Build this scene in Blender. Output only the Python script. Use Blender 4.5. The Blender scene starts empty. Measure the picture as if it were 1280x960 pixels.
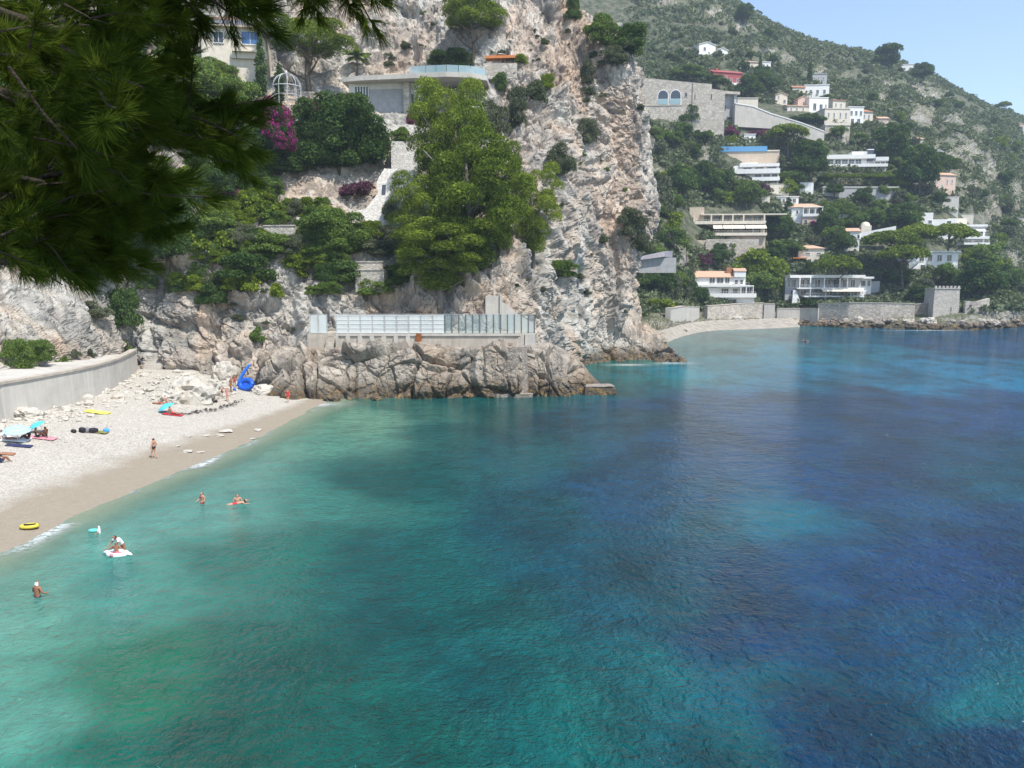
import bpy, bmesh, math, random, time
import numpy as np
from mathutils import Vector, Matrix
from mathutils.bvhtree import BVHTree
R = math.radians
T0 = time.time()
SC = bpy.context.scene
COL = SC.collection
random.seed(7)
RNG = np.random.default_rng(11)

# ------------------------------------------------------------------ camera
CAM_Z, FPX, PITCH = 14.0, 1000.0, math.atan(0.125)
cam_d = bpy.data.cameras.new('camera')
cam_d.sensor_width = 36.0
cam_d.lens = 36.0 * FPX / 1280.0
cam_d.clip_start, cam_d.clip_end = 0.1, 20000
cam = bpy.data.objects.new('camera', cam_d)
cam.location = (0, 0, CAM_Z)
cam.rotation_euler = (math.pi / 2 - PITCH, 0, 0)
COL.objects.link(cam)
SC.camera = cam

# ------------------------------------------------------------------ sky, sun, exposure
SUN_EL, SUN_AZ = R(60), R(138)
w = bpy.data.worlds.new('World'); SC.world = w
w.use_nodes = True
nt = w.node_tree
sky = nt.nodes.new('ShaderNodeTexSky')
sky.sky_type = 'NISHITA'; sky.sun_disc = False
sky.sun_elevation = SUN_EL; sky.sun_rotation = SUN_AZ
sky.air_density = 1.0; sky.dust_density = 0.6; sky.ozone_density = .25
bg = nt.nodes['Background']
nt.links.new(sky.outputs[0], bg.inputs[0])
bg.inputs[1].default_value = 0.15
sun_d = bpy.data.lights.new('sun', 'SUN')
sun_d.energy = 4.2; sun_d.angle = R(0.53); sun_d.color = (1.0, 0.955, 0.89)
sun = bpy.data.objects.new('sun', sun_d)
TOSUN = Vector((math.sin(SUN_AZ) * math.cos(SUN_EL), math.cos(SUN_AZ) * math.cos(SUN_EL), math.sin(SUN_EL)))
sun.rotation_euler = TOSUN.to_track_quat('Z', 'Y').to_euler()
sun.location = (0, 0, 300)
COL.objects.link(sun)
vs = SC.view_settings
vs.view_transform = 'Standard'; vs.look = 'None'; vs.gamma = 1.0; vs.use_curve_mapping = False
vs.exposure = 0.62
SC.cycles.max_bounces = 6
SC.cycles.diffuse_bounces = 3
SC.cycles.glossy_bounces = 2
SC.cycles.transparent_max_bounces = 12
SC.cycles.volume_bounces = 1
SC.cycles.use_denoising = True
SC.cycles.caustics_reflective = False
SC.cycles.caustics_refractive = False

# ------------------------------------------------------------------ sighting helpers (a pixel of the 1280x960 photo -> a point of the place)
CT, ST = math.cos(PITCH), math.sin(PITCH)
def ray(u, v):
    x, y = (u - 640) / FPX, (480 - v) / FPX
    return Vector((x, CT + ST * y, -ST + CT * y))
def at(u, v, Y):
    d = ray(u, v); k = Y / d.y
    return Vector((d.x * k, Y, CAM_Z + d.z * k))
def ground(u, v, z=0.0):
    d = ray(u, v); k = (z - CAM_Z) / d.z
    return Vector((d.x * k, d.y * k, z))
def project(P):
    P = np.asarray(P, float)
    x = P[..., 0]; y = P[..., 1]; z = P[..., 2] - CAM_Z
    f = CT * y - ST * z; up = ST * y + CT * z
    return 640 + FPX * x / f, 480 - FPX * up / f
def px(Y, n=1.0):
    return n * Y / FPX

# ------------------------------------------------------------------ noise
def _h(ix, iy, iz, s):
    n = (ix.astype(np.int64) * 374761393 + iy.astype(np.int64) * 668265263 + iz.astype(np.int64) * 2147483647 + s * 974634777) & 0xFFFFFFFF
    n = ((n ^ (n >> 13)) * 1274126177) & 0xFFFFFFFF
    n = ((n ^ (n >> 16)) * 2246822519) & 0xFFFFFFFF
    n = n ^ (n >> 15)
    return (n & 0xFFFFFF) / float(0x1000000)
def vnoise(P, s=0):
    i = np.floor(P); f = P - i; f = f * f * f * (f * (f * 6 - 15) + 10)
    i = i.astype(np.int64)
    out = 0
    for dx in (0, 1):
        for dy in (0, 1):
            for dz in (0, 1):
                wgt = (f[:, 0] if dx else 1 - f[:, 0]) * (f[:, 1] if dy else 1 - f[:, 1]) * (f[:, 2] if dz else 1 - f[:, 2])
                out = out + wgt * _h(i[:, 0] + dx, i[:, 1] + dy, i[:, 2] + dz, s)
    return out * 2 - 1
def fbm(P, octv=4, s=0, gain=.5):
    a, t, o = 1.0, 0.0, 0
    for k in range(octv):
        o = o + a * vnoise(P * (2.03 ** k) + 17.3 * k, s + k); t += a; a *= gain
    return o / t
def cells(P, s=0):
    """nearest and second cell of a jittered grid: F1, F2, hash of the cell, vector from its centre"""
    i = np.floor(P).astype(np.int64)
    n = len(P)
    f1 = np.full(n, 1e9); f2 = np.full(n, 1e9); hid = np.zeros(n); vec = np.zeros((n, 3)); hv = np.zeros((n, 3))
    for dx in (-1, 0, 1):
        for dy in (-1, 0, 1):
            for dz in (-1, 0, 1):
                cx, cy, cz = i[:, 0] + dx, i[:, 1] + dy, i[:, 2] + dz
                c = np.stack([cx + _h(cx, cy, cz, s), cy + _h(cx, cy, cz, s + 1), cz + _h(cx, cy, cz, s + 2)], 1)
                d = P - c; q = (d * d).sum(1)
                m = q < f1
                f2 = np.where(m, f1, np.minimum(f2, q)); f1 = np.where(m, q, f1)
                hid = np.where(m, _h(cx, cy, cz, s + 3), hid)
                vec = np.where(m[:, None], d, vec)
    return np.sqrt(f1), np.sqrt(f2), hid, vec
def blocks(P, scale, s, tilt=.8, step=1.0):
    """broken-rock relief: every cell is a facet of its own height and slope"""
    f1, f2, h, v = cells(P * np.asarray(scale), s)
    a = h * 6.2831; b = np.modf(h * 97.13)[0] * 2 - 1
    d = (h - .5) * step + tilt * (v[:, 0] * np.cos(a) + v[:, 1] * np.sin(a) * .6 + v[:, 2] * b * .45)
    crack = np.clip((f2 - f1) / .10, 0, 1)
    return d * (.5 + .5 * crack) - (1 - crack) * .6
def smooth01(x, a, b):
    t = np.clip((x - a) / (b - a), 0, 1)
    return t * t * (3 - 2 * t)

# ------------------------------------------------------------------ objects
def tag(o, label=None, cat=None, group=None, kind=None):
    if label: o['label'] = label
    if cat: o['category'] = cat
    if group: o['group'] = group
    if kind: o['kind'] = kind
    return o
def link(o, parent=None):
    COL.objects.link(o)
    if parent is not None: o.parent = parent
    return o
def empty(name, loc=(0, 0, 0), rz=0.0, label=None, cat=None, group=None):
    o = bpy.data.objects.new(name, None)
    o.empty_display_size = .3
    o.location = loc; o.rotation_euler = (0, 0, rz)
    link(o); tag(o, label, cat, group)
    return o
def mesh_np(name, V, F, mats, midx=None, smooth=False):
    """F: (n,k) int array, all faces with k corners"""
    V = np.asarray(V, np.float32); F = np.asarray(F, np.int32)
    me = bpy.data.meshes.new(name)
    n, k = F.shape
    me.vertices.add(len(V)); me.vertices.foreach_set('co', V.ravel())
    me.loops.add(n * k); me.loops.foreach_set('vertex_index', F.ravel())
    me.polygons.add(n)
    me.polygons.foreach_set('loop_start', np.arange(n, dtype=np.int32) * k)
    if midx is not None: me.polygons.foreach_set('material_index', np.asarray(midx, np.int32))
    me.polygons.foreach_set('use_smooth', np.full(n, bool(smooth)))
    for m in (mats if isinstance(mats, (list, tuple)) else [mats]): me.materials.append(m)
    me.update(calc_edges=True); me.validate()
    return me
def obj(name, me, parent=None, loc=(0, 0, 0)):
    o = bpy.data.objects.new(name, me); o.location = loc
    return link(o, parent)
def copy_tree(o, parent=None):
    c = o.copy(); link(c)
    if parent is not None: c.parent = parent
    for ch in [x for x in o.children]: copy_tree(ch, c)
    return c
class MB:
    """collects boxes, prisms and tubes into one mesh"""
    def __init__(s): s.v = []; s.f = []
    def add(s, vs, fs):
        b = len(s.v); s.v += [tuple(p) for p in vs]; s.f += [tuple(b + i for i in q) for q in fs]; return s
    def box(s, x0, x1, y0, y1, z0, z1):
        return s.add([(x0, y0, z0), (x1, y0, z0), (x1, y1, z0), (x0, y1, z0), (x0, y0, z1), (x1, y0, z1), (x1, y1, z1), (x0, y1, z1)],
                     [(0, 3, 2, 1), (4, 5, 6, 7), (0, 1, 5, 4), (1, 2, 6, 5), (2, 3, 7, 6), (3, 0, 4, 7)])
    def hexa(s, P):
        return s.add(P, [(0, 3, 2, 1), (4, 5, 6, 7), (0, 1, 5, 4), (1, 2, 6, 5), (2, 3, 7, 6), (3, 0, 4, 7)])
    def prism(s, poly, y0, y1):
        """poly in (x,z), extruded along y"""
        n = len(poly)
        return s.add([(p[0], y0, p[1]) for p in poly] + [(p[0], y1, p[1]) for p in poly],
                     [tuple(range(n)), tuple(range(2 * n - 1, n - 1, -1))] + [(i, i + n, (i + 1) % n + n, (i + 1) % n) for i in range(n)])
    def slab(s, poly, z0, z1):
        n = len(poly)
        return s.add([(p[0], p[1], z0) for p in poly] + [(p[0], p[1], z1) for p in poly],
                     [tuple(range(n - 1, -1, -1)), tuple(range(n, 2 * n))] + [(i, (i + 1) % n, (i + 1) % n + n, i + n) for i in range(n)])
    def tube(s, pts, rad, n=8, cap=True):
        pts = [Vector(p) for p in pts]
        if not isinstance(rad, (list, tuple)): rad = [rad] * len(pts)
        b = len(s.v); ref = Vector((0.31, 0.17, 0.93))
        for i, p in enumerate(pts):
            t = (pts[min(i + 1, len(pts) - 1)] - pts[max(i - 1, 0)]).normalized()
            a = t.cross(ref)
            if a.length < 1e-3: a = t.cross(Vector((1, 0, 0)))
            a.normalize(); c = t.cross(a)
            for k in range(n):
                an = 2 * math.pi * k / n
                s.v.append(tuple(p + (a * math.cos(an) + c * math.sin(an)) * rad[i]))
        for i in range(len(pts) - 1):
            for k in range(n):
                s.f.append((b + i * n + k, b + i * n + (k + 1) % n, b + (i + 1) * n + (k + 1) % n, b + (i + 1) * n + k))
        if cap:
            s.f.append(tuple(b + k for k in range(n - 1, -1, -1)))
            e = b + (len(pts) - 1) * n
            s.f.append(tuple(e + k for k in range(n)))
        return s
    def lathe(s, prof, n=16, c=(0, 0, 0)):
        b = len(s.v)
        for r, z in prof:
            for k in range(n):
                an = 2 * math.pi * k / n
                s.v.append((c[0] + r * math.cos(an), c[1] + r * math.sin(an), c[2] + z))
        for i in range(len(prof) - 1):
            for k in range(n):
                s.f.append((b + i * n + k, b + i * n + (k + 1) % n, b + (i + 1) * n + (k + 1) % n, b + (i + 1) * n + k))
        return s
    def mesh(s, name, mat, smooth=False):
        me = bpy.data.meshes.new(name); me.from_pydata(s.v, [], s.f)
        me.materials.append(mat)
        if smooth: me.polygons.foreach_set('use_smooth', [True] * len(me.polygons))
        me.update(); return me
    def build(s, name, mat, parent=None, smooth=False, loc=(0, 0, 0)):
        return obj(name, s.mesh(name, mat, smooth), parent, loc)
# ------------------------------------------------------------------ materials
def lin(r, g, b):
    f = lambda c: (c / 255 / 12.92) if c <= 10 else ((c / 255 + .055) / 1.055) ** 2.4
    return (f(r), f(g), f(b))
class NT:
    def __init__(s, name):
        s.m = bpy.data.materials.new(name); s.m.use_nodes = True; s.t = s.m.node_tree
        s.b = s.t.nodes['Principled BSDF']; s.out = s.t.nodes['Material Output']
    def n(s, typ, **kw):
        nd = s.t.nodes.new(typ)
        for k, v in kw.items():
            if k[0] == '_': setattr(nd, k[1:], v)
            else:
                key = int(k[1:]) if k[0] == 'i' and k[1:].isdigit() else k.replace('_', ' ')
                nd.inputs[key].default_value = v
        return nd
    def l(s, a, b): s.t.links.new(a, b)
    def coord(s, kind='Object'):
        if kind == 'Position': return s.n('ShaderNodeNewGeometry').outputs['Position']
        return s.n('ShaderNodeTexCoord').outputs[kind]
    def mapped(s, co, scale=(1, 1, 1), rot=(0, 0, 0)):
        mp = s.n('ShaderNodeMapping'); mp.inputs['Scale'].default_value = scale; mp.inputs['Rotation'].default_value = rot
        s.l(co, mp.inputs['Vector']); return mp.outputs[0]
    def noise(s, co, scale, detail=5, rough=.55, dist=0.0):
        nd = s.n('ShaderNodeTexNoise'); nd.inputs['Scale'].default_value = scale; nd.inputs['Detail'].default_value = detail
        nd.inputs['Roughness'].default_value = rough; nd.inputs['Distortion'].default_value = dist
        if co is not None: s.l(co, nd.inputs['Vector'])
        return nd.outputs['Fac']
    def vor(s, co, scale, feature='F1', out='Distance'):
        nd = s.n('ShaderNodeTexVoronoi'); nd.feature = feature; nd.inputs['Scale'].default_value = scale
        s.l(co, nd.inputs['Vector']); return nd.outputs[out]
    def ramp(s, fac, stops, interp='LINEAR'):
        nd = s.n('ShaderNodeValToRGB'); cr = nd.color_ramp; cr.interpolation = interp
        while len(cr.elements) < len(stops): cr.elements.new(.5)
        for e, (p, c) in zip(cr.elements, stops):
            e.position = p; e.color = (*c, 1) if len(c) == 3 else c
        s.l(fac, nd.inputs[0]); return nd.outputs[0]
    def val(s, fac, a, b):
        return s.ramp(fac, [(a, (0, 0, 0)), (b, (1, 1, 1))])
    def mix(s, fac, a, b, mode='MIX'):
        nd = s.n('ShaderNodeMix'); nd.data_type = 'RGBA'; nd.blend_type = mode
        for inp, x in ((nd.inputs[0], fac), (nd.inputs[6], a), (nd.inputs[7], b)):
            if hasattr(x, 'is_linked') or hasattr(x, 'links'): s.l(x, inp)
            elif isinstance(x, (int, float)): inp.default_value = x
            else: inp.default_value = (*x, 1)
        return nd.outputs[2]
    def math(s, op, a, b=0.0):
        nd = s.n('ShaderNodeMath'); nd.operation = op
        for inp, x in ((nd.inputs[0], a), (nd.inputs[1], b)):
            if isinstance(x, (int, float)): inp.default_value = x
            else: s.l(x, inp)
        return nd.outputs[0]
    def bump(s, h, strength=.5, dist=.1):
        nd = s.n('ShaderNodeBump'); nd.inputs['Strength'].default_value = strength; nd.inputs['Distance'].default_value = dist
        s.l(h, nd.inputs['Height']); s.l(nd.outputs[0], s.b.inputs['Normal']); return nd
    def fin(s, col=None, rough=.8, spec=.3):
        if col is not None:
            if hasattr(col, 'links'): s.l(col, s.b.inputs['Base Color'])
            else: s.b.inputs['Base Color'].default_value = (*col, 1)
        s.b.inputs['Roughness'].default_value = rough
        s.b.inputs['Specular IOR Level'].default_value = spec
        return s.m

def m_paint(name, col, rough=.7, var=.12, scale=1.2, bump=.0, spec=.25, streak=0.0):
    """painted or plain surface with a little wear"""
    t = NT(name); co = t.coord('Object')
    a = t.noise(co, scale, 6, .6); b = t.noise(co, scale * 9, 3, .6)
    c = t.mix(t.val(a, .35, .7), tuple(x * (1 - var) for x in col), tuple(min(1, x * (1 + var * .5)) for x in col))
    c = t.mix(t.math('MULTIPLY', t.val(b, .55, .8), var), c, tuple(x * .6 for x in col))
    if streak:
        sk = t.noise(t.mapped(co, (1.1, 1.1, .10)), 1.6, 6, .65)
        c = t.mix(t.math('MULTIPLY', t.val(sk, .46, .72), streak), c, tuple(x * .52 for x in col))
        jt = t.noise(t.mapped(co, (.25, .25, 1.0)), 1.1, 4, .6)
        c = t.mix(t.math('MULTIPLY', t.val(jt, .54, .66), streak * .5), c, tuple(min(1, x * 1.25) for x in col))
    if bump: t.bump(b, bump, .03)
    return t.fin(c, rough, spec)
def m_stone(name, c0, c1, c2, size=.5, rough=.9, bump=.6, mortar=.62):
    """rubble masonry"""
    t = NT(name); co = t.coord('Object')
    mp = t.mapped(co, (1, 1, 1.5))
    e = t.vor(mp, 1 / size, 'DISTANCE_TO_EDGE'); cid = t.vor(mp, 1 / size, 'F1', 'Color')
    sep = t.n('ShaderNodeSeparateColor'); t.l(cid, sep.inputs[0])
    c = t.ramp(sep.outputs[0], [(0, c0), (.5, c1), (1, c2)])
    big = t.noise(co, .25, 5, .6)
    c = t.mix(t.math('MULTIPLY', t.val(big, .45, .75), .35), c, tuple(x * .7 for x in c0))
    c = t.mix(t.ramp(e, [(0, (1, 1, 1)), (.09, (0, 0, 0))]), c, tuple(x * mortar for x in c1))
    t.bump(t.math('ADD', t.val(e, 0, .15), t.math('MULTIPLY', t.noise(co, 9, 4), .4)), bump, .08)
    return t.fin(c, rough, .2)
def m_leaf(name, dark, mid, light, trans=.25, nscale=.5, flower=None, famt=0.0):
    t = NT(name); g = t.n('ShaderNodeNewGeometry'); oi = t.n('ShaderNodeObjectInfo')
    co = g.outputs['Position']
    f = t.math('ADD', t.math('MULTIPLY', g.outputs['Random Per Island'], .55), t.math('MULTIPLY', t.noise(co, nscale, 3), .45))
    f = t.math('ADD', f, t.math('MULTIPLY', t.math('SUBTRACT', oi.outputs['Random'], .5), .22))
    c = t.ramp(f, [(.2, dark), (.5, mid), (.85, light)])
    if flower:
        k = t.math('ADD', t.math('MULTIPLY', t.noise(co, .55, 3, .6), .8), t.math('MULTIPLY', g.outputs['Random Per Island'], .25))
        c = t.mix(t.ramp(k, [(1 - famt - .02, (0, 0, 0)), (1 - famt + .02, (1, 1, 1))]), c, flower)
    d = t.n('ShaderNodeBsdfDiffuse'); tr = t.n('ShaderNodeBsdfTranslucent'); mx = t.n('ShaderNodeMixShader')
    t.l(c, d.inputs[0]); t.l(t.mix(.35, c, (.35, .45, .05)) if not flower else c, tr.inputs[0])
    mx.inputs[0].default_value = trans
    t.l(d.outputs[0], mx.inputs[1]); t.l(tr.outputs[0], mx.inputs[2]); t.l(mx.outputs[0], t.out.inputs[0])
    return t.m
def m_rock(name, pale, warm, grey, z_wet=True, warm_amt=.5, grey_amt=.5, sc=1.0, veg=0.0):
    t = NT(name); co = t.coord('Position')
    strk = t.mapped(co, (1, 1, .35), (0, .12, 0))
    n1 = t.noise(strk, .09 * sc, 6, .62, .4)
    n2 = t.noise(strk, .35 * sc, 7, .65, .6)
    n3 = t.noise(co, 1.6 * sc, 6, .65)
    n4 = t.noise(co, 7 * sc, 4, .6)
    c = t.mix(t.math('MULTIPLY', t.val(n1, .62 - warm_amt * .3, .72 - warm_amt * .15), .85), pale, warm)
    wa = t.n('ShaderNodeAttribute', _attribute_name='warm')
    c = t.mix(t.math('MULTIPLY', t.math('MULTIPLY', wa.outputs['Fac'], .8), t.val(n2, .32, .58)), c, tuple(x * k for x, k in zip(warm, (1.08, 1.02, 1.0))))
    c = t.mix(t.math('MULTIPLY', t.val(n2, .66 - grey_amt * .28, .80 - grey_amt * .2), .75), c, grey)
    c = t.mix(t.math('MULTIPLY', t.val(n3, .52, .72), .45), c, tuple(x * .62 for x in warm))
    c = t.mix(t.math('MULTIPLY', t.val(n4, .60, .72), .5), c, tuple(x * .5 for x in grey))
    wc = t.n('ShaderNodeVectorMath', _operation='ADD'); nz = t.n('ShaderNodeTexNoise'); nz.inputs['Scale'].default_value = .5 * sc; nz.inputs['Detail'].default_value = 4; t.l(co, nz.inputs['Vector'])
    vm = t.n('ShaderNodeVectorMath', _operation='SCALE'); vm.inputs['Scale'].default_value = 3.0 / sc; t.l(nz.outputs['Color'], vm.inputs[0]); t.l(co, wc.inputs[0]); t.l(vm.outputs[0], wc.inputs[1])
    crk = t.vor(t.mapped(wc.outputs[0], (1, 1, .6)), .42 * sc, 'DISTANCE_TO_EDGE')
    c = t.mix(t.math('MULTIPLY', t.ramp(crk, [(0, (1, 1, 1)), (.03, (0, 0, 0))]), .3), c, tuple(x * .45 for x in grey))
    if veg > 0:
        g = t.n('ShaderNodeNewGeometry'); sx = t.n('ShaderNodeSeparateXYZ'); t.l(g.outputs['Normal'], sx.inputs[0])
        fl = t.math('MULTIPLY', t.val(t.math('ADD', t.math('MULTIPLY', sx.outputs[2], .5), t.math('MULTIPLY', n2, .6)), .52, .68), veg)
        c = t.mix(fl, c, (.075, .085, .035))
    if z_wet:
        sz = t.n('ShaderNodeSeparateXYZ'); t.l(co, sz.inputs[0])
        zz = t.math('ADD', sz.outputs[2], t.math('MULTIPLY', t.math('SUBTRACT', n2, .5), 3.4))
        lo = t.ramp(t.math('MULTIPLY', zz, .3), [(.25, (1, 1, 1)), (.85, (0, 0, 0))])
        c = t.mix(t.math('MULTIPLY', lo, .88), c, t.mix(t.val(n3, .50, .60), (.07, .058, .045), (.20, .125, .04)))
    h = t.math('ADD', t.math('MULTIPLY', n3, .6), t.math('ADD', t.math('MULTIPLY', n4, .3), t.math('MULTIPLY', t.val(crk, 0, .08), .25)))
    t.bump(h, .9, .35 / sc)
    return t.fin(c, .92, .15)

PALE, WARM, GREY = (.47, .45, .41), (.52, .39, .285), (.13, .13, .135)
M = {}
M['cliff'] = m_rock('limestone_cliff', PALE, WARM, GREY, True, .58, .8, 1.0, .3)
M['shore_rock'] = m_rock('shore_limestone', (.40, .355, .295), (.31, .23, .16), (.12, .11, .10), True, .55, .85, 1.2)
M['boulder'] = m_rock('bleached_limestone', (.50, .47, .41), (.44, .36, .27), (.28, .26, .235), False, .3, .3, 2.5)
M['hill'] = m_rock('scrubby_hillside', (.34, .32, .28), (.30, .25, .19), (.16, .16, .15), True, .45, .55, .45, .9)
M['white'] = m_paint('white_render', (.78, .77, .74), .7, .10, streak=.14)
M['cream'] = m_paint('cream_render', (.66, .60, .50), .75, .14, streak=.2)
M['tan'] = m_paint('tan_render', (.56, .46, .36), .75, .14, streak=.25)
M['pink'] = m_paint('pink_render', (.62, .46, .38), .75, .14)
M['red'] = m_paint('red_render', (.36, .085, .085), .75, .16)
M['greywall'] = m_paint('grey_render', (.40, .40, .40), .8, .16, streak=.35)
M['concrete'] = m_paint('weathered_concrete', (.47, .42, .35), .85, .22, .5, .3, streak=.6)
M['palewall'] = m_paint('pale_cement', (.50, .47, .42), .85, .14, .35, .3, streak=.38)
M['terracotta'] = m_paint('terracotta_tiles', (.42, .20, .11), .8, .3, 2.5, .5)
M['paletile'] = m_paint('pale_terracotta', (.56, .36, .25), .8, .25, 2.5, .5)
M['slate'] = m_paint('grey_roof', (.25, .24, .27), .7, .2)
M['awning'] = m_paint('cream_awning', (.72, .66, .54), .8, .06)
M['stone'] = m_stone('rubble_masonry', (.40, .36, .31), (.52, .48, .42), (.62, .58, .52), .42)
M['bigstone'] = m_stone('block_masonry', (.36, .32, .27), (.50, .45, .38), (.58, .53, .46), 1.1, bump=.4)
M['darkstone'] = m_stone('sea_stained_masonry', (.20, .17, .14), (.30, .26, .22), (.38, .34, .29), .4)  # on the bastion, its shaded front is put into this dark colour
M['palestone'] = m_stone('pale_rubble_masonry', (.50, .47, .42), (.62, .59, .54), (.70, .67, .62), .38)
M['pebbly'] = m_paint('pale_shingle', (.33, .30, .25), .9, .3, .5, .6)
M['darkbark'] = m_paint('dark_bark', (.055, .045, .036), .9, .3, 6, .6)
M['metal'] = m_paint('grey_metal', (.45, .46, .47), .45, .1, spec=.5)
M['darkmetal'] = m_paint('dark_metal', (.12, .12, .13), .5, .1, spec=.5)
M['rust'] = m_paint('rusty_steel', (.30, .10, .03), .9, .4, 3)
M['orange'] = m_paint('orange_canvas', (.55, .20, .07), .8, .1)
M['bark'] = m_paint('bark', (.13, .105, .08), .9, .35, 4, .6)
M['greybark'] = m_paint('grey_bark', (.20, .18, .16), .9, .3, 5, .6)
def m_glass(name, col, rough=.06):
    t = NT(name); t.b.inputs['IOR'].default_value = 1.5
    return t.fin(col, rough, .6)
M['pane'] = m_glass('window_glass', (.05, .06, .075))
M['bluepane'] = m_glass('blue_window_glass', (.06, .14, .32))
M['poolglass'] = m_glass('pool_blue_glass', (.10, .28, .50))
def m_clear(name, tint, alpha):
    t = NT(name); t.fin(tint, .04, .5)
    tr = t.n('ShaderNodeBsdfTransparent'); tr.inputs[0].default_value = (.93, .97, .97, 1)
    mx = t.n('ShaderNodeMixShader'); oi = t.n('ShaderNodeObjectInfo'); t.l(t.math('ADD', t.math('MULTIPLY', oi.outputs['Random'], .3), alpha - .15), mx.inputs[0])
    dirt = t.noise(t.mapped(t.coord('Position'), (1, 1, .25)), 1.3, 5, .65)
    t.l(t.mix(t.math('MULTIPLY', t.val(dirt, .4, .75), .45), t.mix(t.math('MULTIPLY', oi.outputs['Random'], .35), tint, tuple(x * .72 for x in tint)), (.55, .52, .46)), t.b.inputs['Base Color'])
    t.l(tr.outputs[0], mx.inputs[1]); t.l(t.b.outputs[0], mx.inputs[2]); t.l(mx.outputs[0], t.out.inputs[0])
    return t.m
M['clear'] = m_clear('clear_glass', (.45, .60, .62), .22)
M['frost'] = m_clear('frosted_glass', (.72, .77, .76), .72)
M['railglass'] = m_clear('blue_rail_glass', (.38, .55, .60), .6)
# foliage
M['pine'] = m_leaf('pine_needles', (.022, .045, .010), (.125, .185, .024), (.30, .35, .05), .28, .35)
M['pinedark'] = m_leaf('dark_pine_needles', (.018, .042, .014), (.05, .095, .026), (.10, .16, .04), .25, .3)
M['broad'] = m_leaf('broad_leaves', (.035, .07, .018), (.105, .17, .04), (.21, .28, .07), .3, .3)
M['broaddark'] = m_leaf('dark_leaves', (.018, .045, .015), (.055, .10, .03), (.11, .17, .055), .25, .3)
M['scrub'] = m_leaf('scrub_leaves', (.05, .066, .036), (.10, .128, .07), (.18, .205, .12), .2, .06)
M['lime'] = m_leaf('yellow_green_leaves', (.06, .10, .012), (.14, .20, .02), (.26, .32, .04), .3, .4)
M['olive'] = m_leaf('grey_green_leaves', (.05, .06, .035), (.10, .115, .07), (.17, .18, .12), .2, .4)
M['bougain'] = m_leaf('bougainvillea', (.015, .04, .01), (.04, .08, .02), (.07, .12, .03), .2, .4, (.36, .03, .20), .46)
M['purple'] = m_leaf('purple_leaves', (.05, .02, .04), (.10, .035, .07), (.18, .06, .12), .2, .4)
M['redflower'] = m_leaf('red_blossom', (.03, .06, .02), (.06, .10, .03), (.10, .15, .04), .2, .5, (.50, .05, .06), .5)
M['needle'] = m_leaf('near_pine_needles', (.014, .034, .008), (.042, .075, .012), (.12, .155, .02), .35, 2.0)
# cloth, plastic, skin
def m_plain(name, col, rough=.75, spec=.3): return m_paint(name, col, rough, .08, 6, 0, spec)
for k, c in dict(skin=(.50, .27, .18), tan_skin=(.32, .15, .09), dark_skin=(.12, .055, .035), hair=(.025, .017, .012), blondehair=(.25, .16, .07),
                 black=(.02, .02, .022), redcloth=(.50, .035, .05), orangecloth=(.60, .25, .03), bluecloth=(.03, .10, .42), whitecloth=(.78, .78, .78),
                 navy=(.03, .035, .10), olivecloth=(.20, .20, .06), pinkcloth=(.62, .25, .30), greycloth=(.2, .2, .22),
                 skyblue=(.36, .50, .68), turquoise=(.10, .50, .58), yellow=(.75, .72, .12), blue=(.015, .10, .50), lightblue=(.06, .30, .72),
                 tealfloat=(.12, .50, .45), yellowfloat=(.62, .50, .06)).items():
    M[k] = m_plain(k + '_material', c, .45 if k in ('blue', 'lightblue', 'tealfloat', 'yellowfloat') else .75)
# ------------------------------------------------------------------ the lie of the land
def catmull(A, n, even=0.0):
    """resample axis 0 of A to n rows through its control rows (even: how far the rows are spaced by true length)"""
    m = len(A); t = np.linspace(0, m - 1, n)
    if even:
        L = np.linalg.norm(np.diff(A, axis=0), axis=-1).reshape(m - 1, -1).mean(1); c = np.concatenate([[0], np.cumsum(L)]); c /= c[-1]
        c = even * c + (1 - even) * np.linspace(0, 1, m); t = np.interp(np.linspace(0, 1, n), c, np.arange(m))
    i = np.minimum(t.astype(int), m - 2); f = (t - i).reshape(-1, *([1] * (A.ndim - 1)))
    g = lambda k: A[np.clip(k, 0, m - 1)]
    p0, p1, p2, p3 = g(i - 1), g(i), g(i + 1), g(i + 2)
    return .5 * (2 * p1 + (p2 - p0) * f + (2 * p0 - 5 * p1 + 4 * p2 - p3) * f ** 2 + (3 * p1 - p0 - 3 * p2 + p3) * f ** 3)
def patch(cols, nr, nc, even=0.0):
    """cols: list of (u, [(v,Y) or (u,v,Y), ...]) from left to right, each from foot to top"""
    C = np.array([[tuple(at(*(e if len(e) == 3 else (u, *e)))) for e in col] for u, col in cols])      # c, r, 3
    G = catmull(C, nc, even)                                                                                   # nc, r, 3
    G = catmull(np.swapaxes(G, 0, 1), nr, even * .6)                                                                # nr, nc, 3
    return G
def grid_normals(G):
    du = np.gradient(G, axis=1); dv = np.gradient(G, axis=0)
    n = np.cross(du, dv); n /= np.linalg.norm(n, axis=2, keepdims=True) + 1e-9
    return n
def grid_faces(nr, nc):
    i = np.arange(nr * nc).reshape(nr, nc)
    return np.stack([i[:-1, :-1], i[:-1, 1:], i[1:, 1:], i[1:, :-1]], -1).reshape(-1, 4)
def soften(D, n):
    for _ in range(n):
        E = np.pad(D, 1, mode='edge')
        D = (E[:-2, 1:-1] + E[2:, 1:-1] + E[1:-1, :-2] + E[1:-1, 2:] + 2 * D) / 6
    return D
BV = {}
def surface(name, G, mat, smooth=False, bvh=True):
    nr, nc, _ = G.shape
    V = G.reshape(-1, 3); F = grid_faces(nr, nc)
    o = obj(name, mesh_np(name, V, F, mat, smooth=smooth)); tag(o, kind='structure')
    if bvh: BV[name] = BVHTree.FromPolygons(V.tolist(), F.tolist())
    return o
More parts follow.
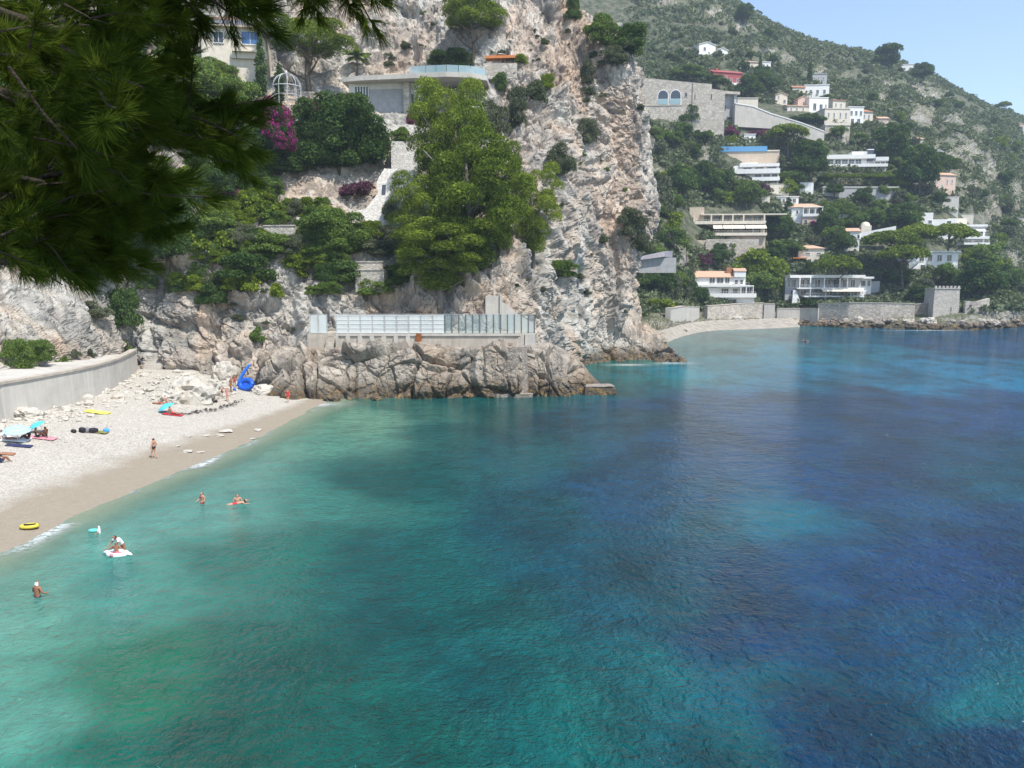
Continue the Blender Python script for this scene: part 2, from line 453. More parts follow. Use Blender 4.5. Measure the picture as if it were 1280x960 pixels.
NEAR = ['cliff']; FAR = ['hillside']
ORI = Vector((0, 0, CAM_Z))
def hit(u, v, which=None, far=3000):
    d = ray(u, v).normalized(); best = None
    for k in (which or BV):
        r = BV[k].ray_cast(ORI, d, far)
        if r[0] is not None and (best is None or r[3] < best[1]): best = (r[0], r[3], r[1])
    return (best[0], best[2]) if best else (None, None)
def drop(x, y, which, z=400):
    for k in which:
        r = BV[k].ray_cast(Vector((x, y, z)), Vector((0, 0, -1)), 1000)
        if r[0] is not None: return r[0]
    return None

# ---- beach and sea bed: one sheet, falling from the retaining wall under the water
SHORE = [(-60, -40), (-29, 20), (-27.2, 38), (-26.6, 46), (-25.4, 55), (-24.3, 64), (-23.2, 73), (-22.6, 84), (-21.5, 95), (-20, 120)]
SHORE = [(-33, -20), (-28.5, 20), (-27.2, 38), (-26.6, 46), (-25.4, 55), (-24.3, 64), (-23.2, 73), (-22.6, 84), (-21.5, 95), (-20, 120)]
def shore_x(y): return np.interp(y, [p[1] for p in SHORE], [p[0] for p in SHORE])
def beach_z(x, y):
    s = shore_x(y) - x
    z = np.where(s > 0, .085 * np.minimum(s, 8) + .135 * np.clip(s - 8, 0, 14) + .05 * np.maximum(s - 22, 0), .11 * s)
    return np.maximum(z, -3.5)
def build_beach():
    xs = np.concatenate([np.linspace(-66, -14, 200), np.linspace(-13, 0, 20)]); ys = np.linspace(8, 118, 260)
    X, Y = np.meshgrid(xs, ys)
    P = np.stack([X.ravel(), Y.ravel(), np.zeros(X.size)], 1)
    wob = fbm(P * .12, 3, 5).reshape(X.shape)
    Z = beach_z(X + wob * .9, Y)
    land = smooth01(shore_x(Y) - X, 6, 16)
    Z = Z + land * .10 * fbm(P * 1.3, 3, 9).reshape(X.shape) + .02 * fbm(P * .9, 2, 3).reshape(X.shape)
    t = NT('pebble_beach'); co = t.coord('Position')
    at_ = t.n('ShaderNodeAttribute', _attribute_name='wet')
    pb = t.vor(co, 9.5, 'F1', 'Color'); sp = t.n('ShaderNodeSeparateColor'); t.l(pb, sp.inputs[0])
    peb = t.ramp(sp.outputs[0], [(0, (.32, .29, .245)), (.5, (.44, .41, .355)), (1, (.54, .51, .45))])
    big = t.noise(co, .35, 5)
    peb = t.mix(t.math('MULTIPLY', t.val(big, .4, .7), .25), peb, (.40, .36, .29))
    wet = t.mix(t.noise(co, 3, 4), (.25, .21, .155), (.33, .285, .22))
    wob2 = t.math('ADD', at_.outputs['Fac'], t.math('MULTIPLY', t.math('SUBTRACT', t.noise(co, .45, 6, .65), .5), .8))
    c = t.mix(t.val(wob2, .28, .72), peb, wet)
    t.bump(t.math('ADD', t.vor(co, 9.5), t.math('MULTIPLY', t.noise(co, 2, 4), .6)), .6, .12)
    t.fin(c, .8, .25)
    G = np.stack([X, Y, Z], -1)
    o = surface('beach', G, t.m, smooth=True)
    a = o.data.attributes.new('wet', 'FLOAT', 'POINT')
    s = (shore_x(Y) - X).ravel()
    a.data.foreach_set('value', (1 - smooth01(s, .8, 10.5 - 5.0 * smooth01(Y.ravel(), 60, 90))).astype(np.float32))
    return o
build_beach()
def beach_pt(u, v):
    """point of the beach seen at u,v"""
    z = 1.0
    for _ in range(12):
        p = ground(u, v, z); z = .5 * z + .5 * max(0.0, float(beach_z(p.x, p.y)))
    return p

# ---- sea
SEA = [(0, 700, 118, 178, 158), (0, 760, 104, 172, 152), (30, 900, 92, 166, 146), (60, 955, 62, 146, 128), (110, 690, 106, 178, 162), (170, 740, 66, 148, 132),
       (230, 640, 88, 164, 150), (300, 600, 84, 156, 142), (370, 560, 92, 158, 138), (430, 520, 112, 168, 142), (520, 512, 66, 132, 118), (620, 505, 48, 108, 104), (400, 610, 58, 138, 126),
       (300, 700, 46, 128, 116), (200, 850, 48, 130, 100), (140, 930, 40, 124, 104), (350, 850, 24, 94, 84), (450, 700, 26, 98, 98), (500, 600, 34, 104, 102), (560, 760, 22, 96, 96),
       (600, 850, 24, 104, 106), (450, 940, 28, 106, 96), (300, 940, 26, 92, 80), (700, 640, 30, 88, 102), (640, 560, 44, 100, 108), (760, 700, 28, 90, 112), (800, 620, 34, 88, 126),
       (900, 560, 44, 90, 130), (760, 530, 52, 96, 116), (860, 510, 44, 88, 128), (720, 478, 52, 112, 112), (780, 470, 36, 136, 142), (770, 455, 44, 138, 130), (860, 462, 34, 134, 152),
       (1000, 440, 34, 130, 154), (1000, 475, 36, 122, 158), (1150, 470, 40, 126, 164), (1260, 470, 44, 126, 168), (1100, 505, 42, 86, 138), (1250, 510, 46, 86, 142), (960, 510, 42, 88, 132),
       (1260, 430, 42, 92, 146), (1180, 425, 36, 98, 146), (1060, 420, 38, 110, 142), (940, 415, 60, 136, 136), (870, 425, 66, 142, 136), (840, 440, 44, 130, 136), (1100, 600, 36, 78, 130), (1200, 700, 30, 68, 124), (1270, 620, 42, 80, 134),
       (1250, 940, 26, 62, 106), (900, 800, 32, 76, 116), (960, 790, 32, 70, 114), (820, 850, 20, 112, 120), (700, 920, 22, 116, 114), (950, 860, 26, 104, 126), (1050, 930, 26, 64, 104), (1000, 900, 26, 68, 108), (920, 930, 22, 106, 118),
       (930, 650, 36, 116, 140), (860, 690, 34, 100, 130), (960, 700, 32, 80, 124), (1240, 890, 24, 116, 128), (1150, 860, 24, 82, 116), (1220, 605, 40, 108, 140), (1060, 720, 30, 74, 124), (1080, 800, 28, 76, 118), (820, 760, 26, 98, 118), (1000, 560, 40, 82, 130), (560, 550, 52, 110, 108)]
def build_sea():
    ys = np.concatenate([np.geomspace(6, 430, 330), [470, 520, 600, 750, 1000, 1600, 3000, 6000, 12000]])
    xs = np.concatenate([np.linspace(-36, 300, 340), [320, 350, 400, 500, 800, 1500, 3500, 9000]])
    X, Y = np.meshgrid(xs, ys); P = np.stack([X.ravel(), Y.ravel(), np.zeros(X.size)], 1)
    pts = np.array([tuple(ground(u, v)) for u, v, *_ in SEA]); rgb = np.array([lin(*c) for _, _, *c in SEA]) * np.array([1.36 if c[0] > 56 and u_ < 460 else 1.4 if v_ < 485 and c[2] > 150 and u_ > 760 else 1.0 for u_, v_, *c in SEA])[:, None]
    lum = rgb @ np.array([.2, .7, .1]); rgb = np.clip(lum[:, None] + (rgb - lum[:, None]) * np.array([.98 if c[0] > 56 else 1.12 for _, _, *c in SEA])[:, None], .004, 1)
    # bottom cover: blend of spot colours with some sky reflection painted in, by bearing and log range
    q = lambda x, y: np.stack([np.arctan2(x, y) * 2.2, np.log(np.maximum(y, 1)) * 1.5], -1)
    jit = np.stack([fbm(P * .13, 5, 31), fbm(P * .13, 5, 47)], 1) * .16
    A = q(P[:, 0], P[:, 1]) + jit; B = q(pts[:, 0], pts[:, 1])
    num = np.zeros((len(P), 3)); den = np.zeros(len(P))
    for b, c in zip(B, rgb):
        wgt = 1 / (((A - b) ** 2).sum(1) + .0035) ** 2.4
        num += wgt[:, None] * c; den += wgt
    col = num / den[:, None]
    # sea-grass beds and sand hollows with edges of their own
    g = fbm(P * np.array([.11, .05, 1]), 5, 77)
    deep = smooth01(X.ravel() - shore_x(Y.ravel()), 10, 24)
    col *= (1 - deep * .30 * smooth01(g, .06, .30) + deep * .15 * smooth01(-g, .12, .3))[:, None]
    dep = -beach_z(P[:, 0] + fbm(P * .25, 3, 3) * .5, P[:, 1])
    alpha = smooth01(dep, -.03, .55)
    d = P[:, 0] - shore_x(P[:, 1])
    gs = lambda c, w_: np.exp(-((P[:, 1] - c) / w_) ** 2)
    run = .45 * (gs(44.0, 2.6) + gs(41.2, 1.5) + gs(62.5, 3.4) + gs(53.5, 1.5) * .7) - .12 + .5 * fbm(np.stack([P[:, 1] * .09, P[:, 0] * 0, P[:, 0] * 0], 1), 3, 91)
    foam = smooth01(run, -.08, .2) * np.exp(-((d - .3 - run * .5) / (.30 + .5 * np.clip(run, 0, 1))) ** 2) + .7 * smooth01(fbm(np.stack([P[:, 1] * .14, P[:, 0] * 0, P[:, 0] * 0], 1), 3, 191), .05, .25) * np.exp(-((d + .35) / .22) ** 2)
    fp = np.array(ground(398, 506, 0)); foam = np.maximum(foam, np.exp(-((P[:, 0] - fp[0]) / 2.6) ** 2 - ((P[:, 1] - fp[1]) / 2.0) ** 2))
    for fu, fv, fw in ((840, 454, 3), (1160, 413, 9), (785, 456, 3)):
        q_ = ground(fu, fv, 0); foam = np.maximum(foam, .75 * np.exp(-((P[:, 0] - q_.x) / fw) ** 2 - ((P[:, 1] - q_.y) / 1.3) ** 2))
    foam = np.maximum(foam, .55 * np.exp(-((d - .05) / .16) ** 2) * smooth01(fbm(np.stack([P[:, 1] * .3, P[:, 0] * 0, P[:, 0] * 0], 1), 3, 9), -.3, .2))
    V = P
    me = mesh_np('sea', V, grid_faces(len(ys), len(xs)), [], smooth=True)
    ca = me.attributes.new('bed', 'FLOAT_COLOR', 'POINT')
    ca.data.foreach_set('color', np.concatenate([col, np.ones((len(col), 1))], 1).astype(np.float32).ravel())
    for nm, arr in (('cover', alpha), ('foam', foam), ('deep', smooth01(d, 12, 32))):
        a = me.attributes.new(nm, 'FLOAT', 'POINT'); a.data.foreach_set('value', arr.astype(np.float32))
    t = NT('sea_water'); co = t.coord('Position')
    bed = t.n('ShaderNodeAttribute', _attribute_name='bed'); cov = t.n('ShaderNodeAttribute', _attribute_name='cover'); fo = t.n('ShaderNodeAttribute', _attribute_name='foam')
    wv = t.mapped(co, (.75, 1.15, 1), (0, 0, .3)); wv2 = t.mapped(co, (1.1, .8, 1), (0, 0, -.5))
    w1 = t.noise(wv, .45, 3, .6, .3); n2 = t.noise(wv2, 1.2, 4, .6, .3); w2 = t.math('SUBTRACT', 1.0, t.math('ABSOLUTE', t.math('MULTIPLY', t.math('SUBTRACT', n2, .5), 3.2))); w3 = t.noise(wv, 4.2, 4, .6, .1)
    c = t.mix(t.math('MULTIPLY', t.val(t.noise(co, .55, 8, .72, .4), .42, .70), .36), bed.outputs['Color'], (.002, .02, .022))
    c = t.mix(t.math('MULTIPLY', t.val(t.noise(co, 1.6, 6, .7, .3), .52, .72), .30), c, (.05, .30, .25))
    pt = t.noise(t.mapped(co, (1, .7, 1), (0, 0, .2)), .17, 9, .70, .5)
    dp = t.n('ShaderNodeAttribute', _attribute_name='deep')
    c = t.mix(t.math('MULTIPLY', t.val(pt, .47, .60), t.math('ADD', .14, t.math('MULTIPLY', dp.outputs['Fac'], .34))), c, (.001, .018, .030))
    c = t.mix(t.math('MULTIPLY', t.val(t.noise(co, .23, 7, .68, .4), .55, .68), .22), c, (.03, .26, .28))
    c = t.mix(.52, c, (0, .010, .012))
    fm = t.math('MULTIPLY', fo.outputs['Fac'], t.val(t.noise(co, 2.2, 6, .7), .34, .5))
    c = t.mix(fm, c, (.8, .82, .82))
    h = t.math('ADD', t.math('MULTIPLY', w1, .9), t.math('ADD', t.math('MULTIPLY', w2, .36), t.math('MULTIPLY', w3, .34)))
    t.bump(h, 1.0, .48)
    t.fin(c, .07, .26); t.b.inputs['IOR'].default_value = 1.33
    tr = t.n('ShaderNodeBsdfTransparent'); tr.inputs[0].default_value = (.84, .97, .92, 1)
    mx = t.n('ShaderNodeMixShader'); t.l(t.math('MAXIMUM', t.math('ADD', t.math('MULTIPLY', cov.outputs['Fac'], .92), .08), fm), mx.inputs[0])
    t.l(tr.outputs[0], mx.inputs[1]); t.l(t.b.outputs[0], mx.inputs[2]); t.l(mx.outputs[0], t.out.inputs[0])
    me.materials.append(t.m)
    return tag(obj('sea', me), kind='structure')
build_sea()
# sea bed under all of it
tag(MB().box(-600, 9000, -200, 12000, -7, -6).build('sea_bed', m_paint('sand_bed', (.12, .16, .15))), kind='structure')

# ---- the cliff with its terraces, from the slope above the retaining wall to the great bluff
CLIFF = [
 (-110, [(530, 66), (470, 71), (425, 74), (375, 80), (320, 88), (250, 98), (170, 110), (90, 124), (0, 138), (-120, 155)]),
 (0, [(515, 73), (466, 77), (425, 80), (375, 87), (320, 96), (250, 106), (170, 118), (90, 132), (0, 146), (-120, 164)]),
 (75, [(495, 84), (459, 87), (430, 89), (395, 94), (340, 101), (260, 110), (180, 122), (95, 138), (0, 152), (-120, 170)]),
 (130, [(475, 96), (448, 98), (425, 100), (388, 103), (330, 108), (260, 116), (180, 129), (95, 145), (0, 158), (-120, 175)]),
 (160, [(475, 106), (450, 107), (415, 108), (375, 109), (320, 111), (260, 118), (180, 132), (95, 149), (0, 163), (-120, 178)]),
 (200, [(490, 105.5), (460, 106.5), (415, 107.5), (365, 108.5), (318, 111), (260, 119), (185, 133), (97, 151), (0, 165), (-120, 180)]),
 (240, [(500, 103), (470, 104), (420, 106), (370, 108), (318, 111), (262, 120), (190, 133), (102, 152), (0, 166), (-120, 182)]),
 (290, [(510, 100), (486, 101.5), (430, 105), (380, 107.5), (325, 112), (265, 121), (197, 134), (112, 153), (20, 169), (-120, 184)]),
 (340, [(508, 98), (490, 99.5), (430, 104.5), (380, 108), (330, 113), (270, 122), (205, 134), (125, 151), (50, 170), (-120, 186)]),
 (395, [(480, 105), (445, 107), (408, 108.5), (375, 110), (335, 114), (275, 122), (215, 132), (138, 148), (80, 168), (-120, 187)]),
 (460, [(480, 107), (445, 109), (402, 109.5), (370, 111), (335, 116), (280, 124), (220, 133), (150, 147), (95, 167), (-120, 187)]),
 (530, [(480, 107), (445, 109), (398, 109.5), (368, 111), (335, 117), (280, 125), (220, 134), (150, 148), (88, 167), (-120, 188)]),
 (590, [(480, 107), (440, 109), (398, 110), (365, 112), (330, 118), (275, 127), (215, 137), (140, 149), (80, 163), (-120, 186)]),
 (640, [(485, 109), (440, 111), (402, 112), (365, 115), (325, 121), (270, 130), (210, 140), (140, 150), (70, 160), (-100, 182)]),
 (690, [(485, 121), (448, 123), (412, 124), (370, 126), (320, 131), (260, 138), (200, 146), (130, 155), (60, 164), (-60, 178)]),
 (738, [(480, 138), (453, 141), (420, 143), (380, 146), (320, 149), (255, 152), (190, 156), (120, 161), (45, 168), (700, -12, 182)]),
 (785, [(475, 141), (456, 143), (428, 147), (385, 150), (320, 153), (255, 156), (190, 159), (130, 162), (75, 167), (760, 40, 186)]),
 (812, [(832, 475, 142), (838, 453, 144), (828, 430, 149), (800, 385, 155), (800, 320, 158), (822, 275, 160), (818, 200, 162), (814, 140, 164), (806, 93, 168), (800, 80, 190)]),
 (825, [(848, 474, 146), (850, 452, 149), (834, 428, 156), (806, 383, 168), (806, 318, 172), (828, 275, 174), (822, 200, 176), (818, 140, 178), (811, 100, 181), (803, 88, 206)]),
 (830, [(800, 470, 190), (800, 450, 194), (800, 426, 198), (780, 380, 205), (780, 318, 208), (790, 275, 210), (790, 200, 212), (790, 140, 214), (790, 100, 216), (790, 86, 225)]),
]
def sum_warm(u, v):
    w_ = 0
    for a_, b_, ru, rv in ((778, 190, 36, 95), (770, 285, 26, 60), (700, 60, 40, 50), (500, 75, 50, 30), (665, 45, 30, 40), (400, 240, 50, 26), (610, 395, 30, 25), (345, 450, 40, 18)):
        w_ = np.maximum(w_, np.exp(-((u - a_) / ru) ** 2 - ((v - b_) / rv) ** 2))
    return w_
CLIFF = [(u, [((e[0] - 12, *e[1:]) if len(e) == 3 and u >= 812 and e[1] < 400 and e[1] > 60 else e) for e in col]) for u, col in CLIFF]
def build_cliff():
    nr, nc = 560, 760
    G = patch(CLIFF, nr, nc, .75); N = grid_normals(G)
    P = G.reshape(-1, 3).copy()
    u, v = project(P)
    warp = np.stack([fbm(P * .05, 3, 1), fbm(P * .05, 3, 2), fbm(P * .05, 3, 3)], 1)
    Q = P + warp * 7
    D = 2.7 * blocks(Q, (.055, .055, .030), 3, .9) + 1.7 * blocks(Q, (.13, .13, .075), 5, .9)
    D = soften(D.reshape(nr, nc), 4).ravel() + .9 * blocks(Q, (.30, .30, .19), 7, .9)
    D = soften(D.reshape(nr, nc), 1).ravel() + .5 * blocks(Q, (.75, .75, .45), 9, .9) + .22 * fbm(P * 1.4, 3, 11) + 1.2 * fbm(P * .09, 3, 21)
    # the terraced garden is soil, gentler than the bare bluff
    soil = smooth01(335 - v, 0, 30) * smooth01(640 - u, 0, 60) * smooth01(v - 95, 0, 20)
    left = smooth01(165 - u, 0, 40)
    D = D * (1 - .62 * soil) * (1 - .55 * left)
    D = D * (.35 + .65 * smooth01(P[:, 2], -2, 4))
    warm = sum_warm(u, v)
    D = D * (1 - .35 * warm) + .20 * blocks(Q, (1.7, 1.7, 1.2), 41, .9)
    J = np.stack([fbm(P * .8, 2, 71), fbm(P * .8, 2, 72), fbm(P * .8, 2, 73)], 1) * .35
    G2 = (P + N.reshape(-1, 3) * D[:, None] + J * (P[:, 2] > 1)[:, None]).reshape(nr, nc, 3)
    o = surface('cliff', G2, M['cliff'])
    a = o.data.attributes.new('warm', 'FLOAT', 'POINT'); a.data.foreach_set('value', warm.astype(np.float32))
    return o
build_cliff()

# ---- the low rocks carrying the bathing terrace
HEAD = [
 (325, [(512, 97), (500, 97.5), (480, 98.5), (462, 100), (452, 102), (440, 106), (434, 112)]),
 (350, [(514, 94.5), (500, 95.5), (478, 97.5), (458, 99.5), (446, 102), (436, 106), (430, 112)]),
 (385, [(514, 93.5), (501, 94.5), (480, 96.5), (455, 99.5), (440, 102), (434, 104), (432, 110)]),
 (412, [(514, 94), (502, 95), (475, 97.5), (448, 100), (437, 101.5), (433, 104), (432, 110)]),
 (450, [(514, 95), (502, 96), (475, 98), (450, 99.5), (437, 100.8), (433, 104), (432, 110)]),
 (500, [(514, 95.5), (503, 96.5), (475, 98), (452, 99.2), (438, 100.5), (433, 104), (432, 110)]),
 (560, [(512, 96), (501, 97), (472, 98), (448, 99.2), (436, 100.5), (433, 104), (432, 110)]),
 (610, [(510, 97), (499, 98), (468, 99), (446, 99.6), (435, 100.5), (433, 104), (432, 110)]),
 (650, [(508, 97.5), (497, 98.6), (468, 99.5), (444, 100.5), (436, 101.5), (430, 104), (429, 112)]),
 (690, [(508, 98), (497, 98.8), (470, 100), (448, 101.5), (436, 103), (430, 106), (436, 118)]),
 (722, [(508, 98.5), (497, 99.3), (478, 100.5), (462, 102), (452, 104), (450, 108), (462, 122)]),
 (748, [(508, 99), (497, 99.8), (488, 101), (480, 102.5), (476, 104.5), (478, 108), (486, 120)]),
 (768, [(508, 101), (499, 102), (497, 103), (496, 104), (495, 105.5), (496, 108), (500, 118)]),
]
def build_head():
    nr, nc = 190, 460
    G = patch(HEAD, nr, nc); N = grid_normals(G)
    P = G.reshape(-1, 3).copy(); u, v = project(P)
    Q = P + np.stack([fbm(P * .12, 3, 1), fbm(P * .12, 3, 2), fbm(P * .12, 3, 3)], 1) * 2.2
    D = 1.7 * blocks(Q, (.15, .15, .10), 13, 1.0) + .75 * blocks(Q, (.34, .34, .24), 15, .9) + .24 * blocks(Q, (.9, .9, .7), 17, .9) + .16 * fbm(P * 2.5, 3, 18)
    r = np.repeat(np.linspace(0, 1, nr), nc)
    D *= 1 - .92 * smooth01(r, .70, .80)
    G2 = (P + N.reshape(-1, 3) * D[:, None]).reshape(nr, nc, 3)
    return surface('shore_rocks', G2, M['shore_rock'])
build_head()

# ---- the far hillside, falling to the next bay and its headland
HILL = [
 (680, [(430, 190), (425, 200), (400, 225), (370, 245), (330, 265), (280, 290), (220, 320), (160, 355), (110, 410), (40, 490), (-120, 600), (-130, 700)]),
 (790, [(438, 178), (428, 190), (400, 222), (370, 245), (330, 265), (280, 290), (220, 320), (160, 355), (110, 410), (45, 490), (-90, 600), (-95, 700)]),
 (830, [(432, 192), (421, 203), (396, 228), (372, 246), (330, 266), (280, 290), (220, 320), (160, 355), (110, 410), (50, 490), (-50, 595), (-55, 700)]),
 (870, [(419, 236), (409, 245), (393, 262), (376, 272), (335, 290), (285, 312), (220, 340), (160, 370), (110, 420), (60, 480), (-20, 585), (-24, 700)]),
 (920, [(414, 258), (405, 266), (393, 275), (379, 280), (340, 298), (290, 318), (225, 345), (165, 375), (115, 430), (65, 490), (10, 580), (5, 700)]),
 (970, [(411, 268), (401, 276), (389, 284), (377, 288), (340, 302), (290, 322), (225, 350), (165, 385), (120, 440), (80, 500), (38, 580), (33, 700)]),
 (1010, [(411, 266), (403, 274), (387, 282), (376, 287), (340, 303), (290, 325), (225, 355), (165, 392), (125, 445), (90, 510), (55, 590), (51, 700)]),
 (1060, [(415, 254), (406, 262), (387, 276), (374, 285), (340, 303), (290, 325), (225, 360), (165, 400), (130, 450), (95, 520), (68, 600), (63, 710)]),
 (1110, [(417, 248), (407, 255), (390, 270), (374, 282), (340, 300), (290, 326), (225, 365), (165, 410), (135, 460), (105, 530), (80, 610), (75, 720)]),
 (1160, [(418, 244), (408, 250), (391, 264), (375, 280), (340, 302), (290, 332), (230, 372), (180, 420), (150, 470), (120, 540), (99, 620), (94, 730)]),
 (1210, [(418, 244), (408, 249), (389, 258), (377, 272), (340, 310), (295, 345), (240, 390), (190, 440), (162, 490), (142, 560), (126, 630), (120, 740)]),
 (1245, [(417, 248), (406, 253), (386, 258), (375, 266), (362, 300), (320, 365), (255, 410), (208, 460), (178, 510), (160, 570), (142, 640), (136, 740)]),
 (1268, [(416, 256), (406, 262), (388, 265), (379, 272), (368, 310), (330, 380), (262, 430), (216, 480), (186, 530), (168, 580), (152, 650), (146, 750)]),
 (1279, [(414, 275), (404, 285), (396, 290), (388, 300), (376, 330), (340, 400), (270, 450), (222, 495), (192, 540), (173, 590), (156, 655), (150, 750)]),
 (1300, [(405, 330), (396, 350), (390, 385), (384, 425), (370, 440), (325, 460), (275, 485), (228, 515), (198, 555), (178, 600), (160, 660), (154, 760)]),
 (1380, [(394, 390), (390, 410), (386, 425), (379, 445), (350, 460), (310, 485), (270, 510), (235, 545), (205, 580), (190, 625), (178, 680), (172, 780)]),
 (1480, [(396, 390), (390, 410), (386, 425), (379, 445), (350, 460), (315, 485), (280, 510), (250, 545), (225, 580), (210, 625), (200, 680), (194, 780)]),
]
# bare limestone on the hillside: u, v, radius u, radius v
BARE = [(1150, 142, 22, 20), (1212, 190, 24, 34), (1170, 185, 13, 30), (1240, 260, 16, 28), (1105, 120, 18, 9), (1060, 95, 18, 8), (832, 388, 30, 24), (850, 404, 44, 9), (905, 404, 70, 5), (1250, 392, 30, 14), (892, 15, 22, 18), (925, 33, 25, 8), (835, 0, 40, 10), (1165, 120, 28, 16), (1150, 108, 20, 10), (1160, 150, 16, 20), (1192, 200, 22, 40), (1190, 150, 30, 14), (985, 75, 18, 10), (960, 65, 20, 8), (1025, 88, 16, 14),
        (1235, 210, 24, 34), (1262, 325, 22, 20), (884, 195, 10, 18), (820, 215, 14, 18), (810, 250, 10, 10), (1110, 105, 24, 8), (830, 345, 22, 28), (1270, 240, 14, 40), (850, 330, 14, 30), (1213, 235, 20, 20), (985, 330, 8, 8), (1225, 165, 16, 12)]
def bare_amt(u, v):
    b = np.zeros(np.shape(u))
    for cu, cv, ru, rv in BARE: b = np.maximum(b, np.exp(-(((u - cu) / ru) ** 2 + ((v - cv) / rv) ** 2) * 1.15))
    return b
def build_hill():
    nr, nc = 330, 420
    G = patch(HILL, nr, nc); N = grid_normals(G); P = G.reshape(-1, 3).copy(); u, v = project(P)
    Q = P + np.stack([fbm(P * .03, 3, 1), fbm(P * .03, 3, 2), fbm(P * .03, 3, 3)], 1) * 10
    b = bare_amt(u, v)
    D = 3.5 * fbm(P * .02, 4, 61) + (.5 + 2.2 * b) * blocks(Q, (.05, .05, .03), 23, .9) + (.4 + 1.2 * b) * blocks(Q, (.13, .13, .09), 25, .8) + .4 * fbm(P * .4, 3, 27)
    shore = smooth01(P[:, 2], 0, 9)
    Ds = .9 * blocks(P + 1.5 * fbm(P * .2, 2, 4)[:, None], (.22, .22, .22), 29, 1.0) + .5 * blocks(P, (.6, .6, .6), 33, .9)
    D = D * shore * .8 + Ds * (1 - shore)
    built = smooth01(u, 825, 850) * smooth01(1240 - u, 0, 20) * smooth01(v, 200, 230)
    D *= 1 - .45 * built * shore
    G2 = (P + N.reshape(-1, 3) * D[:, None]).reshape(nr, nc, 3)
    o = surface('hillside', G2, M['hill'])
    a = o.data.attributes.new('bare', 'FLOAT', 'POINT'); lo = 1 - smooth01(P[:, 2], 3, 8)
    a.data.foreach_set('value', np.maximum(b, lo).astype(np.float32))
    t = M['hill'].node_tree
    return o
build_hill()
def hill_bare_material():
    m = M['hill']; t = m.node_tree; b = t.nodes['Principled BSDF']
    src = b.inputs['Base Color'].links[0].from_socket
    a = t.nodes.new('ShaderNodeAttribute'); a.attribute_name = 'bare'
    mx = t.nodes.new('ShaderNodeMix'); mx.data_type = 'RGBA'
    n = t.nodes.new('ShaderNodeTexNoise'); n.inputs['Scale'].default_value = .35; n.inputs['Detail'].default_value = 6
    g = t.nodes.new('ShaderNodeNewGeometry'); t.links.new(g.outputs['Position'], n.inputs['Vector'])
    soil = t.nodes.new('ShaderNodeValToRGB'); soil.color_ramp.elements[0].position = .35; soil.color_ramp.elements[1].position = .65
    soil.color_ramp.elements[0].color = (.042, .055, .030, 1); soil.color_ramp.elements[1].color = (.13, .13, .09, 1)
    t.links.new(n.outputs['Fac'], soil.inputs[0])
    t.links.new(a.outputs['Fac'], mx.inputs[0]); t.links.new(soil.outputs[0], mx.inputs[6]); t.links.new(src, mx.inputs[7])
    t.links.new(mx.outputs[2], b.inputs['Base Color'])
hill_bare_material()
def build_far_beach():
    us = [806, 818, 830, 843, 858, 876, 900, 930, 955, 980, 1000]
    lo = [440, 436, 431, 425, 420, 416, 413.5, 412.5, 411.5, 410.5, 409]
    A = [ground(u, v, -.15) for u, v in zip(us, lo)]
    B = [p + Vector((p.x / p.y * 13, 15, 2.5)) for p in A]
    a = np.array([tuple(p) for p in A]); b = np.array([tuple(p) for p in B]); n = 14
    G = np.stack([a + (b - a) * t for t in np.linspace(0, 1, n)], 0); G = np.stack([catmull(g, 90) for g in G], 0)
    P = G.reshape(-1, 3); P[:, 2] += .18 * fbm(P * .8, 3, 2) + .1
    surface('far_beach', P.reshape(n, 90, 3), M['pebbly'], smooth=True, bvh=False)
build_far_beach()
# the lookout the photographer stands on, and the ground the near pine grows from
def build_lookout():
    xs = np.linspace(-16, 5, 40); ys = np.linspace(-12, 2.0, 30); X, Y = np.meshgrid(xs, ys)
    P = np.stack([X.ravel(), Y.ravel(), X.ravel() * 0], 1)
    Z = 12.2 + .15 * fbm(P * .5, 3, 2).reshape(X.shape)
    Z[-1, :] = -1
    return surface('lookout_ground', np.stack([X, Y, Z], -1), M['cliff'], bvh=False)
build_lookout()
# ------------------------------------------------------------------ plants
def unit(n, rng):
    d = rng.normal(size=(n, 3)); return d / np.linalg.norm(d, axis=1, keepdims=True)
def leaf_mesh(name, lobes, n, size, mat, seed=0, fill=.35, flat=.55, aspect=1.0, up=.15):
    """many small leaf-clump faces through a set of lobes: (cx,cy,cz, rx,ry,rz)"""
    rng = np.random.default_rng(seed); L = np.array(lobes, float)
    area = (L[:, 3] * L[:, 4] + L[:, 3] * L[:, 5] + L[:, 4] * L[:, 5]); k = rng.choice(len(L), n, p=area / area.sum())
    d = unit(n, rng); d[:, 2] = np.where(d[:, 2] < -.6, -d[:, 2], d[:, 2])
    d[:, 2] += up; d /= np.linalg.norm(d, axis=1, keepdims=True)
    r = 1 - fill * rng.random(n) ** 1.6 + .10 * rng.normal(size=n)
    P = L[k, :3] + L[k, 3:] * d * r[:, None]
    N = d / L[k, 3:]; N /= np.linalg.norm(N, axis=1, keepdims=True); N = N * flat + unit(n, rng) * (1 - flat) * 1.2
    N /= np.linalg.norm(N, axis=1, keepdims=True)
    T = np.cross(N, unit(n, rng)); T /= np.linalg.norm(T, axis=1, keepdims=True) + 1e-9; B = np.cross(N, T)
    s = size * (.55 + .9 * rng.random(n))[:, None]
    j = lambda: 1 + .35 * rng.normal(size=(n, 1))
    a = aspect
    V = np.stack([P - T * s * a * j(), P - B * s * j() / a + N * s * .3, P + T * s * a * j(), P + B * s * j() / a - N * s * .2], 1).reshape(-1, 3)
    F = np.arange(4 * n).reshape(n, 4)
    return mesh_np(name, V, F, mat)
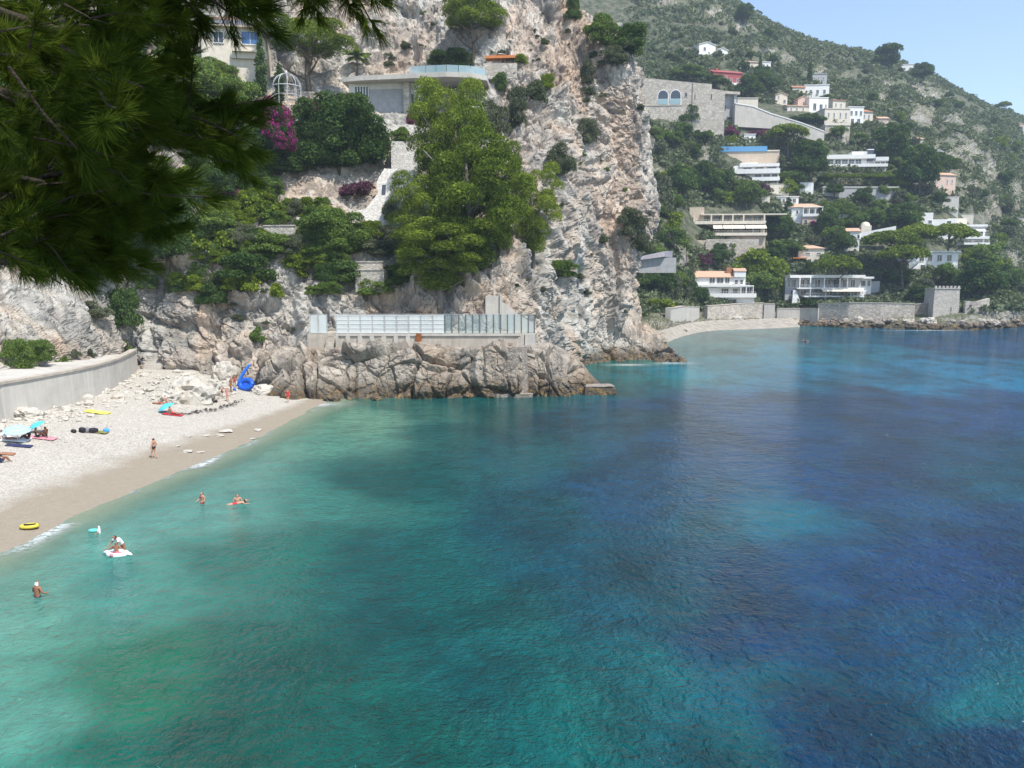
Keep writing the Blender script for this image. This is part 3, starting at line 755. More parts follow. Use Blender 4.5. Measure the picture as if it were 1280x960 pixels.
def lobes_round(n, rx, ry, rz, cz, seed, lr=(.28, .42), bottom=-.3):
    rng = np.random.default_rng(seed); out = []
    d = unit(n, rng)
    for i in range(n):
        q = d[i].copy(); q[2] = max(q[2], bottom)
        k = .62 + .2 * rng.random(); r = rng.uniform(*lr)
        out.append((q[0] * rx * k, q[1] * ry * k, cz + q[2] * rz * k, rx * r, ry * r, rz * r * .85))
    out.append((0, 0, cz, rx * .6, ry * .6, rz * .6))
    return out
def trunk_mesh(name, h, r, seed, limbs=4, spread=.5, top=.9, mat=None, lean=.08, fork=.45):
    rng = random.Random(seed); mb = MB()
    lx, ly = rng.uniform(-lean, lean) * h, rng.uniform(-lean, lean) * h
    pts = [(lx * t * t + .03 * h * math.sin(t * 5 + seed), ly * t * t, h * t * top - (.04 * h if t == 0 else 0)) for t in (0, .2, .4, .6, .8, 1)]
    mb.tube(pts, [r * (1.15 - .8 * t) for t in (0, .2, .4, .6, .8, 1)], 7)
    for i in range(limbs):
        t0 = fork + (.9 - fork) * i / max(1, limbs); a = i * 2.4 + rng.random()
        b = Vector((lx * t0 * t0, ly * t0 * t0, h * t0 * top)); L = h * spread * rng.uniform(.6, 1)
        e = b + Vector((math.cos(a) * L, math.sin(a) * L, L * rng.uniform(.5, .9)))
        mid = (b + e) / 2 + Vector((0, 0, -.06 * L))
        mb.tube([b, mid, e], [r * .5, r * .34, r * .14], 6)
    return mb.mesh(name, mat or M['bark'], True)
PROTO = {}
def proto(kind, name, crown, trunk, crown_name='crown'):
    PROTO.setdefault(kind, []).append((name, crown, trunk, crown_name))
for s in range(2):   # Aleppo pine: pillows of needles on tiers, 1 m unit height 10
    rng = random.Random(40 + s); L = []
    for i in range(34):
        z = 2.6 + 7.0 * (i / 33) ** .9; rad = 3.5 * math.sin(math.pi * min(1, .25 + .75 * (1 - (z - 2.6) / 7.6))) * rng.uniform(.35, 1)
        a = i * 2.399 + rng.random() * .6; r = rng.uniform(.72, 1.18)
        L.append((math.cos(a) * rad, math.sin(a) * rad, z, r * 1.15, r * 1.15, r * .72))
    proto('aleppo', 'pine_tree', leaf_mesh('pine_crown', L, 50000, .046, M['pine'], s, .24, .62, 1.7), trunk_mesh('pine_trunk', 9.4, .24, s, 7, .33, .95, M['greybark'], .1, .25))
for s in range(3):   # umbrella pine: flat wide dome over bare forked limbs
    rng = random.Random(80 + s); L = []
    for i in range(30):
        a = i * 2.399; q = math.sqrt((i + .5) / 30); rad = 4.3 * q
        L.append((math.cos(a) * rad, math.sin(a) * rad, 7.6 + 1.5 * (1 - q * q) + rng.uniform(-.2, .2), 1.25, 1.25, .75))
    proto('umbrella', 'umbrella_pine', leaf_mesh('umbrella_crown', L, 8000, .15, M['pine'], 10 + s, .4, .45), trunk_mesh('umbrella_trunk', 8.2, .28, s + 3, 7, .42, .98, M['bark'], .06, .5))
for s in range(3):
    proto('round', 'round_tree', leaf_mesh('round_crown', lobes_round(16, 3.2, 3.2, 3.0, 4.2, s), 8000, .14, M['broad'], 20 + s), trunk_mesh('round_trunk', 4.6, .22, s + 9, 4, .3))
for s in range(3):
    proto('dark', 'dark_tree', leaf_mesh('dark_crown', lobes_round(18, 3.2, 3.2, 3.6, 4.6, 50 + s), 8000, .14, M['broaddark'], 30 + s), trunk_mesh('dark_trunk', 5.0, .22, s + 19, 4, .3))
for s in range(2):
    proto('pinedark', 'dark_pine', leaf_mesh('dark_pine_crown', lobes_round(18, 3.0, 3.0, 3.4, 5.0, 70 + s, (.26, .38)), 8000, .14, M['pinedark'], 34 + s), trunk_mesh('dark_pine_trunk', 6, .22, s + 29, 5, .3))
for s in range(2):   # cypress, 10 tall
    L = [(.1 * math.sin(i * 2.1 + s), .1 * math.cos(i * 1.7), .5 + i * .62, .78 * math.sin(math.pi * (.22 + .74 * (i + .5) / 16)) + .12, .78 * math.sin(math.pi * (.22 + .74 * (i + .5) / 16)) + .12, .8) for i in range(15)]
    proto('cypress', 'cypress', leaf_mesh('cypress_crown', L, 1800, .16, M['broaddark'], 40 + s, .3, .5), trunk_mesh('cypress_trunk', 3, .14, s, 0))
for kind, mat, nm in (('shrub', 'scrub', 'shrub'), ('bush', 'broad', 'bush'), ('limebush', 'lime', 'bush'), ('olive', 'olive', 'grey_bush'), ('darkbush', 'broaddark', 'bush'),
                      ('bougain', 'bougain', 'flowering_bush'), ('purple', 'purple', 'purple_bush'), ('redbush', 'redflower', 'flowering_bush'), ('pinebush', 'pine', 'bush')):
    for s in range(3):   # unit: about 2 m wide, 1.6 tall
        seed = sum(map(ord, kind)) + s
        proto(kind, nm, leaf_mesh(kind + '_leaves', lobes_round(11, 1.0, 1.0, .8, .55, seed, (.3, .5), -.2), 2400, .06, M[mat], seed, .5, .4), None)
for s in range(2):   # domed cliff pines
    proto('pinedome', 'pine_tree', leaf_mesh('dome_crown', lobes_round(30, 4.4, 4.4, 2.9, 6.6, 170 + s, (.18, .28), -.35), 40000, .055, M['pine'], 140 + s, .26, .6, 1.5), trunk_mesh('dome_trunk', 7.6, .26, s + 49, 7, .42, .95, M['bark'], .1, .3))
for s in range(2):   # finer-leaved kinds for the near shore
    proto('neardark', 'dark_tree', leaf_mesh('dark_crown_fine', lobes_round(26, 3.2, 3.2, 3.6, 4.6, 150 + s, (.2, .34), -.7), 34000, .062, M['broaddark'], 130 + s, .26, .58), trunk_mesh('dark_trunk', 5.0, .22, s + 19, 4, .3))
    proto('nearround', 'round_tree', leaf_mesh('round_crown_fine', lobes_round(22, 3.2, 3.2, 3.0, 4.2, 110 + s, (.22, .36), -.6), 30000, .062, M['broad'], 120 + s, .26, .58), trunk_mesh('round_trunk', 4.6, .22, s + 9, 4, .3))
for kind, mat, nm in (('bush_fine', 'broad', 'bush'), ('darkbush_fine', 'broaddark', 'bush'), ('limebush_fine', 'lime', 'bush'), ('olive_fine', 'olive', 'grey_bush'), ('bougain_fine', 'bougain', 'flowering_bush')):
    for s in range(2): proto(kind, nm, leaf_mesh(kind + '_leaves', lobes_round(15, 1.0, 1.0, .8, .55, 300 + s + len(kind), (.24, .42), -.3), 11000, .028, M[mat], 300 + s, .34, .55), None)
def palm_mesh(seed):
    rng = random.Random(seed); V = []; F = []
    for i in range(22):
        a = i * 2.399; el = rng.uniform(-.3, 1.1); L = rng.uniform(1.8, 2.4); p = Vector((0, 0, 0)); d = Vector((math.cos(a) * math.cos(el), math.sin(a) * math.cos(el), math.sin(el)))
        side = Vector((-math.sin(a), math.cos(a), 0)); prev = None
        for k in range(7):
            wdt = .26 * math.sin(math.pi * (k + .4) / 7); q = p + Vector((0, 0, 0))
            for sd in (-1, 1):
                b = len(V); t = q + d * .3
                V += [tuple(q), tuple(q + side * sd * wdt * 1.6 + Vector((0, 0, -.22)) + d * .25), tuple(t + side * sd * wdt * 1.3 + Vector((0, 0, -.2)) + d * .25), tuple(t)]
                F.append((b, b + 1, b + 2, b + 3))
            p = p + d * (L / 7); d = (d + Vector((0, 0, -.16))).normalized()
    V = np.array(V) + np.array([0, 0, 6.0])
    return mesh_np('palm_fronds', V, np.array(F), M['broad'])
proto('palm', 'palm_tree', palm_mesh(3), trunk_mesh('palm_trunk', 6.2, .17, 5, 0, top=.97, lean=.03), 'fronds')
NP = [0]
def plant(kind, P, height=None, width=None, label=None, cat='tree', group=None, var=None, sink=.0, rz=None, depth=None, name=None):
    """a plant of its own: crown, with a trunk child when it has one"""
    NP[0] += 1; rng = random.Random(NP[0] * 77)
    if kind + '_fine' in PROTO and P[1] < 185 and width and width > 2.4: kind += '_fine'
    pr = PROTO[kind]; nm, crown, trunk, cn = pr[(var if var is not None else NP[0]) % len(pr)]
    H0 = {'aleppo': 10, 'umbrella': 9.6, 'pinedome': 9.6, 'round': 7.2, 'dark': 8.2, 'nearround': 7.2, 'neardark': 8.2, 'pinedark': 8.4, 'cypress': 10, 'palm': 7.3}.get(kind, 1.45)
    W0 = {'aleppo': 7.4, 'umbrella': 10.6, 'pinedome': 9.0, 'round': 6.4, 'dark': 6.4, 'nearround': 6.4, 'neardark': 6.4, 'pinedark': 6, 'cypress': 1.9, 'palm': 4.2}.get(kind, 2.1)
    sz = (height / H0) if height else width / W0; sx = (width / W0) if width else sz
    c = bpy.data.objects.new(name or nm, crown if not trunk else None); link(c)
    c.location = Vector(P) - Vector((0, 0, sink)); c.rotation_euler = (0, 0, rng.uniform(0, 6.28) if rz is None else rz); c.scale = (sx, depth / W0 if depth else sx, sz)
    if trunk:
        obj(cn, crown, c); obj('trunk', trunk, c)
    return tag(c, label, cat, group)
def plant_at(kind, u, vb, vt, wpx, label, cat='tree', group=None, which=None, sink=None, Y=None, **kw):
    """foot seen at (u, vb), top at vt, wpx wide"""
    if Y is not None: P = at(u, vb, Y)
    else: P, n = hit(u, vb, which)
    if P is None: P = at(u, vb, 200)
    h = (vb - vt) * P.y / FPX * 1.02; wd = wpx * P.y / FPX
    if P.y < 185:
        if kind in ('dark', 'round'): kind = 'near' + kind; kw.pop('var', None)
        elif kind + '_fine' in PROTO and wd > 2.6: kind += '_fine'
    s = ((.42 if P.y < 200 else .25) if kind in ('dark', 'round', 'pinedark', 'neardark', 'nearround') else .12) * h if sink is None else sink
    return plant(kind, P, h + s, wd, label, cat, group, sink=s, **kw)
# ------------------------------------------------------------------ buildings
HOUSE_RECTS = []
class House:
    """a building of its own, its origin at the foot of the front: x right, y into the hill, z up"""
    def __init__(s, label, u0, u1, vt, vb, name='villa', cat='house', ang=0.0, Y=None, group=None, which=None):
        uc = (u0 + u1) / 2
        if Y is None:
            P, _ = hit(uc, vb, which or FAR + NEAR); Y = P.y if P is not None else 300
        HOUSE_RECTS.append((u0, vt, u1, vb)); s.P = at(uc, vb, Y); s.k = Y / FPX; s.u0, s.vb, s.uc = u0, vb, uc
        s.W = (u1 - u0) * s.k; s.H = (vb - vt) * s.k * 1.01
        s.r = empty(name, s.P, ang, label, cat, group)
    def x(s, u): return (u - s.uc) * s.k
    def z(s, v): return (s.vb - v) * s.k * 1.01
    def box(s, name, mat, x0, x1, y0, y1, z0, z1, parent=None):
        return MB().box(x0, x1, y0, y1, z0, z1).build(name, M[mat], parent or s.r)
    def mb(s, name, mat, mb, parent=None, smooth=False): return mb.build(name, M[mat], parent or s.r, smooth)
    def window(s, x0, x1, z0, z1, y=0.0, mat='white', pane='pane', bars=1, hb=0, parent=None, side=None, fw=.09):
        """framed window standing on a wall whose face is at depth y (side: 'l'/'r' puts it on an x-facing wall at x=y, running along y from x0 to x1)"""
        f = MB(); p = MB()
        def bx(m, a0, a1, d0, d1, c0, c1):
            if side is None: m.box(a0, a1, y - d1, y - d0, c0, c1)
            elif side == 'l': m.box(y - d1, y - d0, a0, a1, c0, c1)
            else: m.box(y + d0, y + d1, a0, a1, c0, c1)
        D = .10
        bx(f, x0, x0 + fw, -.02, D, z0, z1); bx(f, x1 - fw, x1, -.02, D, z0, z1)
        bx(f, x0 + fw, x1 - fw, -.02, D, z1 - fw, z1); bx(f, x0 - .05, x1 + .05, -.02, D + .08, z0 - .08, z0 - .001)
        bx(f, x0 + fw, x1 - fw, -.02, D, z0, z0 + fw * .7)
        for i in range(bars):
            c = x0 + (x1 - x0) * (i + 1) / (bars + 1); bx(f, c - .035, c + .035, -.015, D * .8, z0 + fw * .7, z1 - fw)
        for i in range(hb):
            c = z0 + (z1 - z0) * (i + 1) / (hb + 1); bx(f, x0 + fw, x1 - fw, -.012, D * .6, c - .03, c + .03)
        bx(p, x0 + fw, x1 - fw, -.01, .025, z0 + fw * .7, z1 - fw)
        o = f.build('window', M[mat], parent or s.r); p.build('pane', M[pane], o); return o
    def windows(s, us, v0, v1, y=0.0, **kw):
        for a, b in us: s.window(s.x(a), s.x(b), s.z(v1), s.z(v0), y, **kw)
    def gable(s, mat, x0, x1, y0, y1, z, h, over=.4, axis='x', t=.22, name='roof'):
        m = MB()
        if axis == 'x':   # ridge along x
            yc = (y0 + y1) / 2; hw = (y1 - y0) / 2 + over; e = h * over / hw * 1.0
            pr = [(y0 - over, z - e), (yc, z + h), (y1 + over, z - e), (y1 + over, z - e + t), (yc, z + h + t), (y0 - over, z - e + t)]
            n = len(pr); a, b = x0 - over, x1 + over
            for q in ([pr[0], pr[1], pr[4], pr[5]], [pr[1], pr[2], pr[3], pr[4]]):
                m.add([(a, p[0], p[1]) for p in q] + [(b, p[0], p[1]) for p in q], [(3, 2, 1, 0), (4, 5, 6, 7), (0, 1, 5, 4), (1, 2, 6, 5), (2, 3, 7, 6), (3, 0, 4, 7)])
        else:
            xc = (x0 + x1) / 2; hw = (x1 - x0) / 2 + over; e = h * over / hw
            pr = [(x0 - over, z - e), (xc, z + h), (x1 + over, z - e), (x1 + over, z - e + t), (xc, z + h + t), (x0 - over, z - e + t)]
            for q in ([pr[0], pr[1], pr[4], pr[5]], [pr[1], pr[2], pr[3], pr[4]]): m.prism(q, y0 - over, y1 + over)
        return s.mb(name, mat, m)
    def gable_ends(s, mat, x0, x1, y0, y1, z, h, axis='x'):
        if axis == 'x':
            yc = (y0 + y1) / 2
            for a, b in ((x0, x0 + .2), (x1 - .2, x1)): s.mb('gable_wall', mat, MB().add([(a, y0, z), (a, yc, z + h), (a, y1, z), (b, y0, z), (b, yc, z + h), (b, y1, z)], [(0, 1, 2), (5, 4, 3), (0, 3, 4, 1), (1, 4, 5, 2), (2, 5, 3, 0)]))
        else:
            xc = (x0 + x1) / 2
            for a, b in ((y0, y0 + .2), (y1 - .2, y1)): s.mb('gable_wall', mat, MB().prism([(x0, z), (x1, z), (xc, z + h)], a, b))
    def hip(s, mat, x0, x1, y0, y1, z, h, over=.5, name='roof'):
        x0 -= over; x1 += over; y0 -= over; y1 += over; i = min((x1 - x0), (y1 - y0)) * .42
        return s.mb(name, mat, MB().hexa([(x0, y0, z), (x1, y0, z), (x1, y1, z), (x0, y1, z), (x0 + i, y0 + i, z + h), (x1 - i, y0 + i, z + h), (x1 - i, y1 - i, z + h), (x0 + i, y1 - i, z + h)]))
    def rail(s, x0, x1, y, z, h=1.0, n=12, mat='white'):
        m = MB().box(x0, x1, y - .03, y + .03, z + h - .06, z + h)
        for i in range(n + 1):
            c = x0 + .03 + (x1 - x0 - .06) * i / n; m.box(c - .025, c + .025, y - .02, y + .02, z, z + h - .06)
        return s.mb('railing', mat, m)
def plain_house(label, u0, u1, vt, vb, wall='white', roof='flat', roofmat='terracotta', wins=(), depth=8, ang=0, rh=1.6, cat='house', Y=None, sill=True, winmat='white', extra=3):
    h = House(label, u0, u1, vt, vb, cat=cat, ang=ang, Y=Y)
    W, H = h.W / 2, h.H
    wall_h = H - (rh if roof != 'flat' else .3)
    h.box('wall', wall, -W, W, 0, depth, -extra, wall_h)
    if roof == 'flat':
        h.box('roof', wall, -W - .25, W + .25, -.25, depth + .2, wall_h + .002, H)
    elif roof == 'gable': h.gable(roofmat, -W, W, 0, depth, wall_h, rh); h.gable_ends(wall, -W, W, 0, depth, wall_h, rh)
    elif roof == 'gabley': h.gable(roofmat, -W, W, 0, depth, wall_h, rh, axis='y'); h.gable_ends(wall, -W, W, 0, depth, wall_h, rh, 'y')
    else: h.hip(roofmat, -W, W, 0, depth, wall_h, rh)
    for a, b, v0, v1 in wins: h.window(h.x(a), h.x(b), h.z(v1), h.z(v0), 0, mat=winmat)
    return h
# ------------------------------------------------------------------ the houses across the bay
# white waterfront house
h = House('white three-storey waterfront house with pale tiled gable roof', 866, 943, 336, 381, ang=R(-8)); X, Z = h.x, h.z
x0, xm, x1 = X(868), X(917), X(934)
h.box('wall', 'white', x0, X(931), 2.2, 12, -3, Z(347)); 
h.gable('paletile', x0, xm, 2.2, 12, Z(347), 1.9, .55, 'x'); h.gable_ends('white', x0, xm, 2.2, 12, Z(347), 1.9)
h.box('side_wing', 'white', xm + .01, X(931), 1.6, 9, Z(347) + .01, Z(340)); h.gable('paletile', xm, X(931), 1.6, 9, Z(340), .9, .2, 'x', name='wing_roof')
h.box('chimney', 'terracotta', X(909), X(916), 5, 6.4, Z(344), Z(335))
h.box('upper_slab', 'white', x0, X(936), -.4, 2.2, Z(359.5), Z(357)); h.box('upper_parapet', 'white', x0 + 1.2, X(930), -.55, -.35, Z(359), Z(356.5))
h.box('terrace_slab', 'white', X(866.5), X(943), -1.0, 2.2, Z(372), Z(369.5)); h.box('terrace_parapet', 'white', X(880), X(943), -1.2, -1.0, Z(372), Z(367))
h.box('ground_wall', 'white', X(883), X(941), -.2, 2.19, -3, Z(372.3))
h.rail(X(869), X(935), -.3, Z(357) + .003, .9, 36); h.rail(X(881), X(942), -1.1, Z(367) + .003, .6, 30); h.windows([(887, 894), (896, 904.5), (906, 912)], 346.5, 355, 2.2, bars=1); h.windows([(917.5, 922), (924, 928)], 350, 356, 1.6, bars=0)
h.windows([(902, 911), (916, 922)], 361, 369.4, 2.2, bars=2); h.windows([(884, 891), (896, 906), (911, 920)], 374, 381, -.2, bars=1)
h.box('side_block', 'white', X(886), X(899), 1.3, 2.19, Z(369.5), Z(360))
h.box('veranda_roof', 'white', X(924), X(940), -.6, 2.19, Z(358.6), Z(357.2))
for u in (924.5, 931, 939.3): h.box('veranda_post', 'white', X(u) - .12, X(u) + .12, -.5, -.28, Z(367), Z(358.65))
h.windows([(925.5, 930.3), (932, 938.5)], 359, 367, .6, bars=1)
h.window(4.2, 5.4, Z(356), Z(350), x0, side='l', bars=1); h.window(3.0, 4.2, Z(372), Z(362), x0, side='l', bars=0)
# tan villa with awnings
h = House('wide tan villa with stacked terraces and cream awnings', 845, 955, 259, 299, ang=R(-4)); X, Z = h.x, h.z
h.box('wall', 'tan', X(863), X(955), 4, 13, -4, Z(270)); h.box('corner_block', 'tan', X(863), X(881), 2, 4 - .01, Z(276), Z(260)); h.box('roof_terrace', 'cream', X(876), X(980), .3, 13.3, Z(270) + .01, Z(268.5))
h.box('upper_slab', 'cream', X(846), X(955), 0, 3.99, Z(279.5), Z(277)); h.box('upper_parapet', 'cream', X(868), X(954), -.18, -.005, Z(281), Z(277.5)); h.box('lower_slab', 'cream', X(890), X(955.5), -1.2, 3.99, Z(295), Z(292.8)); h.box('lower_parapet', 'cream', X(890), X(955.5), -1.4, -1.205, Z(295), Z(291.5))
for u in (868, 889, 903, 915, 928, 953): h.box('column', 'cream', X(u) - .25, X(u) + .25, .3, .8, Z(277) + .005, Z(270) + .005)
for u in (915, 940, 953): h.box('lower_column', 'cream', X(u) - .2, X(u) + .2, .3, .7, Z(292.8) + .005, Z(281))
h.windows([(870, 876), (879, 888), (892, 902), (905, 913), (917, 926), (930, 940), (942, 952)], 271, 276.8, 4, mat='cream', bars=1)
h.windows([(900, 912), (917, 926), (930, 952)], 283, 292.3, 4, mat='cream', bars=2)
for a, b in ((891, 902), (903, 929), (930, 955)):
    h.mb('awning', 'awning', MB().hexa([(X(a), -1.6, Z(286.5)), (X(b), -1.6, Z(286.5)), (X(b), -1.5, Z(287)), (X(a), -1.5, Z(287)), (X(a), .2, Z(282)), (X(b), .2, Z(282)), (X(b), .3, Z(282.5)), (X(a), .3, Z(282.5))]))
h.rail(X(868), X(953), -.1, Z(277.5) + .003, .8, 40, 'cream'); h.rail(X(891), X(955), -1.3, Z(291.5) + .003, .8, 34, 'cream'); h.box('ochre_panel', 'pink', X(926), X(950), -.2, -.05, Z(299.5), Z(295.2)); h.window(X(913), X(923), Z(299), Z(295.3), 1.0, mat='cream')
h.box('ground_wall', 'tan', X(893), X(955), .1, 3.99, -4, Z(295.2))
h.box('side_terrace_roof', 'darkmetal', X(845), X(864), 1, 7, Z(278.6), Z(277.6))
for u in (853, 863): h.box('terrace_post', 'white', X(u) - .15, X(u) + .15, 1.2, 1.5, -3, Z(278.7))
w_ = House('tan masonry terrace wall with two small arched openings below the villa', 838, 948, 300, 314.5, 'retaining_wall', 'wall', ang=R(-2)); X, Z = w_.x, w_.z
w_.box('wall', 'bigstone', X(884), X(947), 0, 4, -3, Z(299.5)); w_.box('low_wall', 'tan', X(838), X(883.8), .4, 4, -3, Z(300.5)); w_.mb('buttress', 'bigstone', MB().prism([(X(880), -1), (X(887), -1), (X(885), Z(300)), (X(882.5), Z(300))], -.5, 0))
for u in (899.5, 913):
    w_.mb('arched_opening', 'pane', MB().prism([(X(u) - .7, Z(309)), (X(u) + .7, Z(309)), (X(u) + .7, Z(306)), (X(u) + .4, Z(304.6)), (X(u), Z(304.2)), (X(u) - .4, Z(304.6)), (X(u) - .7, Z(306))], -.04, .02))
w_.windows([(858, 863), (871, 877)], 307, 310, .4, mat='tan', bars=0)
# arched stone house
h = House('old stone house with two big arched windows on the cliff', 808, 904, 102, 160, 'stone_house', ang=R(-3)); X, Z = h.x, h.z
h.mb('wall', 'bigstone', MB().prism([(X(800), -6), (X(863.5), -6), (X(863.5), Z(107.5)), (X(800), Z(101))], 0, 12))
h.mb('east_wall', 'bigstone', MB().prism([(X(864), -6), (X(903), -6), (X(903), Z(117.5)), (X(887), Z(115)), (X(887), Z(109.5)), (X(864), Z(107.5))], .15, 11))
for a, b in ((823, 835), (838, 850)):
    xa, xb, zc = X(a), X(b), Z(122); r = (xb - xa) / 2; cx = (xa + xb) / 2
    def arch(rr, zb): return [(cx - rr, zb), (cx + rr, zb)] + [(cx + rr * math.cos(t * math.pi / 8), zc + rr * math.sin(t * math.pi / 8)) for t in range(0, 9)]
    fr = h.mb('arched_window', 'white', MB().prism(arch(r + .25, Z(133)), -.12, .05)); h.mb('pane', 'pane', MB().prism(arch(r - .05, Z(126)), -.16, -.10), fr)
    h.box('balustrade', 'railglass', xa, xb, -.3, -.17, Z(132.5), Z(126.5), fr)  # grey-blue tint puts reflected sky into the glass colour
h.windows([(855, 858)], 119, 124, 0, mat='tan', bars=0); h.windows([(866.5, 868), (886, 888)], 121, 127, .15, mat='tan', bars=0); h.box('sill_band', 'tan', X(806), X(852), -.2, 0, Z(133.9), Z(133))
h.box('drain_pipe', 'darkmetal', X(863.6), X(864.2), -.2, 0, -4, Z(108))
h = House('covered stone gateway with jutting roof beside the arched house', 903, 921, 116, 157, 'gateway', 'gatehouse', ang=R(12)); X, Z = h.x, h.z
h.box('wall', 'greywall', X(903), X(921), 2, 6, -3, Z(121)); h.box('roof', 'concrete', X(902), X(923), -1, 7, Z(121) + .01, Z(118)); h.box('pillar', 'greywall', X(917), X(920), 0, 1, -3, Z(121)); h.windows([(906, 909)], 132, 138, 2, mat='greywall', bars=0)
# long retaining wall stepping down
w_ = House('long pale retaining wall descending with plants on it', 918, 1032, 130, 176, 'retaining_wall', 'wall', ang=R(4)); X, Z = w_.x, w_.z
w_.mb('wall', 'palewall', MB().prism([(X(918), Z(160)), (X(962), Z(162)), (X(1030), Z(178)), (X(1030), Z(165)), (X(1000), Z(155)), (X(962), Z(145)), (X(940), Z(137)), (X(918), Z(134))], 0, 3))
w_.mb('coping', 'white', MB().prism([(X(918), Z(134)), (X(940), Z(137)), (X(962), Z(145)), (X(1000), Z(155)), (X(1030), Z(165)), (X(1030), Z(164)), (X(1000), Z(154)), (X(962), Z(143.8)), (X(940), Z(135.8)), (X(918), Z(132.8))], -.2, 3.1))
plain_house('flat white pavilion roof behind the long retaining wall', 922, 947, 123, 133, 'cream', depth=5, cat='pavilion')
# the red house
h = plain_house('dark red house with red tiled roof among trees', 890, 929, 88, 107, 'red', 'gable', 'red', [(893, 896, 97, 103), (906, 909, 96, 101), (913, 916, 98, 103), (921, 924, 98, 103)], 9, R(14), 1.8)
h.box('chimney', 'red', h.x(897), h.x(900), 3, 4, h.H - 1, h.H + .9); h.box('base_wall', 'white', h.x(914), h.x(932), -1.2, 0, -3.5, h.z(104))
# scattered upper houses
plain_house('small white house with slanting roofs high on the slope', 873, 895, 54, 68, 'white', 'gabley', 'white', [(879, 882, 60, 64)], 8, R(15), 1.5)
plain_house('low white annexe with sloping roof beside the slanting roofed house', 896, 910, 61, 69, 'white', 'gabley', 'white', [(900, 903, 65, 68)], 6, R(15), 1)
plain_house('small white house with pink roof between cypress and rocks', 931, 948, 76, 88, 'cream', 'gable', 'paletile', [(935, 937, 81, 85)], 7, R(10), 1.2)
plain_house('tiny pale house right of the small cypress', 951, 963, 78, 87, 'white', 'flat', 'paletile', [(953, 956, 81, 85), (958, 960, 81, 85)], 6)
plain_house('grey stone house below the bare upper rocks', 1014, 1033, 93, 105, 'greywall', 'flat', 'slate', [(1017, 1019, 97, 100), (1022, 1024, 97, 100), (1028, 1030, 97, 100)], 7)
plain_house('bright white block house with overhanging flat roof', 1006, 1035, 107, 123, 'white', 'flat', 'paletile', [(1012, 1015, 113, 118), (1020, 1023, 113, 118), (1028, 1031, 113, 118)], 9, R(-6))
plain_house('cottage with low red roof left of the white block house', 990, 1006, 107, 119, 'cream', 'gable', 'terracotta', [(994, 996, 113, 117)], 7, R(6), 1.4)
plain_house('narrow white house with dark door above the hedge', 969, 984, 117, 131, 'cream', 'gabley', 'paletile', [(972, 974, 121, 124), (979, 982, 125, 129)], 8, R(6), 1.2)
plain_house('white house with pink side wing and two tall windows', 1011, 1035, 123, 141, 'white', 'flat', 'paletile', [(1016, 1020, 130, 138), (1024, 1028, 131, 138), (1031, 1033, 131, 137)], 10, R(6))
plain_house('pink gabled wing left of the white house with tall windows', 997, 1010.5, 121, 136, 'pink', 'gabley', 'paletile', [(1003, 1005, 128, 132)], 8, R(6), 1.5)
plain_house('long low white house with tiled edge above the retaining wall', 984, 1011, 131, 139, 'cream', 'gable', 'paletile', [(988, 990, 135, 138), (995, 997, 135, 138), (1003, 1005, 135, 138)], 6, R(6), .8)
plain_house('tall yellow house with red roof at the top of the village', 1040, 1057, 124, 141, 'cream', 'gable', 'terracotta', [(1043, 1045, 130, 134), (1050, 1052, 130, 134), (1043, 1045, 136, 139)], 9, R(12), 1.2)
plain_house('large beige block house with terrace in the upper village', 1030, 1062, 137, 157, 'cream', 'flat', 'paletile', [(1034, 1036, 142, 148), (1041, 1043, 142, 148), (1049, 1051, 142, 148), (1056, 1058, 142, 148)], 11, R(6))
w_ = House('stone basement terrace under the large beige block house', 1030, 1060, 157, 173, 'terrace_wall', 'wall'); w_.box('wall', 'bigstone', w_.x(1030), w_.x(1060), -1.2, 5, -3, w_.z(157)); w_.box('parapet', 'cream', w_.x(1029.5), w_.x(1060.5), -1.5, -1.2, w_.z(158.5), w_.z(155.5))
plain_house('white house with balconies right of the tall yellow house', 1060, 1079, 135, 158, 'white', 'flat', 'paletile', [(1062, 1065, 140, 145), (1068, 1071, 140, 145), (1074, 1077, 140, 145), (1063, 1067, 149, 156), (1071, 1075, 149, 156)], 8, R(6))
plain_house('cream house with red hipped roof in the village', 1075, 1091, 137, 153, 'cream', 'hip', 'terracotta', [(1079, 1081, 144, 148), (1085, 1087, 144, 148)], 8, R(8), 1.6)
plain_house('small salmon house with tiled roof right of the village', 1098, 1110, 146, 159, 'pink', 'gable', 'paletile', [(1101, 1103, 151, 155), (1106, 1107, 151, 155)], 6, 0, 1.2)
plain_house('white house on the skyline ridge between pines', 1127, 1143, 81, 91, 'white', 'flat', 'paletile', [(1130, 1132, 85, 88), (1136, 1139, 85, 88)], 8, R(-10))
plain_house('pale pink house at the far right edge on the slope', 1273, 1292, 156, 173, 'pink', 'flat', 'paletile', [(1276, 1278, 160, 164), (1283, 1285, 160, 164)], 8)
plain_house('little white house half hidden above the dark pine', 1140, 1154, 172, 178, 'cream', 'gable', 'paletile', [(1145, 1147, 175, 177)], 5, 0, .8)
plain_house('white gable house peeping out over the pink villa', 1163, 1178, 188, 200, 'white', 'gabley', 'white', [(1168, 1170, 193, 197)], 6, 0, 1)
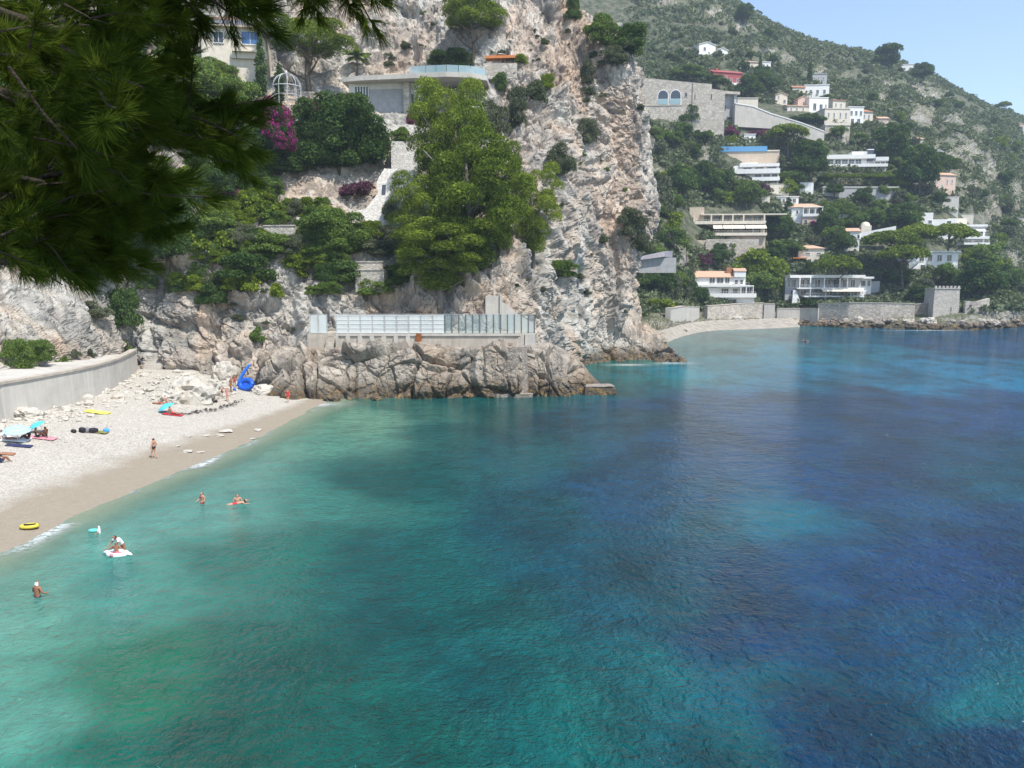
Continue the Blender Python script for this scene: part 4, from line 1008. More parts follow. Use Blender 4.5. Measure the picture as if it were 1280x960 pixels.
# long white villa
h = House('long bright white modern villa with ribbon windows', 1029, 1108, 188, 212, ang=R(-5)); X, Z = h.x, h.z
h.box('wall', 'white', X(1030), X(1106), 1.5, 11, -3, Z(199)); h.box('fascia', 'white', X(1029.5), X(1092), 0, 11.2, Z(199) + .01, Z(194.2)); h.box('east_fascia', 'white', X(1092.3), X(1107.5), -.4, 11, Z(202), Z(197.5)); h.box('upper_block', 'white', X(1067), X(1091), 3, 10, Z(194) + .01, Z(189.5)); h.box('glazed_bay', 'pane', X(1083.5), X(1090), .6, 1.5, Z(203), Z(189)); h.box('bay_frame', 'white', X(1083), X(1090.5), .5, 2, Z(189), Z(187.8))
h.box('lower_slab', 'white', X(1029), X(1106.5), -.8, 1.49, Z(209), Z(205.5)); h.box('ground_wall', 'cream', X(1030), X(1106), .6, 1.49, -3, Z(209) - .01)
h.rail(X(1030), X(1106), -.7, Z(205.5) + .003, .95, 44); h.windows([(1031, 1036), (1037, 1044), (1046, 1053), (1054, 1061), (1062, 1069), (1070, 1077)], 199.2, 205, 1.5, bars=1); h.windows([(1093, 1099), (1100, 1105)], 202.5, 207, 1.5, bars=1)
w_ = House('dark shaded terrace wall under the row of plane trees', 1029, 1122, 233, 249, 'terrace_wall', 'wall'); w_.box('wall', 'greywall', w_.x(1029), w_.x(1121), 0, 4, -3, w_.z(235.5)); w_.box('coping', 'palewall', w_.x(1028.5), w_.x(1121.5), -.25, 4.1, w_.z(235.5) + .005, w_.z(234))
# white terraced villa below the pool
h = House('white villa with stacked horizontal balconies under the blue pool', 912, 973, 200, 228, ang=R(-10)); X, Z = h.x, h.z
h.box('wall', 'white', X(918), X(972), 2.5, 11, -3, Z(207)); h.box('balcony', 'white', X(919), X(972.5), -.2, 2.49, Z(217.5), Z(212)); h.box('upper_band', 'white', X(925), X(972), .8, 2.49, Z(209), Z(205.5)); h.box('lower_balcony', 'white', X(940), X(972.3), -.6, 2.49, Z(226.5), Z(222)); h.box('roof_block', 'white', X(927), X(948), 4, 10, Z(207) + .01, Z(203)); h.box('roof_block_slab', 'cream', X(949), X(968), 4, 10, Z(207) + .01, Z(205))
h.windows([(930, 940), (944, 954), (958, 969)], 209.2, 212, 2.5, bars=1); h.windows([(944, 952), (954, 962), (964, 971)], 217.8, 221.8, 2.5, bars=1)
w_ = House('tan building base under the long blue pool wall', 898, 972, 189, 206, 'pool_building', 'building', ang=R(-4)); X, Z = w_.x, w_.z
w_.box('wall', 'tan', X(900), X(972), 0, 7, -4, Z(190.5)); w_.box('pool_wall', 'poolglass', X(900), X(957), -.4, 3, Z(190.5) + .01, Z(184.5)); w_.box('deck', 'cream', X(957.2), X(972), -.3, 6, Z(190.5) + .01, Z(189)); w_.box('pool_pavilion', 'greywall', X(903), X(918), 4, 7, Z(190.5) + .02, Z(180)); w_.box('pavilion_roof', 'white', X(902), X(919), 3.6, 7.2, Z(180) + .01, Z(178.8))
# house with balconies
h = House('white house with tiled roof and two rows of balconies', 985, 1028, 252, 286, ang=R(-8)); X, Z = h.x, h.z
h.box('wall', 'white', X(986), X(1026), 2, 10, -3, Z(259.5)); h.hip('paletile', X(986), X(1026), 2, 10, Z(259.5) + .01, 1.6)
h.box('loggia', 'white', X(1003), X(1026.5), 0, 1.99, Z(272), Z(270.3)); h.box('loggia_roof', 'white', X(1002.5), X(1027), -.1, 1.99, Z(260.5), Z(259.7))
for u in (1003.5, 1010.5, 1018, 1026): h.box('column', 'white', X(u) - .18, X(u) + .18, .1, .45, Z(270.3), Z(260.6))
h.box('lower_wing', 'pink', X(1003), X(1026.8), .4, 1.99, -3, Z(272.1)); h.windows([(1005, 1009), (1012, 1017), (1019.5, 1025)], 262, 270, 2, bars=1); h.windows([(1005, 1009), (1019, 1024)], 275, 281, .4, bars=0); h.windows([(988, 991), (996, 999)], 263, 268, 2, bars=0)
h.box('parapet', 'white', X(1003), X(1026.5), -.12, -.005, Z(271), Z(268))
plain_house('glass-fronted white garden room above the house with balconies', 971, 997, 246, 260, 'white', 'flat', 'white', [(973, 976, 249, 254), (978, 981, 249, 254), (984, 987, 249, 254), (990, 994, 249, 254)], 6, R(-8))
# white walled house with terracotta edge
h = House('low white house with tiled edge and long garden wall', 1046, 1118, 281, 318, ang=R(-10)); X, Z = h.x, h.z
h.box('wall', 'white', X(1052), X(1074), 0, 9, -4, Z(290)); h.gable('paletile', X(1052), X(1074), 0, 9, Z(290), 1.3, .4, 'x'); h.gable_ends('white', X(1052), X(1074), 0, 9, Z(290), 1.3); h.mb('garden_wall', 'white', MB().prism([(X(1074.2), Z(300)), (X(1116), Z(289)), (X(1116), Z(284)), (X(1074.2), Z(292))], .6, 3)); h.box('west_wall', 'greywall', X(1036), X(1051.8), 2, 6, -3, Z(292))
h.windows([(1062, 1065), (1071, 1074)], 294, 299, 0, bars=0); h.box('dome_base', 'cream', X(1080), X(1092), 6, 10, Z(291), Z(282)); h.mb('roof_dome', 'cream', MB().lathe([(1.9, 0), (1.6, .8), (.9, 1.4), (.05, 1.6)], 14, (X(1086), 8, Z(282))), smooth=True)
# small pink house
h = plain_house('small cream house with flat eaves and two shutters above the low villa', 998, 1029, 307, 331, 'cream', 'hip', 'paletile', [(1007, 1012, 316, 319), (1020, 1025, 316, 319), (1010, 1014, 324, 328)], 8, R(-6), 1.3)
h.box('terrace_roof', 'orange', h.x(990), h.x(1007), -2.5, .5, h.z(323.5), h.z(322.3)); h.box('terrace_wall', 'bigstone', h.x(988), h.x(1000), -2.6, 3, -4, h.z(329))
# modern white villa on the right
h = House('modern white villa with tower block and long balcony', 1151, 1232, 266, 306, ang=R(-6)); X, Z = h.x, h.z
h.box('tower_block', 'white', X(1151), X(1167), 1, 8, -4, Z(267)); h.box('wall', 'white', X(1167.1), X(1196), 1.3, 9, -4, Z(275)); h.box('east_wing', 'white', X(1192), X(1231), 2.5, 10, -5, Z(284)); h.box('east_roof', 'white', X(1189), X(1232), 1.2, 10.4, Z(284) + .01, Z(281.5)); h.box('balcony', 'white', X(1200), X(1232.5), -.6, 2.49, Z(299), Z(296)); h.box('lower_balcony', 'white', X(1203), X(1233), -.9, 2.49, Z(306), Z(303.5)); h.box('rear_wing', 'cream', X(1196), X(1219), 10, 13, Z(281), Z(272))
h.windows([(1161.5, 1166)], 276, 280.5, 1, bars=1); h.windows([(1184, 1189)], 277, 282, 1.3, mat='tan', bars=0); h.windows([(1199, 1206), (1209, 1218), (1221, 1229)], 288, 295.5, 2.5, bars=1); h.windows([(1208, 1216), (1220, 1229)], 299.3, 303.3, 2.5, bars=1)
h.rail(X(1201), X(1232), -.5, Z(296) + .003, 1.0, 24); h.rail(X(1204), X(1232.5), -.8, Z(303.5) + .003, 1.0, 22); h.mb('awning', 'white', MB().hexa([(X(1219), -.4, Z(290)), (X(1229), -.4, Z(290)), (X(1229), -.3, Z(290.4)), (X(1219), -.3, Z(290.4)), (X(1219), 1.8, Z(287)), (X(1229), 1.8, Z(287)), (X(1229), 1.9, Z(287.4)), (X(1219), 1.9, Z(287.4))]))
# pink villa
h = plain_house('salmon pink villa with tiled gable roof', 1165, 1196, 216, 240, 'pink', 'gable', 'paletile', [(1168, 1170, 224, 229), (1183, 1185, 225, 230), (1190, 1192, 225, 230), (1176, 1178, 231, 236)], 9, R(14), 1.5)
for lab, u0, u1, vt, vb, mt in [('short white garden wall right of the dark terrace wall', 1122, 1143, 247, 257, 'white'), ('tall pale stone retaining wall under the salmon pink villa', 1178, 1197, 247, 266, 'palestone'), ('white garden wall left of the clipped round tree', 1047, 1062, 268, 278, 'white'),
                                ('white terrace wall under the left umbrella pine', 1000, 1016, 229, 243, 'white'), ('pale terrace wall below the white villa with stacked balconies', 958, 986, 231, 243, 'cream'), ('long thin pale road wall on the right slope', 1256, 1292, 273, 278, 'palewall'), ('pale wall beside the bare crag at the right', 1196, 1216, 268, 274, 'cream'), ('low cream wall above the tan villa', 925, 962, 246, 251, 'cream')]:
    w_ = House(lab, u0, u1, vt, vb, 'garden_wall', 'wall', ang=R(random.uniform(-8, 8))); w_.box('wall', mt, -w_.W / 2, w_.W / 2, 0, 1.2, -2.5, w_.H); w_.box('coping', 'palewall', -w_.W / 2 - .1, w_.W / 2 + .1, -.12, 1.32, w_.H + .003, w_.H + .2)
plain_house('small white cottage with tiled roof above the modern white villa', 1120, 1134, 262, 274, 'white', 'gable', 'paletile', [(1123, 1126, 267, 271), (1129, 1131, 267, 271)], 6, R(-5), 1.0)
plain_house('cream cottage half hidden left of the salmon pink villa', 1143, 1156, 230, 242, 'cream', 'gable', 'paletile', [(1146, 1148, 235, 239), (1151, 1153, 235, 239)], 6, R(6), 1.0)
plain_house('white cottage with flat roof above the blue pool', 930, 944, 168, 178, 'white', 'flat', 'white', [(933, 936, 171, 175), (939, 941, 171, 175)], 6, R(4))
# white villa behind the pines
h = House('white villa half hidden behind the umbrella pines', 1130, 1200, 309, 340); X, Z = h.x, h.z
h.box('wall', 'white', X(1132), X(1198), 1, 9, -3, Z(316)); h.box('roof', 'pink', X(1130), X(1150), -.5, 9, Z(316) + .01, Z(313)); h.box('east_roof', 'white', X(1150.2), X(1200), .3, 9.2, Z(316) + .01, Z(314.5)); h.windows([(1150, 1156), (1160, 1166), (1172, 1178), (1184, 1190)], 319, 327, 1, bars=1); h.windows([(1152, 1158), (1172, 1178)], 331, 338, 1, bars=1)
# low waterfront villa
h = House('low grey-white waterfront villa with two long balconies', 984, 1104, 343, 379, ang=R(-3)); X, Z = h.x, h.z
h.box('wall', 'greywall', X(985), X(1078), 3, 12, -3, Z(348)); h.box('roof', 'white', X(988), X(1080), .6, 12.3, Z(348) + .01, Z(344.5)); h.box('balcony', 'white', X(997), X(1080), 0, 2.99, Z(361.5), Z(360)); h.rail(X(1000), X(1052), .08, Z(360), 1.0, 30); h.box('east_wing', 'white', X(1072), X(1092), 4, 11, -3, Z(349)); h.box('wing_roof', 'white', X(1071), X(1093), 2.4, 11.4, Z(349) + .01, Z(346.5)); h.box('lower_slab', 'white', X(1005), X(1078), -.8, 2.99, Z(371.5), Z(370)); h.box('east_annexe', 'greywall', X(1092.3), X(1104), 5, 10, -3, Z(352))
for u in (1000, 1013, 1030, 1049, 1058): h.box('column', 'white', X(u) - .18, X(u) + .18, .2, .56, Z(360), Z(348))
for u in (1013, 1032, 1046, 1062, 1077): h.box('lower_column', 'white', X(u) - .2, X(u) + .2, -.2, .2, -2, Z(361.5))
h.windows([(988, 991), (993, 998), (1002, 1009), (1011, 1018), (1021, 1028), (1032, 1041), (1044, 1052), (1055, 1062), (1065, 1071)], 350, 359.5, 3, bars=1); h.windows([(1076, 1085), (1087, 1091)], 351, 358, 4, bars=1); h.windows([(992, 996), (1004, 1012), (1016, 1026), (1036, 1044), (1048, 1058), (1064, 1074)], 363, 369.5, 3, bars=1)
h.mb('awning', 'awning', MB().hexa([(X(1026), -2.4, Z(364.5)), (X(1076), -2.4, Z(364.5)), (X(1076), -2.3, Z(365)), (X(1026), -2.3, Z(365)), (X(1026), -.1, Z(361)), (X(1076), -.1, Z(361)), (X(1076), 0, Z(361.5)), (X(1026), 0, Z(361.5))]))
h.rail(X(1006), X(1077), -.7, Z(370) + .003, 1.0, 40); h.mb('stair', 'white', MB().prism([(X(992), 0), (X(1003), 0), (X(996), Z(363)), (X(993), Z(363))], .8, 1.6))
# sea walls
def wall_run(label, pts, mat, thick=1.5, sink=2.5, name='sea_wall', coping='concrete', cat='wall', Ys=None):
    """pts: (u, v_top, v_foot) from left to right"""
    r = None; Q = []
    for i, (u, vt, vb) in enumerate(pts):
        if Ys: P = at(u, vb, Ys[i] if isinstance(Ys, (list, tuple)) else Ys)
        else:
            P, _ = hit(u, vb, FAR + NEAR)
        Q.append((P, at(u, vt, P.y).z))
    r = empty(name, Q[0][0], 0, label, cat); o = Q[0][0]; m = MB(); c = MB()
    for (P, zt), (P2, zt2) in zip(Q, Q[1:]):
        d = (P2 - P); n = Vector((-d.y, d.x, 0)).normalized() * thick
        A = [P - o, P2 - o, P2 - o + n, P - o + n]; zs = [P.z - o.z - sink, P2.z - o.z - sink, P2.z - o.z - sink, P.z - o.z - sink]; zu = [zt - o.z, zt2 - o.z, zt2 - o.z, zt - o.z]
        m.hexa([(a.x, a.y, z) for a, z in zip(A, zs)] + [(a.x, a.y, z) for a, z in zip(A, zu)])
        e = n.normalized() * .12
        A = [P - o - e, P2 - o - e, P2 - o + n + e, P - o + n + e]
        c.hexa([(a.x, a.y, z + .004) for a, z in zip(A, zu)] + [(a.x, a.y, z + .22) for a, z in zip(A, zu)])
    m.build('wall', M[mat], r)
    if coping: c.build('coping', M[coping], r)
    return r
wall_run('pale stone sea wall in front of the white waterfront house', [(884, 383, 399), (924, 380, 399), (954, 379, 400)], 'bigstone')
wall_run('low pale wall above the far beach left of the sea wall', [(838, 386, 401), (856, 383, 400), (874, 384, 398)], 'palewall')
wall_run('pale boathouse wall with grey door at the end of the sea wall', [(954.5, 380, 401), (968, 380, 401)], 'palewall')
wall_run('grey garden wall at the water beneath the low villa', [(971, 386, 401), (1000, 386, 402), (1022, 386, 402)], 'palewall')
wall_run('long masonry sea wall below the promenade railing', [(1022, 380, 401), (1060, 379, 402), (1100, 379, 401), (1143, 380, 398)], 'bigstone')
wall_run('dark garden wall left of the square tower', [(1143.5, 381, 394), (1167, 378, 393)], 'darkstone')
wall_run('ruined stone wall right of the square tower', [(1206, 376, 392), (1222, 377, 391), (1236, 373, 390)], 'bigstone', coping=None)
h = House('promenade railing with white posts on the sea wall', 1062, 1142, 375, 379.5, 'railing', 'railing'); h.r.location.y += 0; h.rail(-h.W / 2, h.W / 2, .3, 0, h.H * .9, 22)
# square tower
h = House('square old stone tower by the water with a crenellated top', 1167, 1197, 358, 394, 'stone_tower', 'tower', ang=R(-4)); W, H = h.W / 2, h.H
h.mb('wall', 'stone', MB().hexa([(-W - .3, -.2, -3), (W + .3, -.2, -3), (W + .3, 7, -3), (-W - .3, 7, -3), (-W, 0, H - 1), (W, 0, H - 1), (W, 7, H - 1), (-W, 7, H - 1)]))
h.box('cornice', 'stone', -W - .2, W + .2, -.2, 7.2, H - .998, H - .7)
for i in range(7):
    c = -W + .3 + (2 * W - .6) * i / 6; h.box('merlon', 'stone', c - .32, c + .32, -.1, .4, H - .698, H)
h.windows([(1187, 1188.6)], 384, 391, -.1, mat='bigstone', bars=0)
# rocky spur roof
h = House('grey slate roof of a hidden house on the rocky spur', 790, 832, 313, 326, Y=205); h.box('wall', 'greywall', h.x(800), h.x(846), 1, 5, -3, h.z(322)); h.mb('roof', 'slate', MB().hexa([(h.x(792), 0, h.z(326)), (h.x(830), 0, h.z(321)), (h.x(846), 6, h.z(321)), (h.x(800), 6, h.z(326)), (h.x(796), 1, h.z(321.5)), (h.x(832), 1, h.z(314)), (h.x(846), 6.2, h.z(313)), (h.x(804), 6.2, h.z(321.5))]))
# ------------------------------------------------------------------ trees and shrubs of the near side
# the tall pines below the villa
for (u, vb, vt, wd, Y, lab) in [
    (556, 300, 112, 100, 121, 'tall bright green pine rising in front of the villa wall'),
    (590, 372, 190, 150, 113.5, 'broad bright green pine at the middle of the pine clump'),
    (548, 378, 275, 130, 110.5, 'low bushy pine hanging over the glass fence'),
    (575, 340, 150, 110, 117, 'dense pine filling the back of the pine clump'),
    (530, 365, 225, 90, 114, 'bright pine at the left edge of the pine clump'),
    (628, 340, 190, 70, 118, 'slim pine at the right edge of the pine clump')]:
    plant_at('aleppo', u, vb, vt, wd, lab, 'pine tree', 'pines below the terrace villa', Y=Y, sink=1.5)
for i, (u, vb, vt, wd, kind, lab) in enumerate([
    (668, 335, 215, 72, 'aleppo', 'leaning dark pine on the cliff right of the pine clump'),
    (590, 80, -2, 92, 'pinedome', 'spreading pine on the cliff top above the villa terrace'),
    (385, 114, 22, 125, 'pinedome', 'pine with domed crown beside the cream house with blue window'),
    (565, 92, 62, 60, 'dark', 'dark round bush under the spreading cliff pine'),
    (425, 210, 110, 120, 'dark', 'big dark evergreen below the villa wall'),
    (350, 215, 140, 100, 'dark', 'dark ivy tree left of the big evergreen'),
    (310, 240, 175, 80, 'dark', 'dark tree above the terraced garden, left of the bare rock'),
    (225, 150, 60, 110, 'round', 'bright broadleaf tree behind the near pine branches'),
    (150, 170, 60, 130, 'dark', 'dark tree deep behind the near pine branches'),
    (60, 200, 70, 140, 'dark', 'dark tree at the upper slope behind the near pine'),
    (30, 330, 220, 120, 'dark', 'dark tree on the slope above the retaining wall'),
    (120, 340, 230, 120, 'round', 'green tree on the slope above the steps'),
    (210, 320, 215, 110, 'dark', 'dark tree at the foot of the garden, above the shaded cliff'),
    (268, 110, 75, 60, 'round', 'yellowish tree under the cream house with blue window'),
    (420, 318, 262, 95, 'round', 'round green tree in the middle of the garden'),
]):
    plant_at(kind, u, vb, vt, wd, lab, 'pine tree' if kind in ('aleppo', 'umbrella', 'pinedome') else 'tree', which=NEAR, var=i)
plant_at('cypress', 327, 120, 55, 14, 'slim cypress in front of the cream house with blue window', 'cypress', which=NEAR)
plant_at('cypress', 350, 130, 84, 12, 'short cypress beside the iron gazebo', 'cypress', which=NEAR)
plant_at('palm', 446, 100, 66, 34, 'small palm on the villa roof terrace', 'palm', which=NEAR)
for (kind, u, vb, vt, wd, lab, *yy) in [
    ('bougain', 345, 182, 122, 52, 'magenta bougainvillea climbing over the dark ivy tree', 127),
    ('bougain', 250, 140, 112, 40, 'magenta bougainvillea glimpsed above the near pine branch'),
    ('bougain', 386, 140, 122, 26, 'small magenta bougainvillea below the gazebo', 132),
    ('bougain', 518, 158, 140, 24, 'pink flowering bush at the villa corner', 141),
    ('purple', 445, 248, 222, 44, 'purple-leaved bush left of the stone stair wall'),
    ('purple', 290, 248, 228, 40, 'purple-brown bush below the dark tree'),
    ('limebush', 288, 272, 248, 30, 'yellow-green bush on the terraced garden'),
    ('limebush', 330, 258, 240, 44, 'yellow-green hedge on the upper garden terrace'),
    ('bush', 345, 284, 262, 46, 'green bush on the stone terrace wall'),
    ('limebush', 462, 300, 272, 40, 'lime green bush right of the round garden tree'),
    ('olive', 492, 280, 250, 34, 'grey-blue agave bush below the stair wall'),
    ('olive', 475, 320, 300, 56, 'grey-green hedge above the terrace steps'),
    ('redbush', 305, 315, 298, 22, 'red flowering bush on the lower garden terrace'),
    ('bush', 330, 320, 288, 60, 'green bush on the lower garden terrace'),
    ('bush', 268, 300, 262, 60, 'leafy bush at the left end of the garden'),
    ('darkbush', 305, 355, 310, 80, 'dark bush spilling over the shaded cliff'),
    ('bush', 360, 312, 292, 50, 'leafy bush below the red flowers'),
    ('limebush', 395, 330, 318, 60, 'yellow-green creeper along the garden edge'),
    ('darkbush', 430, 358, 322, 80, 'dark bush above the bathing terrace'),
    ('bush', 475, 372, 345, 60, 'low green bush above the glass fence'),
    ('bush', 410, 368, 352, 40, 'grassy bush on the pale rock'),
    ('darkbush', 270, 385, 345, 50, 'dark bush on the cliff above the boulder'),
    ('bush', 322, 430, 408, 20, 'small bush in a crack above the kayak'),
    ('olive', 265, 365, 340, 40, 'grey bush on the shaded cliff edge'),
    ('limebush', 650, 80, 68, 26, 'yellow-green bush beside the orange canopy'),
    ('limebush', 684, 115, 90, 22, 'yellow-green bush halfway down the cliff'),
    ('darkbush', 626, 118, 90, 26, 'dark bush clinging under the orange canopy'),
    ('olive', 645, 165, 110, 30, 'grey-green scrub in the cliff gully'),
    ('olive', 615, 175, 125, 50, 'brown-green scrub beside the tall pine'),
    ('shrub', 670, 132, 100, 30, 'scrub bush on the rock pillar'),
    ('bush', 700, 348, 325, 50, 'dark creeping bush at the foot of the leaning pine'),
    ('olive', 790, 300, 260, 44, 'grey scrub hanging on the bluff edge'),
    ('olive', 800, 320, 280, 36, 'grey scrub lower on the bluff edge'),
    ('darkbush', 716, 30, -8, 22, 'dark bush at the top of the bluff'),
    ('bush', 750, 60, 22, 44, 'green bush behind the bluff top'),
    ('darkbush', 785, 70, 28, 60, 'dark bush behind the bluff edge'),
    ('olive', 765, 85, 60, 40, 'grey scrub on the bluff brow'),
    ('olive', 735, 110, 75, 20, 'grey scrub in the upper cliff cleft'),
    ('olive', 700, 225, 180, 40, 'scrub on the middle of the cliff'),
    ('olive', 735, 185, 150, 36, 'scrub in the cleft of the bluff'),
    ('bush', 22, 465, 422, 44, 'leafy bush on the path above the retaining wall, nearest the wall end'),
    ('bush', 52, 455, 420, 40, 'second leafy bush on the path above the retaining wall'),
    ('bush', 78, 458, 444, 24, 'small yellow-green bush beside the wall path'),
    ('olive', 114, 446, 436, 14, 'tiny grey bush beside the wall path'),
    ('olive', 92, 448, 434, 18, 'brown bush at the foot of the scree slope'),
    ('bush', 156, 440, 424, 16, 'small green bush at the top of the steps'),
    ('olive', 120, 400, 375, 40, 'brown-green scrub at the scree top'),
    ('darkbush', 155, 420, 350, 50, 'dark shrub in the gully beside the steps'),
]:
    plant_at(kind, u, vb, vt, wd, lab, 'bush', which=NEAR, sink=.25, Y=yy[0] if yy else None)
for (kind, u, vb, vt, wd, lab, *yy) in [
    ('darkbush', 330, 200, 150, 60, 'dark ivy mass under the magenta bougainvillea'), ('darkbush', 372, 205, 150, 70, 'dark ivy mass right of the magenta bougainvillea'), ('darkbush', 415, 212, 160, 70, 'dark foliage at the foot of the big evergreen'),
    ('darkbush', 455, 205, 150, 60, 'dark foliage right of the big evergreen'), ('darkbush', 400, 165, 125, 70, 'dark foliage high in the ivy below the gazebo'), ('darkbush', 445, 165, 122, 56, 'dark foliage under the barred window'),
    ('bougain', 336, 155, 118, 36, 'magenta bougainvillea high on the ivy', 129), ('bougain', 356, 192, 162, 36, 'lowest magenta bougainvillea spilling down the ivy', 125), ('bougain', 326, 148, 122, 22, 'magenta bougainvillea left of the gazebo foot', 133),
    ('bush', 300, 150, 95, 70, 'bright green bushes below the cream house with blue window'), ('limebush', 272, 130, 88, 46, 'yellow-green bush below the cream house with blue window'), ('bush', 240, 150, 100, 70, 'bright green bush left of the yellow-green one'),
    ('darkbush', 300, 225, 185, 70, 'dark shrub mass above the purple-brown bush'), ('darkbush', 270, 250, 205, 70, 'dark shrub mass beside the near pine needles'), ('bush', 500, 178, 160, 30, 'green bush at the villa steps'), ('darkbush', 478, 192, 168, 24, 'dark bush above the stone turret')]:
    plant_at(kind, u, vb, vt, wd, lab, 'bush', which=NEAR, sink=.3, Y=yy[0] if yy else None)
# wild shrubs clinging everywhere to the limestone
rng = random.Random(5); n = 0
while n < 85:
    u, v = rng.uniform(250, 830), rng.uniform(5, 440)
    if not ((u > 640 and v < 400) or (u > 440 and v < 90 and u < 640) or (250 < u < 390 and 330 < v < 440)): continue
    P, nn = hit(u, v, NEAR)
    if P is None or P.z < 6: continue
    s = rng.uniform(.5, 1.6) ** 1.3
    if nn.z < .25: s *= .6
    plant(rng.choice(['olive', 'olive', 'shrub', 'shrub', 'bush']), P, s * 1.1, s * 1.6, 'small wild shrub rooted in a crack of the pale cliff', 'shrub', 'wild shrubs on the pale cliff', sink=.1, name='shrub'); n += 1
# garden undergrowth: many leafy bushes filling the terraces
n = 0
while n < 150:
    u, v = rng.uniform(245, 520), rng.uniform(225, 372)
    if v > 330 + .05 * (u - 250) and rng.random() < .7: continue
    if (345 < u < 440 and 205 < v < 262) or (425 < u < 522 and 180 < v < 298) or (326 < u < 372 and 276 < v < 306) or (438 < u < 484 and 322 < v < 358): continue
    P, nn = hit(u, v, NEAR)
    if P is None: continue
    s = rng.uniform(.8, 2.2)
    plant(rng.choice(['bush', 'bush', 'darkbush', 'limebush', 'limebush', 'olive', 'pinebush', 'pinebush']), P, s * 1.75, s * 2.1, 'leafy bush in the terraced garden below the villa', 'bush', 'bushes of the terraced garden', sink=.3, name='garden_bush'); n += 1
n = 0
while n < 110:
    u, v = rng.uniform(-30, 330), rng.uniform(20, 370)
    if u > 250 and v > 200: continue
    if v > 350 and u < 140: continue
    P, nn = hit(u, v, NEAR)
    if P is None: continue
    s = rng.uniform(1.5, 4)
    plant(rng.choice(['bush', 'darkbush', 'darkbush', 'pinebush']), P, s, s * 1.5, 'shady bush on the wooded slope behind the near pine', 'bush', 'bushes on the wooded slope', sink=.5, name='slope_bush'); n += 1

